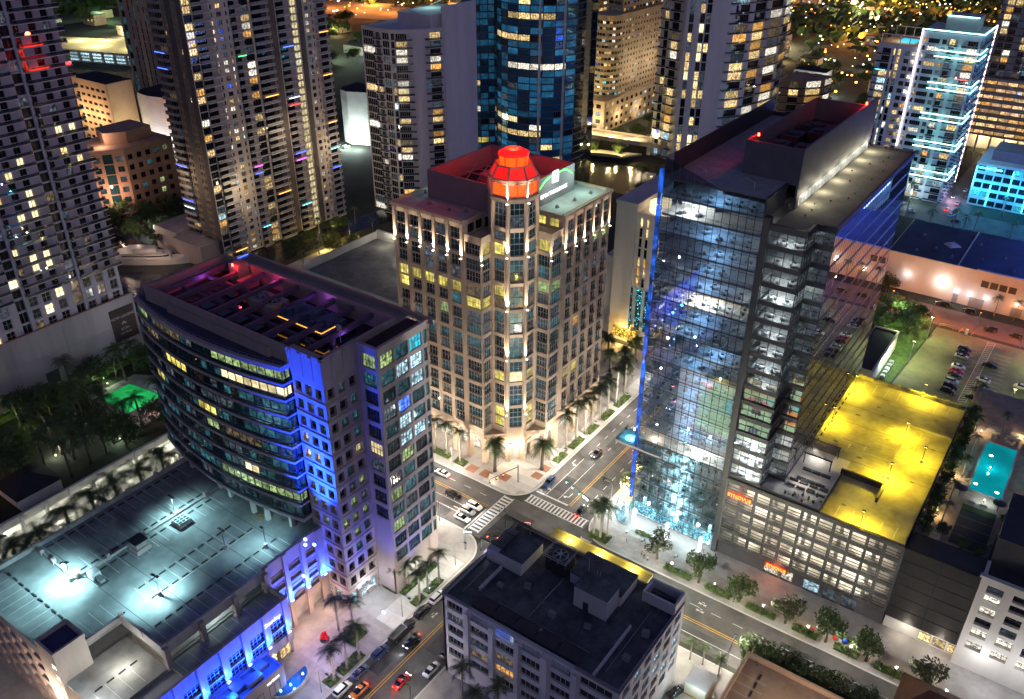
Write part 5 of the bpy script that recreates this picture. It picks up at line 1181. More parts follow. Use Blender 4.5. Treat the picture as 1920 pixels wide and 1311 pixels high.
part('stair_hut', MB().box(-54.8, -44.8, 95, 101, FZ-.55, FZ+1.7), fw, fo); part('stair_hut_roof', MB().box(-54.9, -44.7, 94.9, 101.1, FZ+1.71, FZ+1.9), rfm, fo)
part('lift_tower', MB().box(-51.5, -45.2, 90.8, 94.9, FZ-.55, FZ+3.9), fw, fo); part('lift_tower_roof', MB().box(-51.6, -45.1, 90.7, 94.9, FZ+3.91, FZ+4.05), rfm, fo)
part('door', MB().box(-49.6, -48.6, 90.72, 90.8, FZ-.5, FZ+1.4), mull_d, fo)
part('mast', MB().tube([(-52, 96.5, FZ+1.9), (-52, 96.5, FZ+5.4)], .05, 5).tube([(-50.6, 97, FZ+1.9), (-50.6, 97, FZ+2.9)], .05, 5).tube([(-50.0, 97, FZ+1.9), (-50.0, 97, FZ+2.9)], .05, 5), alu, fo)
part('corner_hut', MB().box(-42.4, -36.3, 98.2, 98.6, FZ-.2, FZ+2.0).box(-36.7, -36.3, 98.6, 102, FZ-.2, FZ+2).box(-42.4, -42.0, 98.6, 102, FZ-.2, FZ+2).box(-42, -36.7, 101.6, 102, FZ-.2, FZ+2), fw, fo)
# sun louvres on brackets along the front edge
for k in range(6): h.add('louvre_blade', 'louvre_blade', lambda: MB().box(-10.4, 10.4, -.09, .09, 0, .05), (alu,), (-54.6, FY0-.3-.32*k+.35, FZ+.2), 0)
for k in range(5): h.add('louvre_bracket', 'louvre_bracket', lambda: MB().box(-.07, .07, -1.7, .6, -.12, -.02), (metal_d,), (-64.6+5*k, FY0+.1, FZ+.2), 0)
h.done()
pvl = MB()
for k in range(5):
    pvl.box(-65+4.2*k, -61+4.2*k, FY0+.6, FY0+3.4, FZ+.3, FZ+.36)
part('roof_panel', pvl, mat('panel_black', (.02, .022, .035), .35), fo, )
part('blue_panel', MB().box(-59, -56.4, FY0-.55, FY0-.45, 18.4, 19.4), winmat('blue_sign', (.03, .1, 1), 2.0, 3.0, .1), fo)

# ------------------------------------------------------------------ pool terrace and blank screen wall right of the yellow deck
sw = thing('screen_building', 'dark slatted blank wall between the podium garage and the white block', 'screen wall', (-3, 140, 0))
sm = MB(); sm.box(-9.0, 3.6, 137.2, 142.5, 3.2, 20.5); sm.box(-9.0, 3.6, 137.6, 142.5, .14, 3.2, 1); part('body', sm, [metal_d, concrete_l], sw)
sp_ = Pieces(sw)
for k in range(6): sp_.add('screen_panel', ('screen_panel', 1), lambda: MB().box(-3.0, 3.0, -.12, 0, .1, 2.7), (mat('screen_dark', (.075, .073, .075), .6, .25, .5),), (-5.9, 137.19, 3.4+2.85*k), 0); sp_.add('screen_panel', ('screen_panel', 1), None, (MATS['screen_dark'],), (.5, 137.19, 3.4+2.85*k), 0)
for k in range(3): sp_.add('shop_window', *pane(2.2, 2.0, 2, 1), (w_warm, mull_d), (-1.6+2.6*k, 137.55, .6), 0)
for key in (('screen_panel', 1),): pmb(key, lambda: MB().box(-3.0, 3.0, -.12, 0, .1, 2.7))
sp_.done()
sl = MB()
for k in range(80): x = -8.9+12.4*k/80; sl.box(x, x+.05, 136.98, 137.06, 3.3, 20.4)
part('slats', sl, metal_d, sw, kind='stuff')
light('POINT', (-5, 135.6, 2.6), 60, (1, .85, .68), sw, .3); light('POINT', (1, 135.6, 2.6), 60, (1, .85, .68), sw, .3)
pt_ = thing('pool_terrace', 'raised pool terrace with palms and loungers right of the yellow deck', 'terrace', (2, 165, 0))
part('terrace_block', MB().box(-9.2, 24, 142.6, 205, .14, 19.6), concrete_l, pt_)
part('terrace_floor', MB().box(-9.2, 24, 142.7, 205, 19.6, 19.9), mat('terrace_stone', (.42, .34, .27), .8, .3, .4), pt_)
part('pool_rim', MB().box(-3.6, 3.0, 162.2, 182.4, 19.9, 20.1), concrete_l, pt_)
part('pool_water', MB().box(-3.2, 2.6, 162.6, 182, 20.1, 20.12), winmat('pool_glow', (.0, .55, .62), .5, .16, .55, base=(.0, .1, .12)), pt_)
for x, y in ((-2.4, 165), (-1.6, 177), (1.6, 164.4)): put('pool_lamp', pmesh('pool_lamp', lambda: MB().cone((0, 0), .4, .35, 0, .03, 10), (emit('pool_lamp', (.5, 1, 1), 5),)), pt_, (x, y, 20.121))
part('dark_court', MB().box(-3.2, 2.8, 144, 155.2, 19.9, 20.0), mat('court_dark', (.05, .055, .065), .8, .2, .3), pt_); part('court_lawn', MB().box(-3.2, 2.8, 155.3, 157.2, 19.9, 20.02), grassm, pt_)
part('court_line', MB().box(-3.2, 2.8, 147, 147.06, 20.0, 20.008).box(-3.2, 2.8, 150, 150.06, 20.0, 20.008).box(-3.2, 2.8, 153, 153.06, 20.0, 20.008), concrete_l, pt_)
part('stair', MB().box(-6.4, -4.6, 143, 143.6, 19.9, 20.1).box(-6.4, -4.6, 143.8, 144.4, 19.9, 20.3).box(-6.4, -4.6, 144.6, 145.2, 19.9, 20.5).box(-6.4, -4.6, 145.4, 146, 19.9, 20.7).box(-6.4, -4.6, 146.2, 146.8, 19.9, 20.9), concrete_l, pt_)
lo_ = Pieces(pt_)
for k in range(6): lo_.add('lounger', 'lounger', lambda: MB().box(-.3, .3, -.8, .3, .22, .32).box(-.3, .3, .3, .36, .25, .7).box(-.28, -.22, -.7, -.6, 0, .22).box(.22, .28, -.7, -.6, 0, .22).box(-.28, -.22, .2, .3, 0, .22).box(.22, .28, .2, .3, 0, .22), (mat('lounger_fabric', (.25, .24, .24), .9),), (-2.6+1.2*k, 184.4, 19.9), 0)
for k in range(2): lo_.add('daybed', 'daybed', lambda: MB().box(-1.4, 1.4, -1.1, 1.1, 0, .5).cone((0, 0), .95, .95, .5, .75, 14), (mat('daybed', (.5, .47, .44), .9),), (-2.8+4*k, 187.6, 19.9), 0)
for x, y in ((-4.4, 159.4), (2.6, 158.6)): lo_.add('parasol', 'parasol', lambda: MB().tube([(0, 0, 0), (0, 0, 2.3)], .05, 5).cone((0, 0), 1.3, .05, 2.0, 2.5, 8), (mat('parasol_grey', (.12, .12, .13), .9),), (x, y, 19.9), 0)
for x, y in ((-2.0, 158.6), (0, 158.8), (4.8, 159)): lo_.add('lounger', 'lounger', None, (MATS['lounger_fabric'],), (x, y, 19.9), math.pi/2)
pmb('lounger', lambda: MB().box(-.3, .3, -.8, .3, .22, .32).box(-.3, .3, .3, .36, .25, .7).box(-.28, -.22, -.7, -.6, 0, .22).box(.22, .28, -.7, -.6, 0, .22).box(-.28, -.22, .2, .3, 0, .22).box(.22, .28, .2, .3, 0, .22))
lo_.done()
for x, y, p, c in ((-6.6, 150, 60, (1, .68, .3)), (-6.4, 165, 60, (1, .75, .4)), (4.2, 146, 70, (1, .6, .22)), (5, 153, 60, (1, .68, .3)), (-5, 185, 60, (1, .7, .35)), (3, 188, 60, (1, .7, .35)), (0, 160, 50, (.7, .95, 1)), (-1, 172, 90, (.1, .9, 1)), (10, 170, 60, (1, .7, .4))):
    put('garden_lamp', pmesh('garden_lamp', lambda: MB().cone((0, 0), .1, .1, 0, .5, 6, 0).cone((0, 0), .16, .1, .5, .72, 6, 1), (metal_d, e_warm)), pt_, (x, y, 19.9)); light('POINT', (x, y, 21.4), p, c, pt_, .2)
wb = thing('white_block', 'white rendered block with square openings at the lower right edge', 'building', (12, 142, 0))
w = MB(); wp_ = Pieces(wb); rr = [(1.0, 3.4), (5.0, 6.9), (8.2, 10.1), (11.0, 12.7), (13.6, 15.5), (16.6, 18.2), (18.8, 20.4)]
wallgrid(w, wp_, '-Y', 135.8, 3.7, 30, .14, 21.6, [(4.9+4.1*k, 7.5+4.1*k) for k in range(6)], rr[1:], .8, lambda i, j: pick([(3, g_black), (2, w_dim), (2, w_white)]) if j > 0 else w_white, 3, 2, mull_d)
w.box(3.7, 30, 136.9, 150, .14, 21.0, 1); w.box(3.7, 4.3, 136.6, 141, .14, 21.6); w.box(3.3, 30.2, 135.6, 136.5, 21.6, 22.1); w.box(4, 30, 141, 156, 21.0, 27, 1)
part('wall', w, [white_w, dgrey], wb); wp_.done()
light('POINT', (8, 132.5, 5), 130, (.95, .95, 1), wb, .4); light('POINT', (16, 131, 7), 200, (.95, .95, 1), wb, .4)
ob = thing('open_parking_deck', 'tan open parking deck corner at the bottom right edge', 'parking deck', (-15, 100, 0))
o_ = MB(); o_.box(-26, 12, 70, 109.8, .14, 6.0, 0); part('deck', o_, mat('deck_tan', (.34, .27, .21), .8, .35, .2), ob)
part('parapet', MB().box(-26.3, 12, 109.6, 110.1, 5.4, 7.0).box(-26.3, -25.8, 70, 109.6, 5.4, 7.0), tan, ob)
oc = Pieces(ob)
for k in range(8): oc.add('wheel_stop', 'wheel_stop', None, (stopm,), (-22.6, 92+2.1*k, 6.0), 0); oc.add('bay_line', 'bay_line', None, (paintw,), (-23.4, 91+2.1*k, 6.004), 0)
oc.done(); light('POINT', (-14, 100, 12), 520, (1, .7, .45), ob, .5)
rf2 = thing('red_roof_house', 'dark hipped roof with reddish tiles at the lower right corner', 'house', (6, 124, 0))
part('wall', MB().box(-2, 14, 115, 123, .14, 5), brown, rf2)
q = MB(); q.v += [(-2.6, 114.4, 5), (14.6, 114.4, 5), (14.6, 123.6, 5), (-2.6, 123.6, 5), (2, 119, 8.4), (11, 119, 8.4)]; q.f += [(0, 1, 5, 4), (1, 2, 5), (2, 3, 4, 5), (3, 0, 4), (3, 2, 1, 0)]; q.m += [0]*5
part('roof', q, mat('roof_tiles', (.12, .06, .045), .9, .3, 1.5), rf2)
kb = thing('utility_cabin', 'white utility cabin with a lit yellow edge beside the low office block', 'cabin', (-30.5, 104, 0))
part('cabin', MB().box(-33.5, -29.6, 100.6, 104.8, .3, 3.0), white_w, kb); part('cabin_roof', MB().box(-33.7, -29.4, 100.4, 105, 3.0, 3.2), alu, kb); part('base_rail', MB().box(-33.6, -29.5, 100.5, 100.58, .3, .55).box(-29.58, -29.5, 100.58, 104.8, .3, .55), painty, kb)
rbs = MB()
for k in range(9): rbs.box(-33.3+.42*k, -33.2+.42*k, 100.55, 100.6, .5, 2.9)
part('cabin_ribs', rbs, white_w, kb)
light('POINT', (-31, 98.5, 4.2), 110, (.85, 1, .9), kb, .3)
# ------------------------------------------------------------------ towers of the background
PAL_RES = [(34, g_black), (16, g_navy), (10, w_dim), (9, w_dimw), (11, w_warm), (8, w_white), (6, w_amber), (2, w_cool), (1, w_blue), (1, w_cyan)]
PAL_DARK = [(60, g_black), (26, g_navy), (6, w_dim), (3, w_dimw), (2, w_warm), (1, w_white)]
PAL_LIT = [(22, g_black), (14, g_navy), (10, w_dim), (8, w_dimw), (14, w_warm), (10, w_white), (6, w_amber), (2, w_cool)]
rail_g = glass('balcony_glass', (.7, .75, .8), .10, .75)
rail_m = mat('balcony_rail', (.30, .29, .30), .5, .1, .5)
def balcony(w, d=1.1, h=.85, solid=False):
    def b():
        m = MB(); m.box(-w/2, w/2, -d, .0, -.16, 0, 0)
        m.box(-w/2, w/2, -d, -d+.05, .10 if not solid else 0, h, 1); m.box(-w/2, -w/2+.05, -d+.05, 0, .1, h, 1); m.box(w/2-.05, w/2, -d+.05, 0, .1, h, 1)
        m.box(-w/2, w/2, -d-.02, -d+.07, h, h+.06, 0); return m
    return ('balcony', round(w, 2), d, h, solid), b
def led(w, d=1.1):
    return ('led_strip', round(w, 2), d), lambda: MB().box(-w*.42, w*.42, -d-.06, -d-.01, .02, .22, 0)
def tface(T, wall, pcs, p0, p1, z0, z1, cols, pitch, pal=PAL_RES, mi=0, frame=None, lo=.55, hi=None, depth=.35, slab=None, rail=None, ny=1, fixed=None, proud=0.0, bd=1.1, leds=(), edge=None):
    """one flat side of a tower from p0 to p1 (inside to the left); cols = (u0, u1, kind[, wall index])"""
    p0 = Vector(p0); p1 = Vector(p1); d = p1-p0; L = d.length; rz = math.atan2(d.y, d.x); M = Tm((p0.x, p0.y, 0), rz); loc = MB()
    n = max(1, int((z1-z0)/pitch)); e = 0.004; M = M @ Matrix.Translation((0, -.004, 0))
    hi = hi or pitch-.45
    for c in cols:
        u0, u1, k = c[:3]
        if u0 > e+1e-3: loc.box(e, u0, 0, depth, z0, z1, mi)
        e = u1
    if L > e+1e-3: loc.box(e, L, 0, depth, z0, z1, mi)
    for ci, c in enumerate(cols):
        u0, u1, k = c[:3]; w = u1-u0; wm = c[3] if len(c) > 3 else mi
        if k == 'W': loc.box(u0, u1, -proud, depth, z0, z1, wm); continue
        a, b = {'b': (.03, pitch-.32), 'g': (.25, pitch-.12), 'w': (lo, hi), 'p': (lo, hi), 'y': (.2, pitch-.25), 'r': (lo, hi)}[k]
        dd = depth if k != 'b' else depth+.35
        nx = {'b': max(2, round(w/1.3)), 'g': max(1, round(w/1.1)), 'w': 1, 'p': 2, 'y': 2, 'r': max(2, round(w/.9))}[k]
        zz = z0
        for j in range(n):
            z = z0+pitch*j
            if z+a > zz+1e-3: loc.box(u0, u1, .004, dd, zz, z+a, wm)
            zz = z+b
            g = (fixed or {}).get((ci, j))
            if g is None: g = pick(pal) if k != 'y' else w_yel2
            ww, uc = (w, (u0+u1)/2) if k != 'b' else (w*.68, u0+w*.34 if (ci % 2) else u1-w*.34)
            key, bld = pane(ww, b-a, nx, ny if k != 'g' else 1, .09, .09)
            P_ = M @ Vector((uc, dd-.05, z+a)); pcs.add('window', key, bld, (g, frame or mull_d), P_, rz)
            if k == 'b': loc.box(*((u1-w*.32, u1) if ci % 2 else (u0, u0+w*.32)), .3, dd, z+a, z+b, wm)
            if k == 'b':
                # uneven room behind a balcony: part of it is plain wall
                key, bld = balcony(w+.3, bd, .85, False); Q = M @ Vector(((u0+u1)/2, 0, z)); pcs.add('balcony', key, bld, (slab or white, rail or rail_g), Q, rz)
                for (lc, lj, lm) in leds:
                    if lc == ci and lj == j: key, bld = led(w, bd); pcs.add('led_strip', key, bld, (lm,), Q, rz)
        if z1 > zz+1e-3: loc.box(u0, u1, .004, dd, zz, z1, wm)
    if edge is not None:
        for j in range(n+1): loc.box(0, L, -.12, -.002, z0+pitch*j-.14, z0+pitch*j+.02, edge)
    wall.add(loc, M)
L_blue = emit('led_blue', (.04, .10, 1), 3.5); L_green = emit('led_green', (.05, 1, .2), 2.5); L_mag = emit('led_magenta', (1, .08, .9), 3); L_red = emit('led_red', (1, .03, .02), 3); L_cy = emit('led_cyan', (.1, .8, 1), 2.5); L_or = emit('led_orange', (1, .35, .03), 3); L_w = emit('led_bluewhite', (.5, .7, 1), 4)

# --- white balcony tower at the left edge on its podium
lt = thing('white_balcony_tower', 'white apartment tower with rows of balconies at the left edge', 'apartment tower', (-210, 80, 0))
wall = MB(); pcs = Pieces(lt); X = -197.0
cols = []; y0 = 38.2
def bayc(a): return [(a+.6, a+1.8, 'r'), (a+3.9, a+5.6, 'p'), (a+7.2, a+8.8, 'p')]
cols = []
for a in (52.6, 66.2, 79.8, 93.4): cols += [(a-2.3-40, a-.2-40, 'g')]+[(u-40, v-40, k) for u, v, k in bayc(a)]
for c in range(len(cols)): cols[c] = (cols[c][0]-0, cols[c][1]-0, cols[c][2])
fx = {}
for (ci, j) in ((6, 11), (10, 11), (11, 12), (14, 14), (15, 14), (7, 10)): fx[(ci, j)] = w_yel2
for (ci, j) in ((9, 20), (9, 21), (10, 20), (13, 20), (13, 21)): fx[(ci, j)] = w_red if ci != 13 else w_red
for (ci, j) in ((6, 6), (7, 6), (7, 5), (11, 3), (10, 3), (10, 2), (11, 2), (7, 2), (9, 4), (11, 7), (6, 8), (10, 7), (11, 9), (11, 8), (8, 1)): fx[(ci, j)] = w_yel2
tface(lt, wall, pcs, (X, 40), (X, 103.6), 39.0, 105, cols, 2.45, PAL_DARK, 0, mull_d, .1, 2.05, .45, fixed=fx)
cols2 = []
for a in (52.6, 66.2, 79.8, 93.4): cols2 += [(a-2.3-40, a-.2-40, 'g'), (a+.8-40, a+2.8-40, 'p'), (a+4.0-40, a+6.0-40, 'p'), (a+7.4-40, a+9.4-40, 'p')]
fx2 = {(10, 1): w_yel2, (11, 2): w_yel2, (14, 1): w_dimw, (6, 0): w_yel2, (9, 0): w_dimw, (12, 2): w_dimw, (12, 1): w_dimw}
tface(lt, wall, pcs, (X, 40), (X, 103.6), 29.2, 39.0, cols2, 3.2, PAL_DARK, 0, mull_l, .25, 2.75, .45, fixed=fx2, ny=2)
wall.box(X-24, X-.9, 40, 103.6, 29, 105, 1); wall.box(X-24, X-.45, 103.2, 103.6, 29, 105, 0)
for a in (52.6, 66.2, 79.8, 93.4): wall.box(X, X+.55, a-.35, a+.1, 29.2, 105, 0)
part('wall', wall, [mat('lilac_white', (.52, .50, .60), .8, .12, .12, streak=True), g_black], lt)
# balcony slabs run across each bay, pushed out in steps
for j in range(27):
    z = 39+2.45*j
    for a in (52.9, 66.5, 80.1, 93.7):
        w_ = 10.6 if a > 93 else 10.4
        key, b = balcony(w_, 1.5 if a > 93 else 1.3, .8); pcs.add('balcony', key, b, (white, rail_g), (X, a+w_/2, z), math.pi/2)
for ci, j, m_ in ((3, 20, L_red), (3, 22, L_red), (2, 21, L_red)):
    a = (52.9, 66.5, 80.1, 93.7)[ci]; key, b = led(5.0, .6); pcs.add('led_strip', key, b, (m_,), (X, a+(3.4 if ci == 3 else 7), 39+2.45*j), math.pi/2)
pcs.done()
pod = MB(); pod.box(-222, -196.2, 20, 105.4, .14, 28.6); pod.box(-196.7, -196.2, 20, 105.4, 28.6, 30.2); pod.box(-222, -196.7, 105, 105.4, 28.6, 31.5); [pod.box(-196.2, -196.14, 22+6.4*k, 22.1+6.4*k, .2, 28.5) for k in range(13)]; [pod.box(-196.2, -196.15, 20, 105.4, z, z+.1) for z in (6, 12, 17.6, 23.2)]; part('podium', pod, [mat('podium_wall', (.44, .42, .46), .8, .3, .10, streak=True)], lt)
part('podium_terrace', MB().box(-221, -196.8, 20, 105, 28.6, 28.9), mat('terrace_blue', (.14, .15, .19), .8), lt)
part('terrace_edge', MB().box(-196.75, -196.15, 20, 105.5, 30.2, 30.35), mat('copper_edge', (.35, .16, .10), .6), lt)
bb = part('billboard', MB().box(-196.19, -196.0, 98.0, 104.7, 18.5, 27.6), mat('billboard_dark', (.045, .03, .035), .6), lt)
sgm = mat('sign_pale', (.62, .6, .62), .6)
put('billboard_text', text_mesh('NOW LEASING', 1.05, sgm, .02), bb, (-195.97, 101.3, 24.8), math.pi/2); put('billboard_text', text_mesh('ICON', .9, sgm, .02), bb, (-195.97, 101.3, 21.4), math.pi/2); put('billboard_text', text_mesh('LAS OLAS', .7, sgm, .02), bb, (-195.97, 101.3, 20.3), math.pi/2)
for k in range(3): put('emblem', pmesh('emblem', lambda: MB().box(-.25, .25, -.03, 0, 0, .35), (sgm,)), bb, (-195.97, 100.9+.4*k, 23.0+.35*(1-abs(k-1))), math.pi/2)
for y, z in ((80.5, 17.0), (97.0, 13.6), (102.3, 13.8)): put('vent_grille', pmesh('vent_grille', lambda: MB().box(-1.6, 1.6, -.1, 0, -1.7, 1.7), (mat('grille', (.06, .065, .075), .7),)), lt, (-196.15, y, z), math.pi/2)
light('POINT', (-186, 95, 27), 500, (.92, .85, .8), lt, 1.0) if False else None

# --- pool garden on the low white garage
pgd = thing('pool_garden', 'dark palm garden with a green lit pool below the white tower', 'garden', (-178, 75, 0))
part('garden_floor', MB().box(-196, -158.2, 18, 112, 11.5, 12.0), mat('garden_soil', (.03, .035, .02), .95), pgd)
part('pool_deck', MB().prism([(-189, 84), (-167, 84), (-167, 100), (-178, 103), (-189, 97)], 12.0, 12.12), mat('pool_deck', (.30, .27, .27), .8, .3, .4), pgd)
part('pool', MB().prism([(-186, 85.5), (-174.5, 85.5), (-174.5, 95), (-186, 93.5)], 12.12, 12.16), winmat('pool_green', (.02, .62, .14), .5, .2, .35, base=(.01, .08, .03)), pgd)
part('hot_tub', MB().cone((-182.5, 104.5), 2.2, 2.2, 12.1, 12.5, 16), emit('tub_cyan', (.05, .45, .55), .6, True), pgd)
hut = thing('garden_pavilion', 'dark hipped roof pavilion with white side in the palm garden', 'pavilion', (-165, 55, 12))
part('wall', MB().box(-170, -160.5, 52, 61, 12, 14.8), white, hut); q = MB(); q.v += [(-170.5, 51.5, 14.8), (-160, 51.5, 14.8), (-160, 61.5, 14.8), (-170.5, 61.5, 14.8), (-165.3, 56.5, 17.2)]; q.f += [(0, 1, 4), (1, 2, 4), (2, 3, 4), (3, 0, 4), (3, 2, 1, 0)]; q.m += [0]*5; part('roof', q, roofd, hut)
for x, y, c, p in ((-180, 46, (1, .45, .1), 130), (-172, 66, (.8, .8, .7), 60), (-176, 74, (.8, .9, .8), 60), (-188, 66, (.6, .9, .3), 50), (-166, 78, (.75, 1, .8), 50), (-190, 90, (.7, 1, .6), 40), (-178, 99, (.4, .9, 1), 40), (-170, 90, (1, .6, .5), 35), (-190, 55, (1, .6, .2), 60)):
    put('garden_lamp', pmesh('garden_lamp', None, (metal_d, e_warm)), pgd, (x, y, 12)); light('POINT', (x, y, 13.8), p*2.2, c, pgd, .2)
wg = thing('white_garage', 'low white parking garage with lit openings behind the row of palms', 'parking garage', (-160, 60, 0))
w = MB(); wp = Pieces(wg)
wallgrid(w, wp, '+X', -158.0, 24, 104, .14, 12.6, [(25+5.2*k, 29.4+5.2*k) for k in range(15)], [(1.0, 3.2), (4.7, 7.0), (8.5, 11.4)], .4, lambda i, j: None)
w.box(-176, -168, 20, 106, .14, 11.4, 0)
for z in (.2, 4.3, 8.1): w.box(-168, -158.5, 20, 106, z-.2, z, 0)
for k in range(15): w.box(-157.999, -157.7, 29.6+5.2*k, 30.0+5.2*k, .14, 13.0, 0)
w.box(-158.5, -157.9, 20, 106, 12.6, 13.3, 0)
part('wall', w, [white_w], wg)
bl = Pieces(wg)                                   # pierced blocks in some of the openings
for k in (4, 5, 6, 7, 8):
    for z in (4.7, 8.5):
        for a in range(7):
            for b_ in range(2): bl.add('breeze_block', 'breeze_block', lambda: MB().box(-.28, .28, 0, .12, 0, .08).box(-.28, .28, 0, .12, .66, .74).box(-.28, -.2, 0, .12, .08, .66).box(.2, .28, 0, .12, .08, .66).box(-.1, .1, 0, .1, .28, .46), (white_w,), (-158.1, 25.4+5.2*k+.6*a, z+.78*b_), math.pi/2)
bl.done()
for k in range(8):
    for z in (3.4, 7.2, 10.9): put('ceiling_lamp', pmesh('garage_lamp', None, (MATS['garage_lamp'],)), wg, (-162, 30+9.4*k, z+.3))
    light('POINT', (-161, 30+9.4*k, 6.6), 90, (.95, 1, .85), wg, .3); light('POINT', (-161, 30+9.4*k, 10.5), 110, (.95, 1, .85), wg, .3); light('POINT', (-155.4, 34+9.4*k, 9.0), 42, (.95, 1, .9), wg, .3)
struct('alley', MB().box(-158, -141, 0, 111, -.3, .1), asphalt)

# --- tall balcony tower behind the curved office tower
t2 = thing('grey_balcony_tower', 'tall grey apartment tower with coloured lights on its balconies', 'apartment tower', (-262, 198, 0))
wall = MB(); pcs = Pieces(t2)
o = 172.0
C2 = [(172.3, 175.4, 'g'), (175.7, 181.8, 'b'), (182.5, 183.2, 'w'), (184.7, 186.6, 'p'), (188.2, 188.9, 'w'), (189.8, 193.8, 'b'), (194.2, 197.8, 'g'), (198.6, 205.4, 'b', 1), (205.6, 208.8, 'W', 1), (209.2, 215.0, 'b'), (215.7, 218.5, 'y'), (218.8, 221.3, 'W', 1), (222.3, 224, 'p'), (225.2, 225.9, 'w'), (226.8, 232.0, 'b')]
C2 = [(a-o, b-o, *r) for a, b, *r in C2]
L2 = [(14, 28, L_or), (9, 20, L_w), (9, 19, L_red), (5, 27, L_green), (9, 27, L_blue), (9, 12, L_blue), (9, 11, L_mag), (5, 12, L_mag), (5, 11, L_blue), (14, 15, L_or), (14, 11, L_cy), (14, 8, L_blue), (7, 7, L_or), (9, 4, L_cy), (5, 3, L_cy), (1, 1, L_or), (1, 0, L_blue), (14, 22, L_or), (7, 21, L_or)]
F2 = {(1, j): w_white for j in (7, 8, 9, 5, 13)}; F2.update({(1, 22): w_amber, (1, 21): w_warm, (6, 8): w_warm, (6, 9): w_warm, (5, 9): w_warm, (5, 28): w_warm, (9, 20): w_cool, (9, 12): w_blue, (9, 11): w_mag, (5, 12): w_mag, (7, 21): w_warm, (3, 23): w_blue, (14, 15): w_amber, (14, 22): w_amber, (0, 23): w_amber})
tface(t2, wall, pcs, (-250, 172), (-250, 232.4), .2, 92, C2, 2.56, PAL_LIT, 0, mull_d, .55, 2.0, .35, fixed=F2, leds=L2, slab=white, rail=rail_m)
C2y = [(0.3, 6.8, 'b'), (7.2, 8.0, 'w'), (8.6, 9.4, 'w'), (9.6, 12.4, 'W', 1), (12.8, 13.5, 'w'), (14.2, 14.9, 'w'), (15.3, 17.9, 'W', 1)]
tface(t2, wall, pcs, (-268, 172), (-250, 172), .2, 92, C2y, 2.56, PAL_DARK, 2, mull_l, .5, 2.1, .35, leds=[(0, 28, L_blue), (0, 26, L_blue), (0, 13, L_blue), (0, 8, L_blue), (0, 7, L_w)], slab=mat('balcony_tan', (.42, .34, .28), .8), rail=rail_m)
wall.box(-268, -250.6, 172.8, 232, .2, 92, 3); part('wall', wall, [mat('warm_grey_stucco', (.60, .53, .46), .8, .14, .12, streak=True), mat('taupe_panel', (.14, .12, .11), .8), brown, g_black], t2); pcs.done()
part('podium', MB().box(-282, -268.2, 166, 190, .14, 9).box(-268.2, -252, 164, 171.7, .14, 8), tan_l, t2)

# --- white tower with a blank side
t3 = thing('white_faceted_tower', 'white apartment tower with faceted glass front and blank side wall', 'apartment tower', (-230, 258, 0))
wall = MB(); pcs = Pieces(t3)
F3 = {(0, 17): w_warm, (1, 17): w_warm, (0, 22): w_white}
tface(t3, wall, pcs, (-245, 245), (-230, 244.2), .2, 72.6, [(.5, 6.6, 'g'), (7.2, 10.6, 'b'), (11.0, 14.6, 'g')], 2.85, PAL_DARK, 0, alu, .3, 2.4, .3, fixed=F3)
tface(t3, wall, pcs, (-230, 244.2), (-222.5, 250.5), .2, 72.6, [(.4, 1.8, 'g'), (2.1, 8.2, 'b')], 2.85, PAL_RES, 0, alu, .3, 2.4, .3, fixed={(0, 17): w_warm, (1, 17): w_yel2, (1, 21): w_white, (1, 16): w_warm, (1, 9): w_warm, (1, 8): w_white, (1, 3): w_amber})
tface(t3, wall, pcs, (-222.5, 250.5), (-217, 259.5), .2, 72.6, [(3.4, 9.6, 'b')], 2.85, PAL_RES, 0, mull_d, .3, 2.4, .3, fixed={(0, 24): w_warm, (0, 20): w_amber, (0, 13): w_warm, (0, 11): w_amber})
wall.prism([(-218.0, 260.2), (-217, 260.3), (-217, 280), (-245, 280), (-245, 245.9), (-230.7, 245.3), (-223.7, 251.6)], .2, 72.5, 0); wall.box(-217.6, -216.99, 259.6, 280, 72.5, 80, 0)
wall.prism([(-236, 256), (-220, 256), (-217.6, 280), (-236, 280)], 72.5, 77, 0); 
for k in range(26): wall.box(-217.1, -216.95, 260.4, 279.9, 2.85*k+.3, 2.85*k+.38)
for k in range(4): wall.box(-217.1, -216.94, 263+4.4*k, 263.08+4.4*k, .2, 79.9)
part('wall', wall, [mat('white_lilac', (.55, .54, .60), .8, .12, .2, streak=True)], t3); pcs.done()
part('roof_frame', MB().bar((-236, 262, 77), (-226, 262, 80), .5, .2).bar((-236, 275, 77), (-222, 275, 83), .5, .2), alu, t3)
light('POINT', (-232, 270, 82), 260, (.5, 1, .85), t3, .5)

# --- blue glass tower with a wavy front
t4 = thing('blue_glass_tower', 'blue glass tower with a rippling curved front', 'glass tower', (-235, 335, 0))
wall = MB(); pcs = Pieces(t4)
ctl = [(-264, 336), (-261.5, 325), (-254, 318.5), (-246, 320), (-241.5, 325), (-236, 319.5), (-227, 315), (-216, 316), (-207, 322), (-202.5, 332), (-203, 344)]
def catmull(P, n):
    out = []
    for i in range(len(P)-1):
        a, b, c, d = [Vector(P[max(0, min(len(P)-1, i+k))]) for k in (-1, 0, 1, 2)]
        for k in range(n):
            t = k/n; out.append(((b*2+(c-a)*t+(a*2-b*5+c*4-d)*t*t+(b*3-a-c*3+d)*t**3)*.5)[:])
    return out+[P[-1]]
crv = catmull(ctl, 2)
PB = [(40, g_blue), (50, winmat('blue_room', (.012, .095, .19), .8, .5, .5, base=(.01, .06, .12))), (6, g_navy), (3, w_dim), (2, w_warm), (1, w_white)]
lit4 = {20: (10, 13, w_warm), 16: (12, 16, w_white), 23: (12, 15, w_warm), 8: (10, 12, w_yel2), 6: (10, 14, w_warm)}
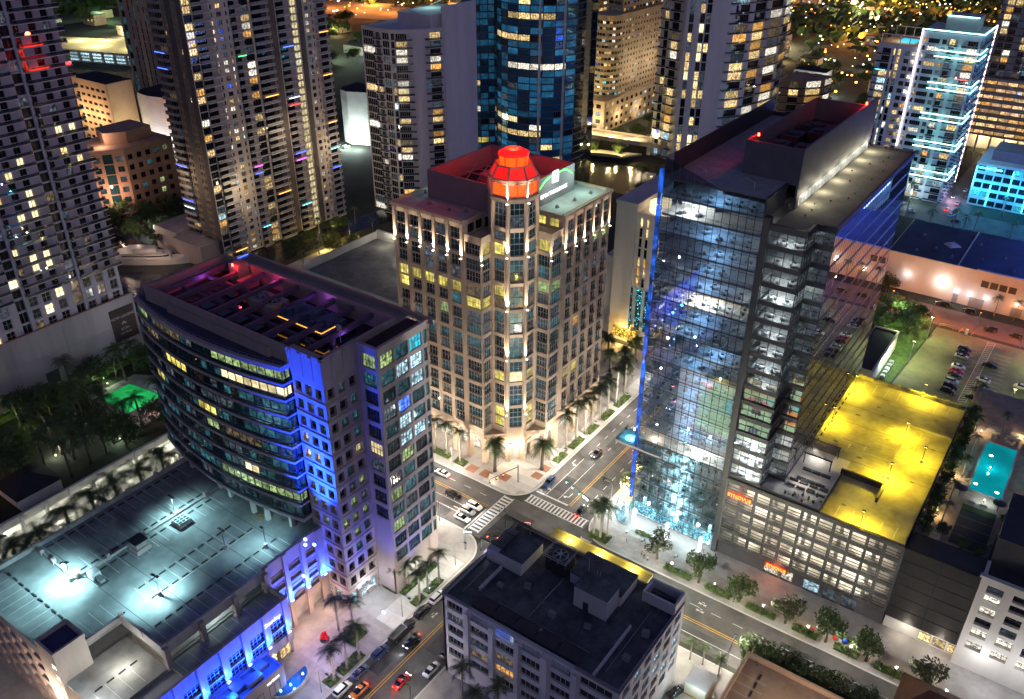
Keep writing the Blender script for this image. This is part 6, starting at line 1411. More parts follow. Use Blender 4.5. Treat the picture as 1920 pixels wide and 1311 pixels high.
for i in range(len(crv)-1):
    L = (Vector(crv[i+1])-Vector(crv[i])).length
    fx = {}
    for j, (a, b, m_) in lit4.items():
        if a <= i <= b: fx[(0, j)] = m_
    if i in (3, 4): fx[(0, 19)] = w_warm; fx[(0, 23)] = w_amber
    if i in (5, 6): fx[(0, 3)] = w_yel
    tface(t4, wall, pcs, crv[i], crv[i+1], .2, 90, [(.12, L-.12, 'g')], 2.95, PB, 0, mull_d, depth=.2, fixed=fx, edge=1)
wall.prism([Vector(p)+Vector((0, .6)) for p in crv][::1]+[(-203, 350), (-264, 350)], .2, 89.8, 2); part('wall', wall, [metal_d, mat('blue_slab_edge', (.10, .22, .34), .5), g_navy], t4); pcs.done()
for x, y in ((-212, 317.6), (-204.6, 325.6), (-226, 314.2)): put('white_fin', MB().box(-.5, .5, -.4, 0, 0, 86).mesh('white_fin', alu), t4, (x, y, 2), R(25)) if x > -220 else None

# --- beige tower with a rounded corner, and its podium
t5 = thing('beige_tower', 'beige tower with rounded corner on a lit podium beyond the bridge', 'apartment tower', (-230, 430, 0))
wall = MB(); pcs = Pieces(t5)
tface(t5, wall, pcs, (-250, 394), (-223, 396.5), .2, 16.5, [(1.2+4.2*k, 3.9+4.2*k, 'w') for k in range(6)], 3.9, [(2, w_cool), (2, w_white), (3, g_black), (2, w_dimw)], 0, mull_d, .7, 2.9)
tface(t5, wall, pcs, (-223, 396.5), (-221, 470), .2, 16.5, [(2+5*k, 4.6+5*k, 'p') for k in range(14)], 3.9, [(1, w_cool), (2, w_warm), (4, g_black)], 0, mull_d, .9, 2.9)
wall.prism([(-250, 395), (-223.6, 397.4), (-221.6, 470), (-250, 470)], .2, 16.4, 0)
rc = (-231.5, 411.5); rr = 7.0
arcq = [(rc[0]+rr*math.cos(R(a)), rc[1]+rr*math.sin(R(a))) for a in range(-150, 16, 15)]
for i in range(len(arcq)-1): L = (Vector(arcq[i+1])-Vector(arcq[i])).length; tface(t5, wall, pcs, arcq[i], arcq[i+1], 16.5, 57.5, [(.1, L-.1, 'r')], 3.0, PAL_RES, 0, mull_d, .9, 2.3, .25)
tface(t5, wall, pcs, arcq[-1], (-223.6, 470), 16.5, 57.5, [(1.2+3.1*k, 2.6+3.1*k, 'p') for k in range(18)], 3.0, PAL_RES, 0, mull_d, .7, 2.1, .3)
wall.prism([(rc[0]+(rr-.3)*math.cos(R(a)), rc[1]+(rr-.3)*math.sin(R(a))) for a in range(-150, 16, 15)]+[(-224, 470), (-238, 470)], 16.5, 57.4, 0)
tface(t5, wall, pcs, (-238, 420), (-227, 417), 57.4, 92, [(.8, 4.4, 'r'), (5.2, 9.8, 'r')], 3.0, PAL_LIT, 0, mull_d, .7, 2.3, .25); tface(t5, wall, pcs, (-227, 417), (-226, 470), 57.4, 92, [(1+3.4*k, 3+3.4*k, 'p') for k in range(15)], 3.0, PAL_RES, 0, mull_d, .7, 2.2, .25); wall.prism([(-238, 420.6), (-227.5, 417.6), (-226.4, 470), (-238, 470)], 57.4, 91.9, 0)
part('wall', wall, [beige], t5); pcs.done()
for x, y in ((-246, 404), (-242, 400), (-244, 410), (-238, 399)): put('terrace_lamp', pmesh('terrace_lamp', lambda: MB().tube([(0, 0, 0), (0, 0, 2.2)], .06, 5, 0).cone((0, 0), .35, .3, 2.2, 2.8, 8, 1), (metal_d, e_warm)), t5, (x, y, 16.5)); light('POINT', (x, y, 19.5), 230, (1, .72, .25), t5, .3)
for x, y in ((-236, 391), (-219, 410), (-218, 430), (-226, 392)): light('POINT', (x, y, 7), 380, (1, .72, .42), t5, .4)
for y in (425, 445): light('POINT', (-214, y, 30), 700, (1, .8, .55), t5, .6)
t6 = thing('terraced_apartment_block', 'apartment block with warm lit terraces left of the beige tower', 'apartment block', (-272, 450, 0))
wall = MB(); pcs = Pieces(t6)
for (x0, x1, y0, z0, z1) in ((-276, -254, 432, .2, 26), (-272, -258, 446, 26, 70)):
    tface(t6, wall, pcs, (x0, y0), (x1, y0), z0, z1, [(.4+k*4.4, 4.2+k*4.4, 'r') for k in range(int((x1-x0)/4.4))], 3.1, PAL_LIT, 0, mull_d, .9, 2.5, .3, edge=1); tface(t6, wall, pcs, (x1, y0), (x1, y0+30), z0, z1, [(.4+k*4.4, 4.2+k*4.4, 'r') for k in range(6)], 3.1, PAL_LIT, 0, mull_d, .9, 2.5, .3, edge=1); wall.box(x0, x1-.4, y0+.4, y0+30, z0, z1-.1, 0)
part('wall', wall, [brown, beige], t6); pcs.done()
light('POINT', (-250, 428, 20), 600, (1, .55, .22), t6, .5); light('POINT', (-250, 428, 8), 500, (1, .6, .25), t6, .5)

# --- white tower with wavy balconies
t7 = thing('wavy_balcony_tower', 'white tower with wavy balconies behind the dark roofed glass tower', 'apartment tower', (-168, 400, 0))
wall = MB(); pcs = Pieces(t7)
tface(t7, wall, pcs, (-187, 381), (-173, 377), .2, 94, [(.4, 4.6, 'b'), (6.6, 12.6, 'b')], 4.2, PAL_RES, 0, mull_d, .3, 3.6, .4, slab=white, bd=1.5)
tface(t7, wall, pcs, (-173, 377), (-156, 385), .2, 94, [(1.4, 3.4, 'g'), (6.2, 8.3, 'g'), (8.9, 11.0, 'g')], 4.2, [(5, g_black), (3, w_dim), (3, w_warm), (1, w_yel2)], 0, mull_d, depth=.4, fixed={(1, j): (w_yel2 if j in (12, 11, 14) else w_warm) for j in (8, 9, 11, 12, 14, 16)})
for a, b in (((-156, 385), (-150, 394)), ((-150, 394), (-147, 406)), ((-147, 406), (-144, 420)), ((-144, 420), (-145, 434))):
    L = (Vector(b)-Vector(a)).length; tface(t7, wall, pcs, a, b, .2, 94, [(.25, L-.25, 'b')], 4.2, PAL_LIT, 0, mull_d, .3, 3.6, .3, slab=white, bd=1.3)
wall.prism([(-186, 382), (-173, 378.2), (-156.8, 386), (-151, 394.6), (-148, 406), (-145, 420), (-146, 434), (-186, 434)], .2, 93.9, 0); part('wall', wall, [white], t7); pcs.done()
t7b = thing('curved_terrace_block', 'low block with curved balconies right of the wavy tower', 'apartment block', (-138, 440, 0))
wall = MB(); pcs = Pieces(t7b)
for a, b in (((-148, 440), (-138, 444)), ((-138, 444), (-130, 454)), ((-130, 454), (-128, 466))):
    L = (Vector(b)-Vector(a)).length; tface(t7b, wall, pcs, a, b, .2, 30, [(.25, L-.25, 'b')], 3.7, PAL_LIT, 0, mull_d, .3, 3.1, .3, slab=beige, bd=1.3)
wall.prism([(-148, 440.5), (-138.4, 444.6), (-130.6, 454.4), (-128.6, 466), (-148, 466)], .2, 29.9, 0); part('wall', wall, [brown], t7b); pcs.done(); light('POINT', (-140, 436, 5), 300, (1, .85, .6), t7b, .5)

# --- tower with neon outlines
t8 = thing('neon_outlined_tower', 'slab tower outlined with white and cyan neon strips', 'apartment tower', (-72, 405, 0))
wall = MB(); pcs = Pieces(t8)
tface(t8, wall, pcs, (-92, 392), (-76, 392), .2, 61.5, [(.4, 5.4, 'b'), (6.4, 7.2, 'g'), (8.0, 9.4, 'g'), (11.0, 13.0, 'r'), (13.6, 15.4, 'r')], 3.0, PAL_LIT, 0, mull_d, .5, 2.3, .3, slab=white, leds=[(0, 17, L_cy), (0, 10, L_mag)])
tface(t8, wall, pcs, (-76, 392), (-54, 392), .2, 68, [(1.0, 2.0, 'w'), (2.8, 7.0, 'r'), (8.0, 9.6, 'w'), (10.6, 13.8, 'b'), (15.6, 21.2, 'b')], 3.0, PAL_LIT, 0, mull_d, .5, 2.3, .3, slab=white, leds=[(4, 17, L_red)])
tface(t8, wall, pcs, (-54, 392), (-54, 418), .2, 68, [(1+5*k, 5+5*k, 'b') for k in range(5)], 3.0, PAL_DARK, 0, mull_d, .5, 2.3, .3, slab=white)
wall.box(-92, -76.4, 392.7, 418, .2, 61.4, 0); wall.box(-76.4, -54.7, 392.7, 418, .2, 67.9, 0); wall.box(-70, -58, 402, 414, 67.9, 73, 0)
part('wall', wall, [mat('pale_blue_stucco', (.46, .50, .54), .8, .1, .2, streak=True)], t8); pcs.done()
part('roof_terrace', MB().box(-91.8, -76.6, 393, 417, 61.4, 61.7), mat('warm_deck', (.45, .33, .22), .8), t8); part('roof_pool', MB().box(-86, -79, 397, 408, 61.7, 61.8), emit('roof_pool', (.02, .5, .7), .7), t8)
tp = MB()
for k in range(5): tp.box(-91.6+3.7*k, -91.3+3.7*k, 393.2, 393.5, 61.7, 65); tp.box(-91.6+3.7*k, -91.3+3.7*k, 416, 416.3, 61.7, 65)
tp.box(-91.8, -76.6, 393.1, 393.6, 65, 65.3); tp.box(-91.8, -76.6, 415.9, 416.4, 65, 65.3); part('terrace_pergola', tp, white_w, t8)
light('POINT', (-84, 400, 66), 300, (1, .75, .4), t8, .5)
def neon(name, a, b, w, m_, par=t8): part(name, MB().bar(a, b, w, w), m_, par)
neon('neon_strip', (-76, 391.4, 21), (-76, 391.4, 68.6), .36, e_neonp); neon('neon_strip', (-76.2, 391.4, 68.8), (-53.4, 391.4, 68.8), .36, e_neon); neon('neon_strip', (-53.2, 391.4, 68.8), (-53.2, 418, 68.8), .36, e_neon); neon('neon_strip', (-53.2, 418.2, 2), (-53.2, 418.2, 68.8), .36, e_neonp); neon('neon_strip', (-70, 401.6, 73.2), (-58, 401.6, 73.2), .36, e_neon); neon('neon_strip', (-70.6, 389.8, .6), (-70.6, 389.8, 8), .36, e_neon)
for z in (61.6, 59.2, 49.0, 46.6, 36.6, 34.4, 25.2, 22.8, 13.0, 10.4):
    neon('neon_strip', (-69.5, 390.4, z), (-52.9, 390.4, z), .34, e_neon); neon('neon_strip', (-52.9, 390.4, z), (-52.9, 405, z), .34, e_neon)
for z in (14, 30, 46, 60): light('POINT', (-50.5, 404, z), 420, (.06, .45, 1), t8, .5); light('POINT', (-62, 386.5, z), 130, (.35, 1, .95), t8, .5)
light('POINT', (-64, 386, 4), 400, (.7, .95, 1), t8, .5); light('POINT', (-50, 398, 3), 400, (1, .5, .75), t8, .5)

# --- lit garage and towers at the upper right edge
t9 = thing('lit_parking_garage', 'parking garage with rows of warm lit levels at the right edge', 'parking garage', (-40, 490, 0))
wall = MB(); pcs = Pieces(t9)
tface(t9, wall, pcs, (-64, 480), (10, 480), 8.5, 36, [(.5+4.6*k, 4.7+4.6*k, 'r') for k in range(16)], 3.4, [(5, winmat('garage_level_warm', (1, .60, .28), 1.0, 1.0, .3)), (2, w_amber), (1, w_warm)], 0, mull_d, .8, 2.5, .3, edge=1)
wall.box(-64, 10, 480.5, 510, 8.5, 35.8, 0)
for k in range(12): wall.box(-63+6*k, -62.2+6*k, 481, 481.8, .1, 8.5, 0)
wall.box(-64, 10, 488, 489, .1, 8.5, 1); part('wall', wall, [brown, white_w], t9); pcs.done()
for x in (-56, -44, -32, -20): light('POINT', (x, 484, 6.5), 520, (1, .78, .40), t9, .5)
t10 = thing('dark_balcony_tower', 'dark tower with lit flats rising above the warm lit garage', 'apartment tower', (-30, 505, 0))
wall = MB(); pcs = Pieces(t10)
tface(t10, wall, pcs, (-62, 484), (-36, 484), 36, 96, [(.5+5*k, 5+5*k, 'b') for k in range(5)], 3.2, PAL_RES, 0, mull_d, .3, 2.6, .3, slab=grey); wall.box(-62, -36, 484.8, 505, 36, 95.9, 0)
tface(t10, wall, pcs, (-36, 482), (-4, 482), 36, 96, [(.5+5*k, 5+5*k, 'b') for k in range(6)], 3.2, PAL_LIT, 0, mull_d, .3, 2.6, .3, slab=grey, leds=[(0, 8, L_mag), (2, 3, L_red), (1, 3, L_blue)]); wall.box(-36, -4, 482.8, 505, 36, 95.9, 0); wall.box(-36.3, -35.7, 481.8, 482.6, 36, 96, 1)
part('wall', wall, [grey, white], t10); pcs.done()
t11 = thing('cyan_lit_block', 'low office block washed in bright cyan light at the right edge', 'office block', (-30, 408, 0))
wall = MB(); pcs = Pieces(t11)
tface(t11, wall, pcs, (-44, 397), (-8, 397), .2, 18.6, [(.8+3.4*k, 3.7+3.4*k, 'r') for k in range(10)], 3.6, [(4, g_navy), (2, g_black), (1, w_cyan)], 0, mull_d, .6, 2.9, .4)
wall.box(-44, -8, 397.6, 425, .2, 18.4, 0); wall.box(-40, -10, 404, 420, 18.4, 22.5, 1); part('wall', wall, [white, grey], t11); pcs.done()
for k, x in enumerate((-43.6, -36.8, -29.8, -22.8, -15.8)): put('cyan_tube', pmesh('cyan_tube', lambda: MB().box(-.2, .2, -.2, .2, 0, 9), (emit('cyan_tube', (.08, .75, 1), 3.0),)), t11, (x, 396.4, 1 if k % 2 else 8)); light('POINT', (x, 392.4, 9), 380, (.02, .5, 1), t11, .5)
put('cyan_tube', MB().box(-4.4, 4.4, -.2, .2, -.3, .3).mesh('cyan_tube', MATS['cyan_tube']), t11, (-38.4, 396.4, 16.6))

# --- hotel slab beside the tan tower
t12 = thing('blank_side_hotel', 'pale slab building with blank side and gold lit entrance beside the tan tower', 'hotel', (-103, 215, 0))
wall = MB(); pcs = Pieces(t12)
tface(t12, wall, pcs, (-110, 206), (-103.5, 206), .2, 44, [], 3.1, PAL_RES, 0)
tface(t12, wall, pcs, (-103.5, 206.6), (-97.6, 206.6), 19, 42, [(1.0, 1.9, 'g'), (2.9, 3.8, 'g')], 3.1, [(3, w_amber), (2, w_warm), (3, g_black)], 0, mull_d); tface(t12, wall, pcs, (-97.6, 206.6), (-92, 210), .2, 42, [(.3, 6.2, 'g')], 3.1, [(3, g_teal), (2, w_dim), (1, w_warm)], 0, mull_d)
wall.box(-110, -103.5, 206.5, 235, .2, 43.6, 0); wall.prism([(-103.5, 207.1), (-98, 207.1), (-92.6, 210.6), (-92.6, 235), (-103.5, 235)], .2, 41.8, 0); wall.box(-110.2, -103.3, 205.8, 235, 43.6, 44.6, 0); wall.box(-113.5, -110.2, 208, 235, .2, 26, 0)
part('wall', wall, [white_w], t12); pcs.done()
part('roof_bar', MB().cone((-98, 212), 4.2, 4.2, 41.9, 44.4, 18), emit('bar_warm', (1, .72, .42), .9), t12); part('roof_pool', MB().box(-97, -92.4, 220, 232, 41.9, 42.1), emit('hotel_pool', (.02, .6, .8), 1.2), t12)
part('low_pool', MB().box(-113.3, -110.4, 212, 228, 26, 26.2), emit('hotel_pool_b', (.02, .45, .55), .9), t12)
part('gold_curtain', MB().box(-108.4, -100.4, 205.8, 205.98, 1.2, 4.6), winmat('gold_lights', (1, .58, .06), 1.8, 3.0, .05, p0=.45), t12); light('POINT', (-104, 203.4, 3.4), 420, (1, .62, .18), t12, .4)
lg = Pieces(t12)
for x in (-103.6, -100.6, -97.8): lg.add('light_net', ('light_net', 0), lambda: MB().box(-.9, .9, -.06, 0, 0, 13.5), (winmat('light_net', (.1, .75, .95), 3.0, 3.2, .0, p0=.60, hi=.72),), (x, 206.1, 5.2), 0)
lg.done()
# --- blocks in the upper left
def plain(name, label, cat, faces, body, mats, top=None, pal=PAL_DARK, cap=300):
    T = thing(name, label, cat, (body[0], body[2], 0)); wl = MB(); pc = Pieces(T)
    for f in faces: tface(T, wl, pc, *f[0], **f[1])
    wl.box(*body, 0); part('wall', wl, mats, T); pc.done(cap)
    if top: part('roof', MB().box(body[0], body[1], body[2], body[3], body[5]+.01, body[5]+.3), top, T)
    return T
bp_ = thing('salmon_corner_block', 'salmon stone block with angled corner beside the white balcony tower', 'office block', (-330, 185, 0))
wall = MB(); pcs = Pieces(bp_)
tface(bp_, wall, pcs, (-343, 176), (-326, 171), .2, 27, [(1.2+4.2*k, 3.9+4.2*k, 'p') for k in range(4)], 4.2, PAL_DARK, 0, mull_l, .9, 3.1, .6)
tface(bp_, wall, pcs, (-326, 171), (-319, 182), .2, 27, [(1.2, 3.6, 'p'), (4.8, 8.4, 'g'), (9.6, 12, 'p')], 4.2, [(3, g_teal), (2, w_dim), (2, g_black)], 0, mull_d, .9, 3.1, .5); tface(bp_, wall, pcs, (-319, 182), (-319, 204), .2, 27, [(1.2+4*k, 3.4+4*k, 'p') for k in range(5)], 4.2, [(5, g_black), (1, w_grn), (1, w_teal)], 0, mull_d, .9, 3.1, .5)
wall.prism([(-343, 176.8), (-326.2, 171.9), (-319.7, 182.3), (-319.7, 204), (-343, 204)], .2, 26.8, 0); wall.prism([(-340, 184), (-330, 181), (-325, 188), (-326, 200), (-340, 200)], 26.8, 31.5, 0); part('wall', wall, [mat('salmon_stone', (.46, .28, .19), .8, .15, .3), roofd], bp_); pcs.done()
light('POINT', (-328, 178, 30), 300, (1, .7, .5), bp_, .4); light('POINT', (-318, 172, 10), 900, (1, .6, .42), bp_, .6); light('POINT', (-338, 164, 12), 700, (1, .6, .42), bp_, .6)
plain('stone_court_tower', 'tall tan stone tower with narrow dark window slots at the upper left', 'office tower', [(((-434, 262), (-398, 262), 18, 110, [(2.0, 5.0, 'g')]+[(8.5+4.2*k, 9.7+4.2*k, 'g') for k in range(6)], 3.4, [(6, g_black), (2, g_teal), (1, w_teal)]), dict(frame=mull_d, fixed={(0, j): w_teal for j in range(0, 27, 2)}))], (-434, -398, 262.5, 300, .2, 110), [mat('court_stone', (.40, .33, .25), .8, .1, .2, streak=True)])
t_ = plain('orange_lit_office', 'orange lit slab office with rows of square windows', 'office block', [(((-436, 230), (-406, 230), .2, 31, [(2+4.6*k, 5+4.6*k, 'r') for k in range(6)], 3.6, PAL_DARK), dict(lo=1.0, hi=2.4, frame=mull_d))], (-436, -406, 230.5, 244, .2, 31), [mat('office_orange', (.55, .40, .26), .8, .1, .2)], roofd)
for x in (-430, -416): light('POINT', (x, 222, 14), 1500, (1, .62, .32), t_, .6)
t_ = plain('olive_office', 'olive tan office behind the orange lit slab', 'office block', [(((-404, 244), (-384, 244), .2, 24, [(2+3*k, 3.2+3*k, 'g') for k in range(6)], 4.8, [(3, g_black), (1, w_grn), (1, w_warm)]), dict(frame=mull_d))], (-404, -384, 244.5, 262, .2, 24), [beige], mat('green_roof', (.16, .22, .17), .9)); light('POINT', (-396, 232, 6), 900, (1, .85, .45), t_, .5)
def drum(name, label, x0, x1, y0, y1, h, cpow, col):
    T = thing(name, label, 'theatre', ((x0+x1)/2, (y0+y1)/2, 0)); m = MB(); xm = x0+(x1-x0)*.42
    pts = [(x0, y0+6), (x0+(x1-x0)*.12, y0+1.5), (xm, y0), (x1, y0+5), (x1+2, y1), (x0-2, y1)]
    m.prism(pts, .1, h, 0, 1); part('wall', m, [mat('white_concrete', (.62, .62, .62), .8, .12, .15), roofd], T)
    for k in range(int(h/1.4)): part('wall_course', MB().prism([(p[0]*1.0+(p[0]-xm)*.002, p[1]-.06) for p in pts[:4]]+[(x1, y0+6), (x0, y0+7)], 1.4*k+.4, 1.4*k+.5), MATS['white_concrete'], T)
    light('POINT', (xm+3, y0-7, 3), cpow, col, T, .6); light('POINT', (x1-2, y0-5, 3), cpow*.8, col, T, .6); return T
drum('white_theatre', 'pale concrete faceted theatre block lit from below at the left', -400, -366, 238, 258, 27, 1200, (.85, .95, 1)); drum('white_stage_tower', 'bright floodlit white concrete block left of the white faceted tower', -325, -305, 303, 320, 26.5, 2300, (.8, .98, .9))
tg = thing('rooftop_garage', 'pale lit parking deck with striped bright openings at the upper left', 'parking garage', (-610, 350, 0))
part('deck', MB().prism([(-668, 350), (-622, 326), (-540, 352), (-590, 384)], .1, 8), mat('deck_yellow', (.5, .46, .32), .8), tg); q = Pieces(tg)
for k in range(8):
    for z in (1.2, 3.3, 5.4): q.add('lit_opening', *pane(7.0, 1.2, 4, 1), (w_cool, mull_d), (-612+9.4*k, 328.6+3.0*k, z), R(17.6))
q.done()
for x, y in ((-640, 352), (-610, 346), (-580, 358), (-560, 356), (-625, 362)): light('POINT', (x, y, 15), 2600, (1, .85, .4), tg, .6)
# bridge over the river with its lit lower ramp
br = thing('road_bridge', 'concrete road bridge with a lit ramp below, beyond the red lantern', 'bridge', (-205, 375, 0))
part('bridge_deck', MB().prism([(-262, 366), (-176, 377), (-176, 389), (-262, 378)], 4.4, 5.4), concrete, br); part('parapet', MB().bar((-262, 366.2, 5.8), (-176, 377.2, 5.8), .4, .9).bar((-262, 377.8, 5.8), (-176, 388.8, 5.8), .4, .9), tan_l, br)
part('ramp', MB().prism([(-232, 348), (-192, 360), (-186, 370), (-232, 356)], 1.6, 2.3), concrete, br); part('ramp_parapet', MB().bar((-232, 348, 2.6), (-192, 360, 2.6), .4, .9), tan_l, br)
for k in range(5): put('pier', pmesh('bridge_pier', lambda: MB().box(-1, 1, -5, 5, 0, 4.4), (concrete,)), br, (-250+16*k, 374+2*k, 0))
for k in range(7): x = -256+12*k; light('POINT', (x, 371+1.5*k, 9), 1100, (1, .72, .30), br, .3)
for k in range(4): light('POINT', (-228+11*k, 351+3.4*k, 4.6), 620, (1, .74, .22), br, .3)
# --- warehouse, car park and small houses on the right
wh = thing('white_warehouse', 'long white warehouse with dark flat roof above the car park', 'warehouse', (-20, 310, 0))
wl = MB(); wl.box(-52, 4, 294, 330, .1, 12.4, 0); wl.box(-52.2, 4.2, 293.8, 294.2, 12.4, 13.1, 0); wl.box(-24, 4, 293.0, 294, 9, 13.6, 0); part('wall', wl, [mat('warehouse_white', (.56, .54, .52), .8, .15, .1, streak=True)], wh)
rw = part('roof', MB().box(-51.6, 3.8, 294.4, 330, 12.4, 12.6), mat('navy_roof_b', (.035, .045, .075), .9, .4, .1), wh)
part('roof_ridge', MB().box(-30, -29.6, 294.4, 330, 12.6, 12.9), concrete_l, wh); part('skylight', MB().cone((-35, 312), 3, 1.6, 12.6, 13.4, 4), concrete_l, wh)
for k, (x, y) in enumerate(((-44, 300), (-39, 306), (-33, 301), (-24, 304), (-18, 310), (-14, 300), (-27, 318), (-45, 316))): put('roof_vent', pmesh('roof_vent', None, (metal,)), rw, (x, y, 12.6))
for k in range(4): put('louvre', pmesh('wh_louvre', lambda: MB().box(-1.1, 1.1, -.12, 0, 0, 2.2), (metal_d,)), wh, (-20.5+2.7*k, 293.0, 8.2))
for x, w_ in ((-28, 1.6), (-21.5, 4.4), (-9.6, 3.2)): put('roller_door', MB().box(-w_/2, w_/2, -.1, 0, .1, 3.4).mesh('roller_door', mat('door_grey', (.25, .26, .28), .6)), wh, (x, 293.98, 0))
def wlamp(x, z, p, c, T=wh):
    put('wall_lamp', pmesh('wall_lamp', lambda: MB().box(-.35, .35, -.4, 0, 0, .35), (e_white,)), T, (x, 293.9, z)); light('POINT', (x, 291.8, z), p, c, T, .25)
wlamp(-33, 6.2, 210, (1, .86, .70)); wlamp(-23.9, 4.2, 40, (.8, .95, 1)); wlamp(-18.9, 4.2, 40, (.8, .95, 1)); wlamp(-28, 4.2, 30, (.8, .95, 1)); wlamp(-10, 4.6, 60, (1, .5, .2)); wlamp(-44, 6.0, 60, (1, .85, .75)); wlamp(0, 6, 60, (1, .6, .35))
cpk = struct('car_park_surface', MB().prism([(-31, 229), (10, 229), (10, 272.5), (-28.5, 272.5)], -.2, .09), mat('car_park_asphalt', (.16, .175, .10), .8, .4, .1))
struct('car_park_lawn', MB().prism([(-56, 206), (-31.5, 229), (-29, 273), (-60, 273)], -.2, .08), grassm)
cpp = Pieces(cpk)
for k in range(30): cpp.add('path_stripe', 'path_stripe', lambda: MB().box(-.75, .75, -.09, .09, 0, .012), (paintw,), (-13.0+.02*k, 231+1.38*k, .091), .5)
for s_ in (-1, 1): cpp.add('path_edge', 'path_edge', lambda: MB().box(-.07, .07, -20.4, 20.4, 0, .012), (paintw,), (-12.7+s_*.95, 251.4, .092), R(-.9))
for k in range(14): cpp.add('bay_line', 'bay_line', None, (paintw,), (-17.2, 232+2.5*k, .092), 0); cpp.add('bay_line', 'bay_line', None, (paintw,), (-8.2, 232+2.5*k, .092), 0)
cpp.done()
for k, (x, y) in enumerate(((-30, 243), (-29.2, 262), (-2, 232), (3, 262))):
    T = thing('car_park_light', ('tall light pole at the lawn edge nearer the yellow deck', 'tall light pole at the lawn edge near the car park gate', 'light pole at the near edge of the car park beside the pool palms', 'light pole at the far right of the car park')[k], 'light pole', (x, y, 0)); put('pole', pmesh('cp_pole', lambda: MB().tube([(0, 0, 0), (0, 0, 8)], .1, 6), (metal,)), T, (x, y, 0)); put('lamp_head', pmesh('cp_head', lambda: MB().box(-.5, .5, -.25, .25, 0, .18, 0).box(-.4, .4, -.2, .2, -.05, 0, 1), (metal_d, emit('cp_lamp', (1, .95, .6), 22))), T, (x, y, 8)); light('SPOT', (x, y, 7.7), 1500, (.95, .95, .36), T, .25, 160, (0, 0, -1), .5)
gtm = thing('car_park_gate', 'yellow barrier gate and ticket island at the car park entrance', 'gate', (-21, 273, 0))
for k, (a, b) in enumerate((((-28, 273.4), (-24, 274)), ((-22, 271.8), (-21.2, 274.6)), ((-18.4, 272), (-17.8, 274.8)))):
    m = MB(); m.bar((*a, 1.2), (*b, 1.2), .1, .16); m.bar((*a, .7), (*b, .7), .08, .12); m.bar((*a, 0), (*a, 1.3), .16, .16); m.bar((*b, 0), (*b, 1.3), .16, .16); part('barrier', m, painty, gtm)
part('ticket_machine', MB().box(-20.4, -19.6, 272.6, 273.2, .1, 1.8), white, gtm)
lb_ = thing('low_dark_roof_shed', 'low shed with dark flat roof between the glass tower and the lawn', 'shed', (-38, 236, 0))
part('wall', MB().box(-42.6, -35.6, 223, 250, .1, 5.6), white, lb_); part('roof', MB().box(-42.4, -35.8, 223.2, 249.8, 5.6, 5.75), roofd, lb_); part('parapet', MB().box(-36.0, -35.5, 223, 250, 5.6, 6.2).box(-42.6, -36, 249.6, 250, 5.6, 6.2), concrete_l, lb_)
for k in range(5): put('roof_unit', pmesh('shed_unit', lambda: MB().box(-.6, .6, -.6, .6, 0, .9).cone((0, 0), .4, .4, .9, 1.05, 10), (metal,)), lb_, (-34.2, 231+2.4*k, .1))
for y in (233, 240): put('wall_lamp', pmesh('wall_lamp2', lambda: MB().box(-.2, .2, -.2, .2, 0, .3), (e_white,)), lb_, (-35.4, y, 4.2)); light('POINT', (-34.4, y, 4.2), 190, (.85, 1, .9), lb_, .2)
# orange street lamps along the road by the warehouse
def street_lamp(x, y, lab, p, col, lens, h=6.2, arm=(1.2, 0), grp='street lamps'):
    T = thing('street_lamp', lab, 'street lamp', (x, y, 0), grp); key = ('lamp_pole', h, arm)
    put('pole', pmesh(key, lambda: MB().tube([(0, 0, 0), (0, 0, h-.6), (arm[0]*.4, arm[1]*.4, h), (arm[0], arm[1], h)], [.11, .08, .06, .05], 6), (metal,)), T, (x, y, 0)); put('lamp_head', pmesh(('lamp_head2', lens.name), lambda: MB().box(-.3, .3, -.18, .18, 0, .14, 0).box(-.24, .24, -.14, .14, -.05, 0, 1), (metal_d, lens)), T, (x+arm[0], y+arm[1], h-.02))
    if p: light('POINT', (x+arm[0], y+arm[1], h-.35), p, col, T, .07)
    return T
for k in range(4): street_lamp(-44+13*k, 273.6, ['first', 'second', 'third', 'fourth'][k]+' orange street lamp from the trees on the road by the warehouse', 750, (1, .24, .03), e_orange, 7, (0, 2.5), 'orange lamps by the warehouse')
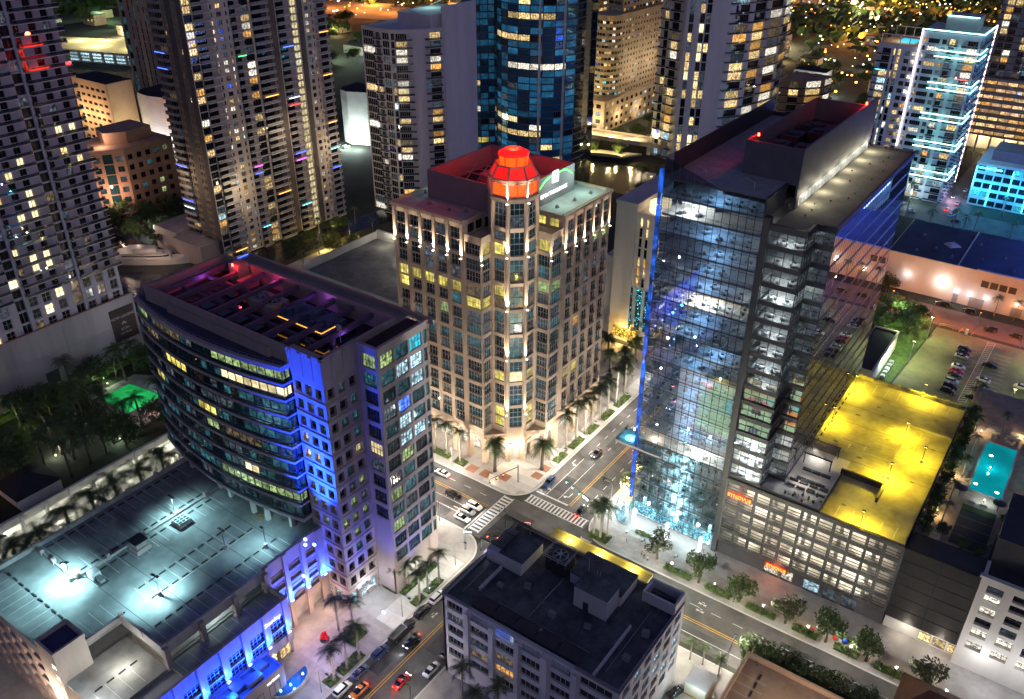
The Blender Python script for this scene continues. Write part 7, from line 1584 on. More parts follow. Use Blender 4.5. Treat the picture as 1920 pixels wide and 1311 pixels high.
# far streets: low houses, lamps, an orange lit highway
hw = struct('highway', MB().prism([(-900, 880), (60, 905), (60, 925), (-900, 900)], .2, 1.2), mat('highway', (.25, .2, .17), .8))
for k in range(9): light('POINT', (-330+45*k, 900, 14), 9000, (1, .34, .06), hw, 1.0)
struct('yard', MB().prism([(-640, 560), (-500, 600), (-520, 680), (-680, 640)], 0, .3), mat('yard', (.2, .17, .14), .9))
for k in range(5): light('POINT', (-640+32*k, 600+8*k, 12), 7000, (1, .3, .05), hw, 1.0)
struct('orange_yard', MB().prism([(-372, 196), (-338, 206), (-330, 222), (-362, 222)], 0, .25), mat('yard2', (.35, .22, .14), .9)); light('POINT', (-352, 210, 9), 1700, (1, .3, .05), None, .5); light('POINT', (-368, 226, 7), 900, (1, .36, .06), None, .5)
hs = [(-166, 556, 20, 12, 13, 'flat roofed cream office with a dark roof in the far park'), (-124, 560, 14, 12, 12, 'yellow lit stucco house with an arched gable beyond the park'), (-226, 640, 26, 16, 16, 'office with lit stair windows left of the far park'), (-184, 520, 18, 12, 6, 'grey hall with a low roof in the dark park'), (-250, 700, 30, 14, 14, 'long block with lit galleries far behind the wavy tower'), (-560, 520, 40, 18, 5, 'long low shed in the far orange lit yard'), (-470, 470, 26, 14, 6, 'low house beside the far dark lawn'), (-700, 480, 30, 16, 6, 'low roof among the far trees at the upper left'), (-110, 690, 30, 16, 10, 'low block beneath the far highway'), (-60, 640, 24, 16, 12, 'small block behind the neon tower'), (-150, 470, 12, 9, 4, 'small cabin by the string lights in the park'), (-98, 500, 14, 10, 5, 'low bar with string lights beside the neon tower')]
for i, (x, y, w_, d_, h_, lab) in enumerate(hs):
    pal = [(4, g_black), (2, w_warm), (1, w_cool), (1, w_yel)]
    plain('far_house', lab, 'house', [(((x-w_/2, y-d_/2), (x+w_/2, y-d_/2), .2, h_, [(1+3*k, 2.8+3*k, 'w') for k in range(int((w_-1)/3))], 3.2, pal), dict(frame=mull_l, lo=.9, hi=2.3)), (((x+w_/2, y-d_/2), (x+w_/2, y+d_/2), .2, h_, [(1+3*k, 2.8+3*k, 'w') for k in range(int((d_-1)/3))], 3.2, pal), dict(frame=mull_l, lo=.9, hi=2.3))], (x-w_/2, x+w_/2-.3, y-d_/2+.3, y+d_/2, .2, h_-.05), [(white_w, beige, tan_l, grey)[i % 4]], roofd)
    light('POINT', (x+w_/2+4, y-d_/2-4, 5), 1500, (1, .7, .3) if i % 3 else (.8, .95, 1), None, .5)
# ------------------------------------------------------------------ plants
def palm_proto(h, nf, fl, seed, kind='royal'):
    rnd = random.Random(seed); tr = MB(); cr = MB()
    lean = (rnd.uniform(-.25, .25), rnd.uniform(-.25, .25)) if kind != 'coco' else (rnd.uniform(-1.4, 1.4), rnd.uniform(-1.4, 1.4))
    pts = [(lean[0]*t*t, lean[1]*t*t, h*t) for t in (0, .15, .35, .55, .75, .9, 1)]
    r0 = .24 if kind != 'date' else .34
    tr.tube(pts, [r0*1.25, r0*1.05, r0, r0*.95, r0*.85, r0*.7, r0*.5], 8, 0)
    top = Vector(pts[-1]); cr.tube([pts[-2], tuple(top+Vector((0, 0, .25)))], [r0*.75, r0*.35], 7)
    for i in range(nf):
        a = 2*math.pi*i/nf*1.0+rnd.uniform(-.2, .2)+(i % 3)*.4; el = rnd.uniform(-.25, 1.15) if kind != 'date' else rnd.uniform(-.7, 1.2)
        L = fl*rnd.uniform(.85, 1.1); d = Vector((math.cos(a), math.sin(a), 0)); prev = None; side = Vector((-d.y, d.x, 0)); n = 8
        for k in range(n+1):
            t = k/n; p = top+d*(L*(t*math.cos(el*(1-t*.6))))+Vector((0, 0, L*(math.sin(el)*t-.75*t*t)))+Vector((0, 0, .1))
            if prev is not None:
                ax = (p-prev); w = fl*.30*(math.sin(math.pi*min(1, t*.92+.06))**.6)
                for s_ in (-1, 1):
                    for q in (0, .5):
                        b0 = prev+ax*q; b1 = prev+ax*(q+.36); tip = b0+ax*.9+side*(s_*w)+Vector((0, 0, -.34*w+rnd.uniform(-.06, .06)))
                        cr.v += [tuple(b0), tuple(b1), tuple(tip)]; m = len(cr.v); cr.f.append((m-3, m-2, m-1)); cr.m.append(0)
            prev = p
    return tr, cr
def tree_proto(h, r, n, seed, size=.34):
    rnd = random.Random(seed); tr = MB(); cr = MB()
    tr.tube([(0, 0, 0), (.05, 0, h*.2), (0, .06, h*.42)], [.2, .15, .12], 7); cl = []
    for i in range(9):
        a = 2*math.pi*i/9+rnd.uniform(-.3, .3); rr_ = r*rnd.uniform(.35, .8); c = Vector((rr_*math.cos(a), rr_*math.sin(a), h*rnd.uniform(.5, .85))); cl.append((c, r*rnd.uniform(.32, .5)))
        tr.tube([(0, .06, h*rnd.uniform(.3, .42)), tuple(c*.55+Vector((0, 0, h*.25))), tuple(c)], [.09, .06, .025], 5)
    cl.append((Vector((0, 0, h*.9)), r*.5))
    for i in range(n):
        c, q = cl[i % len(cl)]; v = Vector((rnd.gauss(0, 1), rnd.gauss(0, 1), rnd.gauss(0, .75))).normalized()*q*rnd.uniform(.45, 1.08); p = c+v
        u = Vector((rnd.gauss(0, 1), rnd.gauss(0, 1), rnd.gauss(0, 1))).normalized(); w = u.orthogonal().normalized(); s_ = size*rnd.uniform(.6, 1.3)
        cr.quad(p-u*s_*.5-w*s_*.28, p+u*s_*.1-w*s_*.34, p+u*s_*.6, p+u*s_*.1+w*s_*.34)
    return tr, cr
PROTO = {}
def proto(name, tr, cr, tm, lm):
    a = tr.mesh('trunk', tm, True); b = cr.mesh('crown', lm); PROTO[name] = (a, b)
for i in range(3): proto('royal%d' % i, *palm_proto(8.6, 15, 2.7, 11+i), bark, leafp)
for i in range(2): proto('date%d' % i, *palm_proto(7.4, 34, 2.9, 21+i, 'date'), barkd, leafp)
for i in range(3): proto('coco%d' % i, *palm_proto(7.8, 18, 2.6, 31+i, 'coco'), barkd, leafp)
for i in range(3): proto('tree%d' % i, *tree_proto(4.8, 2.0, 900, 41+i), barkd, leafo if i == 1 else leaf)
for i in range(3): proto('oak%d' % i, *tree_proto(6.8, 4.2, 1700, 51+i, .5), barkd, leaf)
for i in range(2): proto('bush%d' % i, *tree_proto(2.2, 1.2, 420, 61+i, .3), barkd, leaf)
_ti = [0]
def plant(kind, x, y, z, label, group=None, sc=1.0, cat=None):
    pal = kind in ('royal', 'date', 'coco'); n = {'royal': 3, 'date': 2, 'coco': 3, 'tree': 3, 'oak': 3, 'bush': 2}[kind]; _ti[0] += 1
    a, b = PROTO[kind+str(_ti[0] % n)]; T = thing({'royal': 'royal_palm', 'date': 'date_palm', 'coco': 'coconut_palm', 'tree': 'street_tree', 'oak': 'broadleaf_tree', 'bush': 'shrub'}[kind], label, cat or ('palm tree' if pal else ('shrub' if kind == 'bush' else 'tree')), (x, y, z), group, random.random()*6.28)
    T.scale = (sc, sc, sc*random.uniform(.93, 1.07))
    for nm, me in (('trunk', a), ('crown', b)): o = bpy.data.objects.new(nm, me); COL.objects.link(o); o.parent = T
    return T
ORD = ['first', 'second', 'third', 'fourth', 'fifth', 'sixth', 'seventh', 'eighth', 'ninth', 'tenth', 'eleventh', 'twelfth', 'thirteenth', 'fourteenth', 'fifteenth', 'sixteenth', 'seventeenth', 'eighteenth', 'nineteenth', 'twentieth', 'twenty-first', 'twenty-second']
def row(kind, pts, label, group, z=.14, sc=1.0):
    for i, p in enumerate(pts): plant(kind, p[0], p[1], z, ORD[i]+' '+label if '%' not in label else label % ORD[i], group, sc*(p[2] if len(p) > 2 else 1))
row('royal', [(-88.9, 148.6), (-89.2, 153.8), (-88.8, 157.6), (-89.0, 161.6), (-88.9, 165.4), (-88.9, 169.2), (-89.2, 174.4), (-89.4, 179.6)], 'royal palm from the junction along the right side of the tan tower', 'palms beside the tan tower', sc=1.25)
row('date', [(-92.0, 184.2), (-103.2, 194.3), (-96.3, 198.3), (-95.9, 191.1), (-90.6, 201.4), (-99, 188)], 'feathery palm counted from the front, by the gold lit entrance', 'palms by the gold entrance', sc=.95)
row('royal', [(-107.5, 129.6), (-112.0, 129.9), (-115.6, 129.6)], 'royal palm from the corner on the left side of the tan tower', 'palms left of the tan tower', sc=1.1)
plant('date', -98.4, 131.6, .14, 'large date palm left of the tan tower entrance', None, 1.15); plant('date', -89.6, 138.8, .14, 'large date palm right of the tan tower entrance', None, 1.15)
row('royal', [(-67.8, 126.7), (-65.9, 126.4), (-64.9, 127.6), (-66.6, 128.4)], 'palm of the up lit clump on the corner below the glass tower', 'palms on the glass tower corner', sc=.95)
for x, y in ((-66.6, 125.9), (-65.2, 126.9), (-67.2, 127.6)): light('SPOT', (x, y, .4), 160, (1, .75, .25), None, .15, 60, (0, 0, 1), .6)
row('royal', [(-93.7, 74.8), (-91.1, 76.2), (-85.6, 72.1), (-85.8, 69.2), (-85.8, 66.0)], 'palm on the pink lit plaza, counted from the blue wall', 'palms on the plaza', sc=1.0)
row('royal', [(-92.0, 89.3, .75), (-90.4, 91.4, .8), (-90.6, 94.0, .7), (-85.8, 89.4), (-86.0, 92.2), (-85.8, 95.4)], 'palm by the right block of the curved tower, counted from the plaza', 'palms by the curved tower', sc=.95)
row('royal', [(-64.8, 76.6), (-57.2, 76.9), (-60, 74)], 'palm in front of the low office block at the bottom edge', 'palms at the bottom edge', sc=1.0)
row('royal', [(-147.8, 44.5), (-148.5, 55.3), (-149.0, 61.0), (-147.9, 66.0), (-149.2, 72.1), (-149.6, 77.8), (-147.5, 49)], 'tall palm of the row behind the parking deck, from the left', 'palms behind the parking deck', sc=1.82)
row('royal', [(-35.8, 108.0), (-33.4, 108.3), (-30, 107.6)], 'palm in the strip right of the low office block', 'palms by the utility cabin', sc=.6)
gp_ = [(-193, 70.8), (-190.0, 67.7), (-193.5, 83), (-193.1, 89.1), (-192.0, 93.8), (-190.5, 98.1), (-177.9, 63.6), (-178.8, 75.7), (-164.3, 73.5), (-162.8, 77.5), (-163.6, 69.2), (-172.1, 67.4), (-173.3, 57.2), (-162.4, 64.1), (-167.4, 90.7), (-187.6, 100.8), (-183, 79), (-186, 60), (-181, 52), (-192, 50), (-188, 74), (-170, 79), (-176, 82), (-166, 84), (-189, 104), (-182, 70), (-174, 72), (-193, 60), (-184, 44), (-176, 40), (-192, 40), (-186, 83), (-180, 66), (-171, 74), (-168, 68), (-176, 60), (-188, 78), (-165, 80), (-173, 80), (-190, 72), (-184, 55), (-169, 62), (-163, 88), (-188, 94), (-178, 46), (-186, 50), (-172, 48), (-166, 46), (-180, 60)]
for i, (x, y) in enumerate(gp_): plant('coco' if i % 3 else 'oak', x, y, 12, 'dark palm in the crowded garden with the green pool' if i % 3 else 'dark leafy tree in the crowded garden with the green pool', 'garden palms' if i % 3 else 'garden trees', 1.15 if i % 3 else 1.0)
row('tree', [(-52.9, 128.0), (-42.8, 126.8), (-34.0, 126.8), (-24.5, 126.8), (-16.6, 126.8), (-9.1, 126.8), (0.8, 126.8)], 'street tree along the avenue from the glass tower to the right', 'street trees along the avenue', sc=1.5)
row('tree', [(-69.0, 143.6), (-69.0, 150.6), (-69.0, 158)], 'street tree wound with golden fairy lights left of the glass tower', 'trees with fairy lights', sc=1.0)
fl_ = emit('fairy_light', (1, .66, .22), 16)
for i, (x, y) in enumerate(((-69.0, 143.6), (-69.0, 150.6), (-69.0, 158))):
    T = thing('fairy_lights', 'golden fairy lights wound round the %s tree left of the glass tower' % ORD[i], 'fairy lights', (x, y, .14), 'fairy lights'); mb = MB(); rnd = random.Random(i)
    for k in range(130):
        t = rnd.random(); r = .25 if t < .35 else rnd.uniform(.2, 1.5); a = rnd.random()*6.28; z = .5+t*3.6; mb.box(x+r*math.cos(a)-.05, x+r*math.cos(a)+.05, y+r*math.sin(a)-.05, y+r*math.sin(a)+.05, z, z+.1)
    part('bulbs', mb, fl_, T, kind='stuff'); light('POINT', (x+.6, y-1.4, 2.4), 45, (1, .7, .25), T, .3)
row('oak', [(-24.7, 112.4), (-20.9, 113.2), (-18.1, 112.6), (-14.6, 113.3), (-10.5, 112.8), (-6.3, 113.4), (-22.6, 111.6), (-12.4, 111.9), (-2, 112.6)], 'leafy tree of the hedge beside the tan parking deck, from the left', 'trees beside the tan deck', sc=.9)
row('oak', [(-48.3, 287), (-43, 272), (-37.6, 271), (-35, 262), (-41, 258), (-46, 264), (-52, 276), (-34.4, 268)], 'spreading oak on the lawn by the warehouse road', 'oaks by the warehouse road', sc=1.0)
row('royal', [(-15.2, 291.2), (-9.4, 291), (-5, 290.6), (-52.4, 292)], 'palm in front of the white warehouse', 'palms by the warehouse', sc=.8)
for i, (x, y) in enumerate([(-7.6, 144+2.35*k) for k in range(21)]): plant('bush', x, y, 19.9, ORD[i]+' leafy shrub from the front in the hedge right of the yellow deck', 'hedge along the yellow deck', 1.25)
row('royal', [(-5.6, 157.1), (-5.4, 149.1), (-5.2, 166.5), (5.1, 151.7), (4.6, 147.7), (5.6, 171.4), (6.2, 143.2), (9.6, 158.1), (-7.9, 197.4), (-1.3, 188.3), (3.4, 189.4), (-6.1, 184.2), (-5.2, 175.4), (8.4, 183)], 'palm around the turquoise pool, counted from the court', 'palms on the pool terrace', z=19.9, sc=.55)
for x, y in ((4.4, 145.4), (5.8, 149.6), (-.9, 143.4), (2.0, 143.2), (4.6, 155), (-4.6, 145.5)): plant('bush', x, y, 19.9, 'shrub glowing with amber lamps around the dark court', 'shrubs round the dark court', 1.1)
for i, (x, y) in enumerate(((-237.3, 200.6), (-240.5, 209.0), (-238.7, 217.7), (-238.4, 226.4), (-224.4, 200.7), (-223.2, 192.8), (-221.4, 208.9), (-223.6, 221.1), (-236.1, 191.4), (-215.5, 200.2), (-230, 205), (-229, 214), (-214, 190), (-208, 197), (-211, 180), (-222, 184))):
    plant('royal' if i % 2 else 'oak', x, y, .1, ('palm among gold lamps at the foot of the grey balcony tower' if i % 2 else 'dark tree among gold lamps at the foot of the grey balcony tower'), 'palms by the grey tower' if i % 2 else 'trees by the grey tower', .8)
for k, (x, y) in enumerate(((-232, 206), (-226, 210), (-229, 200), (-236, 213), (-220, 214), (-217, 205))): light('POINT', (x, y, 2.4), 260, (1, .66, .16), None, .3)
for i, (x, y) in enumerate(((-311.0, 166.4), (-322.2, 179.6), (-304.9, 177.8), (-291.9, 173.6), (-308.1, 189.9), (-294.2, 164.0), (-286.9, 177.3), (-318, 172), (-300, 168), (-312, 182), (-296, 184), (-284, 186), (-340, 214), (-374.6, 228.4), (-363.5, 228.5), (-380, 226), (-302, 196), (-290, 196), (-282, 168), (-276, 178), (-316, 162), (-326, 164))): plant('oak', x, y, .1, 'dark tree in the unlit grove beside the salmon block', 'dark grove', 1.05)
for i, (x, y) in enumerate(((-235.9, 362.1), (-226.7, 365), (-217.9, 362.5), (-240, 383.0), (-227.8, 347.1), (-196, 366), (-210, 362), (-225.3, 388), (-212, 392), (-205, 400), (-200, 412), (-172.6, 345.6), (-164, 350), (-158, 356), (-150, 362), (-160, 344), (-210, 424), (-206, 440))): plant('oak', x, y, .1, 'dark tree on the river bank near the bridge', 'trees on the river bank', .9)
for i, (x, y) in enumerate(((-42.3, 362), (-34.7, 363), (-64.6, 386.4), (-57.1, 455.2), (-50.3, 357.2), (-28.9, 389.9), (-38, 358), (-22, 362), (-60, 360), (-57, 440))): plant('royal', x, y, .1, 'palm on the streets around the neon tower', 'palms by the neon tower', .95)
rnd = random.Random(5)
for i in range(60):
    x, y = rnd.uniform(-215, -85), rnd.uniform(455, 700)
    if any(abs(x-a) < w_*.7 and abs(y-b) < d_*.9 for a, b, w_, d_, h_, l_ in hs): continue
    plant('oak', x, y, .1, 'dark tree in the far park right of the wavy tower', 'trees of the far park', rnd.uniform(.9, 1.5))
for i in range(46): plant('oak', rnd.uniform(-800, -560), rnd.uniform(385, 560), .1, 'tree of the lit park beyond the pale deck', 'trees of the upper left park', rnd.uniform(1.1, 1.9))
for i in range(30): plant('oak', rnd.uniform(-560, -440), rnd.uniform(420, 560), .1, 'dark tree on the far lawn behind the stage tower', 'trees of the far lawn', rnd.uniform(.9, 1.4))
for x, y, c in ((-720, 470, (.7, 1, .6)), (-690, 440, (.8, 1, .7)), (-660, 420, (.9, 1, .8)), (-740, 430, (.6, 1, .5)), (-520, 470, (.8, .9, .5)), (-470, 440, (.7, .9, .6))): light('POINT', (x, y, 14), 5200, c, None, .6)
# planted strips and hedges
hedge_m = leafmat('hedge_leaf', (.03, .06, .012), (.10, .15, .03))
def hedge(x0, x1, y0, y1, h, label, z=.14):
    rnd = random.Random(int(x0*7+y0)); mb = MB(); mb.box(x0+.1, x1-.1, y0+.1, y1-.1, z, z+h*.7)
    n = int((x1-x0)*(y1-y0)*26)+60
    for i in range(n):
        p = Vector((rnd.uniform(x0, x1), rnd.uniform(y0, y1), z+h*rnd.uniform(.3, 1.0))); u = Vector((rnd.gauss(0, 1), rnd.gauss(0, 1), rnd.gauss(0, .6))).normalized()*.16; w = u.orthogonal().normalized()*.09; mb.quad(p-u-w, p+u-w, p+u+w, p-u+w)
    solo('hedge', mb, hedge_m, label, 'hedge')
for i, (a, b) in enumerate(((-50.5, -44.4), (-41.2, -35.6), (-32.4, -26.4), (-23, -18), (-15, -10.4), (-7.6, -.8))): hedge(a, b, 125.9, 127.6, .6, '%s clipped hedge from the glass tower along the avenue kerb' % ORD[i])
for i, (y0, y1) in enumerate(((143, 147.6), (150, 155.4), (157.8, 162.6), (165.4, 171), (173, 180))): hedge(-89.4, -87.4, y0, y1, .5, '%s flower bed from the junction under the palms right of the tan tower' % ORD[i])
hedge(-117, -110.6, 128.6, 130.6, .5, 'planted bed under the palms left of the tan tower'); hedge(-108.9, -105.6, 128.4, 130.6, .5, 'planted bed with palm nearest the corner of the tan tower')
hedge(-87.2, -85.4, 87.8, 91.0, .4, 'green bed under the palms beside the white parked car'); hedge(-87.2, -85.4, 91.8, 96.6, .4, 'green bed under the palms nearest the avenue'); hedge(-87.4, -85.2, 70.6, 73.4, .4, 'green bed at the plaza kerb, upper one'); hedge(-87.4, -85.2, 67.6, 70.2, .4, 'green bed at the plaza kerb, middle one'); hedge(-87.4, -85.2, 64.4, 67.0, .4, 'green bed at the plaza kerb, lowest one'); hedge(-92.6, -88.6, 73.4, 77.6, .45, 'round planted island on the plaza'); hedge(-94.6, -91.0, 88.6-.6, 88.1, .4, 'narrow bed at the foot of the right block'); hedge(-90.6, -89.2, 88.6, 99.6, .4, 'long dark bed along the right block of the curved tower'); hedge(-68.6, -63.8, 125.2, 128.0, .45, 'yellow flowering bed round the lit palm clump'); hedge(-60.6, -57, 132.4, 133.4, .5, 'low hedge in front of the cafe terrace')
hedge(-196, -194.6, 30, 104, 2.2, 'tall dark hedge along the white podium wall', 12)
# far woods that read as one mass
wd = MB(); rnd = random.Random(9)
for (x0, x1, y0, y1, n) in ((-1500, -250, 640, 1400, 9000), (-250, 150, 720, 1400, 5000), (-1000, -800, 330, 640, 2500)):
    for i in range(n):
        p = Vector((rnd.uniform(x0, x1), rnd.uniform(y0, y1), rnd.uniform(1, 7))); u = Vector((rnd.gauss(0, 1), rnd.gauss(0, 1), rnd.gauss(0, .7))).normalized()*rnd.uniform(2, 4.5); w = u.orthogonal().normalized()*rnd.uniform(1.5, 3); wd.quad(p-u-w, p+u-w, p+u+w, p-u+w)
put('far_woods', wd.mesh('far_woods', leaf), None, kind='stuff', label='dark mass of far trees along the top edge', category='woods')
fl2 = MB(); fl3 = MB(); fl4 = MB()
for i in range(2600):
    x, y = rnd.uniform(-1000, 60), rnd.uniform(540, 1300); z = rnd.uniform(4, 9); q = (fl2, fl2, fl3, fl4)[i % 4]; r = rnd.uniform(.2, .62); q.box(x-r, x+r, y-r, y+r, z, z+r*1.6)
put('far_lights', fl2.mesh('far_lights', emit('far_orange', (1, .36, .06), 4)), None, kind='stuff', label='scattered orange street lights of the far city', category='street lights'); put('far_lights', fl3.mesh('far_lights', emit('far_white', (.8, .92, 1), 3)), None, kind='stuff', label='scattered white lights of the far city', category='street lights'); put('far_lights', fl4.mesh('far_lights', emit('far_yellow', (1, .72, .3), 3)), None, kind='stuff', label='scattered yellow lights of the far city', category='street lights')

# ------------------------------------------------------------------ vehicles
def loft(secs, mi=0):
    """secs: x, half width, z0, z1, shoulder inset; closed body through rounded rectangular sections"""
    mb = MB(); k = 8; first = None
    for s_ in secs:
        x, w, z0, z1, ins = s_; mb.v += [(x, -w+.06, z0), (x, w-.06, z0), (x, w, z0+.1), (x, w, z0+(z1-z0)*.62), (x, w-ins, z1), (x, -w+ins, z1), (x, -w, z0+(z1-z0)*.62), (x, -w, z0+.1)]
    n = len(secs)
    for i in range(n-1):
        for j in range(k): a, b = i*k+j, i*k+(j+1) % k; mb.f.append((a, b, b+k, a+k)); mb.m.append(mi)
    mb.f.append(tuple(range(k-1, -1, -1))); mb.m.append(mi); mb.f.append(tuple(range((n-1)*k, n*k))); mb.m.append(mi); return mb
def car_meshes(kind):
    if kind == 'suv': body = loft([(-1.92, .62, .28, .86, .1), (-1.8, .74, .2, .98, .1), (-.9, .78, .18, 1.0, .08), (.7, .78, .18, .92, .08), (1.5, .76, .2, .84, .1), (1.9, .64, .26, .62, .1)]); cab = loft([(-1.82, .60, .94, 1.0, .05), (-1.55, .68, .94, 1.36, .14), (.1, .69, .92, 1.4, .14), (.45, .68, .9, 1.3, .16), (1.0, .66, .86, .92, .06)]); rf = loft([(-1.5, .52, 1.34, 1.42, .1), (.15, .53, 1.36, 1.46, .1), (.4, .5, 1.28, 1.36, .1)])
    else: body = loft([(-1.95, .6, .3, .68, .1), (-1.8, .72, .2, .78, .1), (-.9, .76, .18, .82, .08), (.6, .76, .18, .8, .08), (1.4, .74, .2, .7, .1), (1.92, .6, .26, .52, .1)]); cab = loft([(-1.45, .56, .76, .8, .05), (-.85, .62, .78, 1.14, .14), (.05, .63, .78, 1.18, .14), (.95, .6, .74, .8, .06)]); rf = loft([(-.8, .48, 1.12, 1.18, .1), (0, .49, 1.14, 1.23, .1)])
    wh = MB(); wh.tube([(0, -.1, 0), (0, .1, 0)], .3, 12, 0).tube([(0, -.11, 0), (0, .11, 0)], .17, 8, 1)
    return body, cab, rf, wh
CM = {}
for k in ('suv', 'sedan'):
    b, c, r, w = car_meshes(k); CM[k] = (b, c.mesh('cabin_glass', g_black, True), r, w.mesh('wheel', [rubber, alu], True), MB().box(-.03, .03, -.13, .13, 0, .12).mesh('headlight_on', e_head), MB().box(-.03, .03, -.14, .14, 0, .12).mesh('taillight_on', e_tail), MB().box(-.03, .03, -.13, .13, 0, .12).mesh('headlight', alu), MB().box(-.03, .03, -.14, .14, 0, .12).mesh('taillight', paint('tail_off', (.25, .01, .01), .3)))
CP = {'black': (.012, .012, .014), 'white': (.72, .72, .72), 'silver': (.42, .43, .45), 'red': (.5, .02, .02), 'blue': (.03, .06, .16), 'grey': (.12, .125, .13), 'gold': (.45, .33, .12), 'orange': (.6, .16, .02)}
CB_ = {}
def car(x, y, deg, colour, label, kind='suv', on=False, brake=False, z=.035, group=None):
    T = thing('parked_car' if not on else 'car', label, 'car', (x, y, z), group, R(deg)); b, c, r, w, h1, t1, h0, t0 = CM[kind]; key = (kind, colour)
    if key not in CB_: pm = paint('car_paint_'+colour, CP[colour], .28, .7, .3 if colour in ('silver', 'grey') else 0); CB_[key] = (b.mesh('body', pm, True), r.mesh('roof', pm, True))
    def add(nm, me, loc): o = bpy.data.objects.new(nm, me); COL.objects.link(o); o.parent = T; o.location = loc; return o
    add('body', CB_[key][0], (0, 0, 0)); add('cabin_glass', c, (0, 0, 0)); add('roof', CB_[key][1], (0, 0, 0))
    for wx in (-1.2, 1.2):
        for wy in (-.68, .68): add('wheel', w, (wx, wy, .3))
    hz = .5 if kind == 'suv' else .42
    for s_ in (-1, 1): add('headlight', h1 if on else h0, (1.86, s_*.42, hz)); add('taillight', t1 if (on or brake) else t0, (-1.92, s_*.45, hz+.06))
    if on:
        for s_ in (-.4, .4): l = light('SPOT', (0, 0, 0), 60, (.85, .92, 1), None, .05, 70, None, .6); l.parent = T; l.location = (2.05, s_, .6); l.rotation_euler = Vector((1, 0, -.16)).to_track_quat('-Z', 'Y').to_euler()
        l = light('POINT', (0, 0, 0), 9, (1, .05, .04), None, .1); l.parent = T; l.location = (-2.3, 0, .5)
    return T
car(-100.9, 118.5, 0, 'black', 'black car with lights on left of the waiting white cars', 'suv', True); car(-94.4, 118.4, 0, 'white', 'upper white car of the three waiting at the crosswalk', 'suv', True); car(-94.6, 116.2, 0, 'silver', 'middle pale car of the three waiting at the crosswalk', 'suv', True); car(-94.2, 113.6, 0, 'white', 'lowest white car of the three waiting at the crosswalk', 'sedan', True)
car(-85.3, 135.6, -90, 'blue', 'dark blue car with red tail lights stopped above the zebra crossing', 'suv', True); car(-73.8, 131.4, 90, 'black', 'dark car with bright red tail lights leaving the junction upwards', 'sedan', True); car(-80.4, 119.0, -62, 'white', 'white car turning in the middle of the junction', 'sedan', True)
car(-64.6, 121.6, 180, 'gold', 'golden car behind the ledge on the avenue', 'sedan', True); car(-58.6, 121.4, 180, 'black', 'dark convertible following the golden car', 'sedan', True)
car(-83.5, 92.1, 90, 'white', 'white car parked at the kerb by the green beds', 'suv'); car(-83.5, 87.4, 90, 'black', 'black car parked behind the white one at the kerb', 'suv'); car(-83.4, 75.3, 90, 'blue', 'dark blue car parked below the black truck', 'suv'); car(-83.3, 69.9, 90, 'blue', 'blue car parked beside the lower plaza beds', 'sedan'); car(-83.2, 65.4, 90, 'white', 'white car parked at the bottom edge by the plaza', 'suv')
car(-80.4, 80.8, -90, 'black', 'dark car driving down the street with white headlights', 'sedan', True); car(-80.6, 66.9, -90, 'orange', 'orange car driving at the bottom edge', 'sedan', True); car(-75.8, 72.9, 90, 'red', 'red car driving up under the bare tree', 'sedan', True); car(-73.1, 78.0, 90, 'white', 'white car parked by the low office block', 'sedan'); car(-73.2, 83.0, 90, 'grey', 'grey car parked in the shade of the low office block', 'suv'); car(-34.6, 99.8, 70, 'black', 'black car parked beside the utility cabin', 'sedan', z=.15)
car(-104.4, 113.8, 0, 'silver', 'silver car arriving behind the waiting white cars', 'sedan', True); car(-108, 123.4, 180, 'white', 'white car leaving along the tan tower', 'sedan', True); car(-82, 152, -90, 'grey', 'grey car coming down beside the palms of the tan tower', 'sedan', True); car(-74.6, 160, 90, 'red', 'red car going up the street left of the glass tower', 'sedan', True); car(-45, 113.2, 0, 'white', 'white car driving right along the near lane of the avenue', 'sedan', True); car(-24, 114.6, 0, 'black', 'black car at the right end of the avenue', 'suv', True); car(-76.4, 92, 90, 'silver', 'silver car driving up towards the junction', 'sedan', True)
tk = thing('parked_truck', 'long black pickup truck with trailer parked at the plaza kerb', 'truck', (-83.4, 81.4, .035), None, R(90))
for nm, mb, m_ in (('cab', loft([(1.0, .7, .3, 1.0, .08), (1.4, .78, .25, 1.5, .16), (2.3, .78, .25, 1.5, .2), (2.6, .76, .3, 1.0, .1), (3.2, .66, .3, .9, .1)]), CB_[('suv', 'black')][0].materials[0]), ('bed', loft([(-3.1, .8, .35, 1.15, .04), (.9, .8, .35, 1.15, .04)]), metal_d), ('rack', MB().box(-3, .8, -.7, -.64, 1.15, 1.6).box(-3, .8, .64, .7, 1.15, 1.6).box(-3, -2.94, -.64, .64, 1.5, 1.58).box(.74, .8, -.64, .64, 1.5, 1.58), metal)): o = bpy.data.objects.new(nm, mb.mesh(nm, m_)); COL.objects.link(o); o.parent = tk
for wx in (-2.3, 2.4):
    for wy in (-.72, .72): o = bpy.data.objects.new('wheel', CM['suv'][3]); COL.objects.link(o); o.parent = tk; o.location = (wx, wy, .3)
lot = [(-18.2, 261.6, 'black', 'suv'), (-18.2, 259.2, 'black', 'sedan'), (-18.1, 256.4, 'silver', 'sedan'), (-17.6, 249.6, 'white', 'sedan'), (-17.5, 246.8, 'red', 'sedan'), (-17.4, 244.2, 'black', 'sedan'), (-17.5, 239.8, 'silver', 'suv'), (-17.2, 236.9, 'black', 'suv'), (-17.3, 233.8, 'black', 'suv')]
for i, (x, y, c, k) in enumerate(lot): car(x, y, -3, c, '%s car from the far end of the parked row left of the striped path' % ORD[i], k, z=.1, group='cars in the car park')
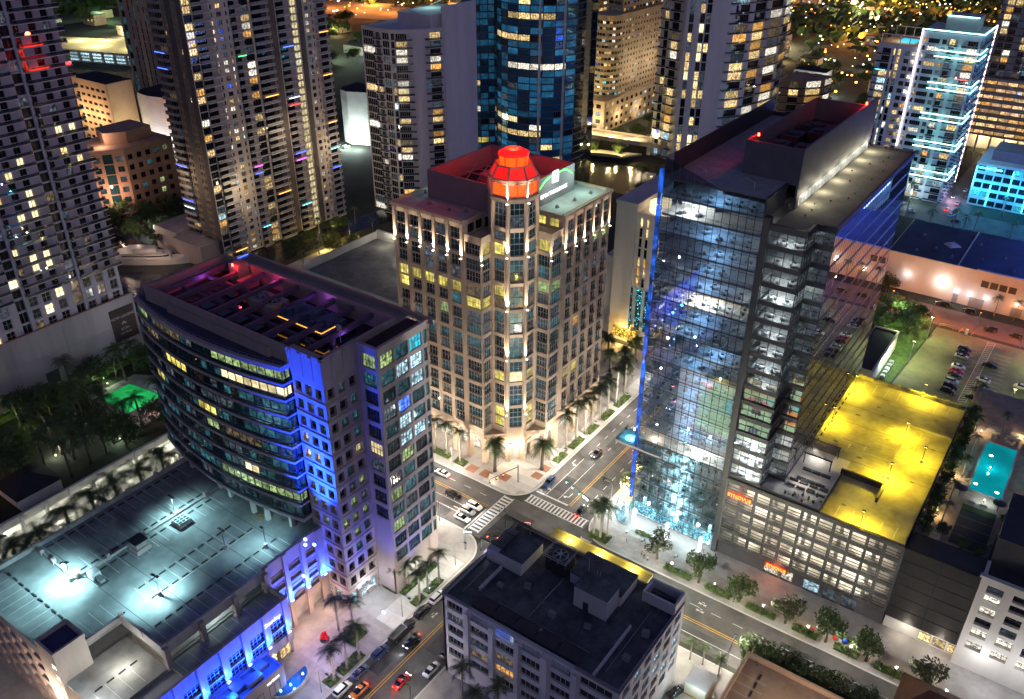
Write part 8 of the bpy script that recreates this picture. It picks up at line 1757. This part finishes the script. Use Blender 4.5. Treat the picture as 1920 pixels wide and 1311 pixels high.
for x, y, c, k, l in ((-10.4, 256.0, 'black', 'sedan', 'black car right of the striped path'), (-10.4, 246.0, 'white', 'sedan', 'white car right of the striped path'), (-10.4, 239.8, 'grey', 'suv', 'grey car right of the striped path near the palms'), (-1, 248, 'white', 'suv', 'white car at the right edge of the car park'), (-11, 234.4, 'black', 'sedan', 'dark car nearest the pool palms in the car park')): car(x, y, 175, c, l, k, z=.1)
for x, y, c, l in ((-30.2, 290.2, 'black', 'dark car by the small warehouse door'), (-22.4, 289.6, 'black', 'dark car before the warehouse roller door'), (-14.2, 280.3, 'black', 'black pickup on the orange lit road'), (-7.0, 279.9, 'black', 'black car at the right end of the orange lit road')): car(x, y, 178, c, l, 'suv')
for i, (x, y, d) in enumerate(((-60.9, 372.8, 5), (-47, 394.7, 90), (-45.1, 405.1, 90), (-49, 384, 92), (-46, 378, 60), (-50, 402, 270), (-43, 372, 10), (-47.5, 414, 90))): car(x, y, d, ('white', 'silver', 'black', 'red', 'white', 'grey', 'black', 'silver')[i], '%s car counted from the palms on the street below the neon tower' % ORD[i], 'sedan', i in (1, 3, 5), group='cars below the neon tower')
for i, (y, z) in enumerate(((27, 8.1), (32, 8.1), (37, 8.1), (42.5, 8.1), (27.5, 4.3), (33, 4.3), (38, 4.3), (47, 8.1))): car(-160.6, y, 0, ('red', 'grey', 'white', 'black', 'red', 'blue', 'grey', 'silver')[i], '%s car parked inside the low white garage behind the palms' % ORD[i], 'sedan', z=z, group='cars in the white garage')
for i, (x, y) in enumerate(((-320, 296), (-314, 297), (-331, 296), (-214, 372), (-204, 396), (-200, 404), (-196, 398))): car(x, y, 80, ('white', 'silver', 'grey', 'white', 'silver', 'white', 'grey')[i], 'small pale car parked by the floodlit white block' if i < 3 else 'pale car parked under the trees beyond the bridge', 'suv', group='far cars by the white block' if i < 3 else 'far cars beyond the bridge')

# ------------------------------------------------------------------ street furniture
def signal(x, y, L, ang, lens, label, h=4.8):
    T = thing('traffic_signal', label, 'traffic signal', (x, y, .14)); c, s_ = math.cos(R(ang)), math.sin(R(ang))
    part('pole', MB().tube([(x, y, .14), (x, y, h+.6)], [.2, .15], 8), metal, T); part('mast_arm', MB().tube([(x, y, h), (x+c*L, y+s_*L, h+.5)], [.12, .07], 6), metal_d, T)
    for t in (.55, .78, 1.0):
        sh = put('signal_head', pmesh('signal_head', lambda: MB().box(-.17, .17, -.14, .14, -.9, .0), (metal_d,)), T, (x+c*L*t, y+s_*L*t, h+.3*t), R(ang))
        k = {'red': .22, 'green': .72}[lens]; o = bpy.data.objects.new('lens', pmesh(('lens', lens), lambda: MB().box(-.12, .12, -.2, .2, -k-.1, -k+.12), (emit('signal_'+lens, (1, .12, .02) if lens == 'red' else (.1, 1, .5), 9),))); COL.objects.link(o); o.parent = sh
    return T
signal(-91.5, 131.5, 8.4, -105, 'red', 'traffic signal mast reaching left from the tan tower corner'); signal(-69.5, 130.2, 10.5, 160, 'green', 'traffic signal mast with green lights above the zebra crossing'); signal(-87.6, 106.4, 9.0, 25, 'red', 'traffic signal mast beside the curved tower with a lit street sign'); signal(-68.8, 108.8, 6.0, 100, 'red', 'traffic signal mast behind the low office block')
for x, y, a in ((-87.4, 107.0, 25), (-72.8, 131.2, 160)): T = thing('street_name_sign', 'glowing street name sign on the signal mast %s' % ('by the curved tower' if x < -80 else 'above the zebra crossing'), 'street sign', (x, y, 0)); part('panel', MB().bar((x-.9*math.cos(R(a)), y-.9*math.sin(R(a)), 4.6), (x+.9*math.cos(R(a)), y+.9*math.sin(R(a)), 4.6), .12, .5), emit('street_sign', (.5, .9, 1), 3), T)
for i, x in enumerate((-48.5, -39, -28.9, -20, -12, -3.9, 4.5)):
    T = thing('post_top_lamp', '%s post lamp from the glass tower along the avenue pavement' % ORD[i], 'street lamp', (x, 125.6, .14), 'post lamps along the avenue'); put('post', pmesh('pt_post', lambda: MB().tube([(0, 0, 0), (0, 0, 3.0)], .06, 6), (metal_d,)), T, (x, 125.6, .14)); put('globe', pmesh('pt_globe', lambda: MB().cone((0, 0), .34, .3, 3.15, 3.22, 12, 0).cone((0, 0), .2, .26, 2.95, 3.15, 10, 1), (metal_d, emit('pt_lamp', (1, .95, .85), 14))), T, (x, 125.6, .14)); light('POINT', (x, 125.4, 3.6), 150, (1, .92, .80), T, .15)
LC = (1, .90, .76)
for i, (x, y, arm, p) in enumerate(((-87.2, 142, (2.2, 0), 900), (-87.2, 156, (2.2, 0), 900), (-87.2, 172, (2.2, 0), 900), (-69.6, 137.5, (-2.2, 0), 900), (-69.6, 165, (-2.2, 0), 800), (-98, 110.2, (0, 2.2), 900), (-108, 127, (0, -2.2), 900), (-124, 127, (0, -2.2), 800), (-140, 127, (0, -2.2), 700), (-86, 84.5, (2.2, 0), 300), (-86, 63, (2.2, 0), 230), (-70.9, 70, (-2.2, 0), 330), (-47, 110.4, (0, 2.4), 900), (-29.6, 110.4, (0, 2.4), 900), (-110, 110.2, (0, 2.2), 700), (-86.4, 101.5, (1.8, 1.2), 500), (-70.6, 107.4, (-1.6, 2.2), 900), (-88.4, 190, (2.2, 0), 800))):
    street_lamp(x, y, '%s lamp post of the streets, counted from the right side of the tan tower' % ORD[i] if i < 16 else 'lamp post %s' % ('behind the low office block at the junction' if i == 16 else 'near the gold lit entrance'), p, LC, e_warm, 6.4, arm, 'street lamps')
T = thing('red_sculpture', 'red abstract sculpture on the pink lit plaza', 'sculpture', (-96.2+2.0, 71.6, .17)); sx, sy = -94.2, 71.6
part('plinth', MB().cone((sx, sy), .95, .95, .17, .3, 14), metal_d, T); sm = MB()
for a, b, w_ in (((-.6, -.3, .3), (-.4, .1, 1.7), .4), ((.5, .2, .3), (.2, .1, 1.6), .42), ((-.5, .1, 1.5), (.4, -.1, 1.35), .38), ((-.1, .4, .3), (.1, .2, 2.1), .4), ((-.6, -.3, .5), (.6, .2, .7), .4)): sm.bar((sx+a[0], sy+a[1], a[2]), (sx+b[0], sy+b[1], b[2]), w_, w_)
part('figure', sm, paint('sculpture_red', (.75, .015, .02), .35, .4), T)
for x, y in ((-99.6, 69), (-99.8, 73.2), (-99.8, 77)): light('POINT', (x+1.6, y, 3.2), 90, (1, .62, .42), None, .3)
light('POINT', (-90, 68, 6), 200, (.85, .65, .95), None, .4); light('POINT', (-90, 82, 5), 90, (.95, .85, .95), None, .4); light('POINT', (-93.6, 84, 4), 130, (.85, .93, 1), None, .3); light('POINT', (-88.6, 94, 4), 120, (.8, 1, .8), None, .3)
T = thing('monument_sign', 'lit stone monument sign on the pavement before the tan tower', 'sign', (-96.7, 128.9, .17)); part('base', MB().box(-98.3, -95.1, 128.6, 129.4, .17, .5), tan, T); part('panel', MB().box(-98.0, -95.4, 128.8, 129.2, .5, 1.35), concrete_l, T); put('lettering', text_mesh('FIFTH THIRD BANK', .28, metal_d, .02), T, (-96.7, 128.76, .8)); light('POINT', (-96.7, 127.6, 1.2), 14, (1, .95, .85), T, .1)
T = thing('toy_ornaments', 'red, blue and green holiday figures on the avenue lawn', 'decoration', (-14.6, 128.6, .14))
for nm, x, y, r, h, c in (('red_figure', -15.4, 128.4, .45, 1.3, (.6, .02, .02)), ('blue_figure', -13.6, 128.7, .6, 1.1, (.02, .08, .5)), ('green_figure', -15.2, 129.9, .7, 1.2, (.06, .4, .05)), ('red_ball', -19.6, 128.4, .35, .6, (.6, .02, .02))): put(nm, MB().cone((0, 0), r*.5, r, 0, h*.4, 10).cone((0, 0), r, r*.7, h*.4, h*.75, 10).cone((0, 0), r*.7, r*.2, h*.75, h, 10).mesh(nm, paint(nm, c, .3, .5)), T, (x, y, .14))
light('POINT', (-14.6, 127.4, 3), 60, (1, .95, .9), T, .2)
hedge(-17.4, -11.4, 129.2, 130.2, .35, 'green bed behind the holiday figures')
# the yacht on the river
T = thing('motor_yacht', 'long white motor yacht moored beside the white balcony tower', 'yacht', (-272, 156, 0), None, R(36)); hullm = paint('yacht_white', (.62, .58, .55), .3, .4)
def yh(secs, z0, z1):
    mb = MB(); k = len(secs); mb.v += [(x, -w*.8, z0) for x, w in secs]+[(x, w*.8, z0) for x, w in secs]+[(x, -w, z1) for x, w in secs]+[(x, w, z1) for x, w in secs]
    for i in range(k-1): mb.f += [(i, i+1, 2*k+i+1, 2*k+i), (k+i+1, k+i, 3*k+i, 3*k+i+1), (2*k+i, 2*k+i+1, 3*k+i+1, 3*k+i)]; mb.m += [0]*3
    mb.f += [(0, 2*k, 3*k, k)]; mb.m += [0]; return mb
for nm, mb, m_ in (('hull', yh([(-14, 2.8), (-6, 3.2), (4, 3.2), (10, 2.2), (14.5, .2)], -.1, 2.2), hullm), ('main_deck_house', yh([(-10, 2.4), (0, 2.6), (5, 2.2), (8, .8)], 2.2, 4.0), hullm), ('upper_deck', yh([(-11.5, 2.5), (0, 2.5), (3, 1.8), (5, .7)], 4.05, 4.4), hullm), ('bridge_house', yh([(-5, 1.7), (0, 1.8), (3, 1.0)], 4.4, 5.8), hullm), ('fly_deck', yh([(-7.5, 1.9), (0, 1.9), (2.4, 1.0)], 5.85, 6.1), hullm), ('window_band', yh([(-9, 2.46), (0, 2.66), (5, 2.26), (7.4, 1.1)], 2.7, 3.5), g_black)): o = bpy.data.objects.new(nm, mb.mesh(nm, m_)); COL.objects.link(o); o.parent = T
for x, y, c, p in ((-262, 150, (1, .7, .5), 420), (-285, 160, (1, .75, .55), 420), (-270, 172, (.6, .7, 1), 300), (-281, 175, (1, .8, .6), 300)): light('POINT', (x, y, 7), p, c, None, .3)
for i, (x, y) in enumerate(((-281, 181), (-272, 176), (-292, 172))): street_lamp(x, y, '%s promenade lamp beside the moored yacht' % ORD[i], 500, (.75, .82, 1), e_white, 4.5, (.3, 0), 'promenade lamps')
# long low garage roof between the curved and the tan tower
lg2 = thing('low_garage_roof', 'low pale parking roof between the curved tower and the tan tower', 'parking deck', (-150, 160, 0))
part('deck', MB().box(-198, -132, 163, 198, .14, 14), mat('deck_pale', (.20, .19, .18), .8, .5, .15), lg2); part('upper_ramp', MB().box(-148, -131, 133, 168, 14, 19), brown, lg2); part('parapet', MB().box(-198, -132, 163, 163.5, 14, 15).box(-198, -197.5, 163.5, 198, 14, 16.5).box(-132.5, -132, 168, 198, 14, 15.2).box(-197.5, -148, 197, 198, 14, 17), concrete_l, lg2)
for x, y in ((-176, 188), (-164, 178), (-190, 194)): light('POINT', (x, y, 18.5), 190, (1, .93, .72), lg2, .3)
# ------------------------------------------------------------------ people: one skinned body each, small in the picture
def person_mesh(sit):
    me = bpy.data.meshes.new('person'); hz = .78 if not sit else .42
    V = [(0, 0, hz), (0, 0, hz+.25), (0, 0, hz+.46), (0, 0, hz+.56), (0, .01, hz+.68), (.15, 0, hz+.43), (.2, -.02, hz+.2), (.18, -.12, hz+.02), (-.15, 0, hz+.43), (-.2, -.02, hz+.2), (-.16, -.14, hz+.04)]
    V += [(.09, 0, hz-.03), (.1, -.05, .4), (.1, .02, .05), (.1, -.1, .02), (-.09, 0, hz-.03), (-.1, .06, .4), (-.1, .12, .05), (-.1, .0, .02)] if not sit else [(.09, -.02, hz-.02), (.1, -.36, hz-.02), (.1, -.38, .06), (.1, -.5, .03), (-.09, -.02, hz-.02), (-.1, -.36, hz-.02), (-.1, -.38, .06), (-.1, -.5, .03)]
    E_ = [(0, 1), (1, 2), (2, 3), (3, 4), (2, 5), (5, 6), (6, 7), (2, 8), (8, 9), (9, 10), (0, 11), (11, 12), (12, 13), (13, 14), (0, 15), (15, 16), (16, 17), (17, 18)]
    rad = [.12, .12, .11, .05, .095, .055, .042, .03, .055, .042, .03, .085, .06, .042, .04, .085, .06, .042, .04]
    me.from_pydata(V, E_, []); o = bpy.data.objects.new('p', me); COL.objects.link(o); md = o.modifiers.new('skin', 'SKIN'); sk = me.skin_vertices[0].data
    for i, r in enumerate(rad): sk[i].radius = (r, r)
    sk[0].use_root = True; o.modifiers.new('sub', 'SUBSURF').levels = 1
    out = bpy.data.meshes.new_from_object(o.evaluated_get(bpy.context.evaluated_depsgraph_get())); bpy.data.objects.remove(o); return out, hz
skin = mat('skin', (.42, .25, .17), .6); hair = mat('hair', (.03, .02, .015), .7)
PM = {k: person_mesh(k) for k in (False, True)}; PMC = {}
def person(x, y, z, deg, sit, shirt, trousers, label, grp=None):
    key = (sit, shirt, trousers); base, hz = PM[sit]
    if key not in PMC:
        me = base.copy(); me.materials.clear()
        for m_ in (mat('cloth_%s' % trousers, CLO[trousers], .9), mat('cloth_%s' % shirt, CLO[shirt], .9), skin, hair): me.materials.append(m_)
        for f in me.polygons:
            c = f.center; f.material_index = 0 if c.z < hz+.04 else (1 if c.z < hz+.5 and (abs(c.x) < .19 or c.z > hz+.25) else (2 if c.z < hz+.68 and not (c.z > hz+.6 and c.y > .03) else 3)); f.use_smooth = True
        PMC[key] = me
    o = put('person', PMC[key], None, (x, y, z), R(deg), label=label, category='person')
    if grp: o['group'] = grp
CLO = {'white': (.6, .6, .6), 'blue': (.05, .1, .3), 'red': (.4, .03, .03), 'black': (.02, .02, .025), 'denim': (.06, .09, .16), 'beige': (.4, .32, .22)}
person(-88.8, 120.6, .05, 100, False, 'white', 'denim', 'person in a white shirt crossing beside the waiting cars'); person(-88.0, 121.2, .05, 95, False, 'blue', 'black', 'person in a blue shirt crossing behind the one in white')
for i, (x, y, d, s_, a, b) in enumerate(((-58.6, 130.8, 90, True, 'white', 'denim'), (-57.4, 130.8, -90, True, 'blue', 'black'), (-55.6, 130.4, 90, True, 'red', 'denim'), (-54.4, 130.4, -90, True, 'black', 'beige'), (-50.6, 130.6, 90, True, 'white', 'black'), (-49.4, 130.6, -90, True, 'blue', 'denim'))): person(x, y, .17, d, s_, a, b, '%s seated guest from the left on the cafe terrace' % ORD[i], 'cafe guests')
for i, (x, y, d, a, b) in enumerate(((-55.1, 126.3, 40, 'black', 'denim'), (-54.2, 126.1, 210, 'white', 'black'), (-56.0, 126.9, 100, 'red', 'black'), (-60.4, 128.2, -60, 'blue', 'beige'))): person(x, y, .17, d, False, a, b, 'person standing on the pavement %s' % ('by the kerb in dark clothes', 'by the kerb in a white top', 'by the kerb in a red top', 'beside the cafe in a blue top')[i])
for i in range(10): person(-56+1.9*(i % 5)*2.2, 474-2.5*(i//5), .05, 37*i, False, ('white', 'red', 'blue', 'black', 'beige')[i % 5], 'black', 'tiny figure in the crowd under the warm lit garage', 'crowd under the garage')
for i, (x, y) in enumerate(((-58, 130.8), (-55, 130.4), (-50, 130.6), (-62, 131.2), (-47.4, 131))):
    T = thing('cafe_table', '%s round cafe table from the left before the bright lobby' % ORD[i], 'table', (x, y, .17), 'cafe tables'); put('top', pmesh('cafe_top', lambda: MB().cone((0, 0), .42, .42, .58, .62, 12), (light_in,)), T, (x, y, .17)); put('stem', pmesh('cafe_stem', lambda: MB().cone((0, 0), .05, .05, .02, .58, 6).cone((0, 0), .25, .25, 0, .02, 10), (metal_d,)), T, (x, y, .17))
# string lights in the far park
for i, (x0, y0, x1, y1) in enumerate(((-132, 478, -104, 492), (-104, 492, -92, 482), (-150, 492, -128, 500))):
    mb = MB()
    for k in range(26): t = k/25; mb.box(x0+(x1-x0)*t-.25, x0+(x1-x0)*t+.25, y0+(y1-y0)*t-.25, y0+(y1-y0)*t+.25, 4-1.6*math.sin(math.pi*t), 4.5-1.6*math.sin(math.pi*t))
    T = thing('string_lights', '%s amber string of bulbs over the bar in the far park' % ORD[i], 'string lights', (x0, y0, 0)); part('bulbs', mb, emit('string_bulbs', (1, .6, .2), 5), T, kind='stuff'); light('POINT', ((x0+x1)/2, (y0+y1)/2, 3), 700, (1, .5, .15), T, .4)

# worn surfaces: patches, manholes, joints and stains that have a shape of their own
patch_m = mat('asphalt_patch', (.05, .05, .052), .8, .4, .3); rnd = random.Random(3)
for road, lst in ((road_ew, ((-84, 121, 7, 3.4), (-72, 114.5, 5, 3), (-52, 119, 6, 2.4), (-36, 114, 9, 2.6), (-101, 113.5, 6, 2.4), (-20, 121, 7, 2.2), (-112, 123.5, 8, 2.4))), (road_ns, ((-82, 137.5, 2.8, 6), (-75, 143, 3, 5), (-80.4, 160, 2.6, 8), (-81, 96, 3, 7), (-76, 84, 2.6, 6), (-74.5, 98, 3, 4), (-81.6, 74, 2.4, 5)))):
    for x, y, w_, d_ in lst: put('asphalt_patch', MB().box(-w_/2, w_/2, -d_/2, d_/2, 0, .008).mesh('asphalt_patch', patch_m), road, (x, y, .031))
    for k in range(7): x, y = (rnd.uniform(-110, 0), rnd.uniform(112, 125)) if road is road_ew else (rnd.uniform(-84, -72), rnd.uniform(66, 180)); put('manhole', pmesh('manhole', lambda: MB().cone((0, 0), .34, .34, 0, .012, 12), (metal_d,)), road, (x, y, .034))
tyre = mat('tyre_marks', (.06, .065, .068), .85, .5, .6)
for k in range(5): put('expansion_joint', pmesh('joint_x', lambda: MB().box(-19.4, 19.4, -.05, .05, 0, .006), (tyre,)), gd, (-121, 47+6.6*k, GZ+.002))
for k in range(5): put('expansion_joint', pmesh('joint_y', lambda: MB().box(-12, 12, -.05, .05, 0, .006), (tyre,)), pg, (-21.6, 158+7*k, PZT+.002))
for k in range(9):
    pts = [(rnd.uniform(.4, .7)*math.cos(a*.7), rnd.uniform(.25, .45)*math.sin(a*.7)) for a in range(9)]
    put('oil_stain', MB().prism(pts, 0, .004).mesh('oil_stain', mat('oil_stain', (.17, .15, .11), .7, .3, .6)), pg, ((-30, -24, -21, -26, -13, -12, -22, -29, -14)[k], (163, 160, 170, 182, 158, 172, 143, 176, 184)[k], PZT+.0035))
# roof clutter on the low office block
seam = mat('roof_seam', (.06, .057, .08), .8)
for k in range(11): put('roof_seam', pmesh('roof_seam', lambda: MB().box(-.05, .05, -10.6, 10.6, 0, .02), (seam,)), fo, (-68.6+3.0*k, 90.6, FZ-.55))
pipe = mat('pipe_grey', (.22, .22, .24), .6)
for a, b in (((-62, 83.6), (-44, 83.6)), ((-56, 84), (-56, 94.6)), ((-68.5, 82), (-68.5, 90.5)), ((-40, 82), (-40, 97))): put('roof_pipe', MB().tube([(*a, FZ-.35), (*b, FZ-.35)], .09, 6).mesh('roof_pipe', pipe), fo)
for k, (x, y) in enumerate(((-64, 87), (-60, 89.5), (-53, 86.5), (-47, 88), (-38.6, 86), (-38.4, 92), (-69, 96), (-52.5, 82.4))): put('roof_unit', pmesh(('fo_unit', k % 3), lambda: MB().box(-.6, .6, -.45, .45, 0, .6+.25*(k % 3)).cone((0, 0), .32, .32, .6+.25*(k % 3), .7+.25*(k % 3), 10), (pipe,)), fo, (x, y, FZ-.55), .3*(k % 2))
# blue LED clad block east of the warehouse: the glass tower mirrors it
lb2 = thing('blue_led_block', 'blue lit block right of the warehouse, mirrored in the side of the glass tower', 'building', (20, 340, 0))
part('wall', MB().box(5, 45, 299, 385, .1, 40), white, lb2); q = Pieces(lb2)
for k in range(12): q.add('led_tube', 'led_tube', lambda: MB().box(-.25, .25, -.2, 0, 0, 24), (emit('led_tube_blue', (.25, .4, 1), 5),), (6+3.1*k, 298.98, 8), 0); q.add('led_tube', 'led_tube', None, (MATS['led_tube_blue'],), (4.98, 301.5+3.4*k, 8), -math.pi/2); q.add('led_tube', 'led_tube', None, (MATS['led_tube_blue'],), (4.98, 342.5+3.4*k, 8), -math.pi/2)
pmb('led_tube', lambda: MB().box(-.25, .25, -.2, 0, 0, 24)); q.done()
for k in range(4): light('POINT', (12+9*k, 296.4, 24), 900, (.01, .06, 1), lb2, .5); light('POINT', (3.2, 305+22*k, 24), 1700, (.01, .06, 1), lb2, .5)
# more of the far city: lit streets and low houses
for k in range(60):
    x, y = (rnd.uniform(-900, -230), rnd.uniform(560, 980)) if k < 26 else ((rnd.uniform(-215, -80), rnd.uniform(530, 820)) if k < 46 else (rnd.uniform(-800, -560), rnd.uniform(390, 560)))
    if any(abs(x-a) < w_*.5+14 and abs(y-b) < d_*.5+12 for a, b, w_, d_, h_, l_ in hs): continue
    T = thing('far_house', 'small far house with lit windows under the trees near the top edge', 'house', (x, y, 0), 'small far houses'); w_, d_, h_ = rnd.uniform(9, 20), rnd.uniform(8, 12), rnd.uniform(4, 9)
    part('wall', MB().box(x-w_/2, x+w_/2, y-d_/2, y+d_/2, .1, h_), (white_w, beige, tan_l)[k % 3], T); part('roof', MB().box(x-w_/2-.4, x+w_/2+.4, y-d_/2-.4, y+d_/2+.4, h_, h_+.5), roofd, T)
    for j in range(3): put('window', pmesh('far_window', lambda: MB().box(-1, 1, -.1, 0, 0, 1.8), ((w_warm, w_white, w_amber)[j],)), T, (x-w_/3+w_/3*j, y-d_/2, h_*.4))
    if k % 2: light('POINT', (x+6, y-d_/2-6, 6), 2600, (1, .42, .1) if k % 4 == 1 else (1, .8, .5), T, .5)

for k in range(20): light('POINT', (rnd.uniform(-850, 0), rnd.uniform(600, 1000), 11), 16000, (1, .40, .08) if k % 3 else (1, .82, .5), None, .6)

for x, y, z in ((-243, 180, 26), (-242, 205, 40), (-242, 228, 30), (-262, 164, 30)): light('POINT', (x, y, z), 420, (1, .78, .5), t2, 1.0)  # added warm points in mid air to brighten the grey tower's faces
light('POINT', (-36, 252, 7), 420, (.8, 1, .4), None, .4); light('POINT', (-40, 268, 7), 300, (.8, 1, .4), None, .4)  # added green-yellow points to brighten the lawn, without any lamp posts
LK = 3.0
# ------------------------------------------------------------------ plan units to metres
for o in list(SC.objects):
    if o.type == 'CAMERA' or o.parent is not None: continue
    if o.type == 'LIGHT' and o.data.type == 'SUN': continue
    o.location = Vector(o.location)*S; o.scale = Vector(o.scale)*S
for l in bpy.data.lights:
    if l.type != 'SUN': l.energy *= S*S*LK
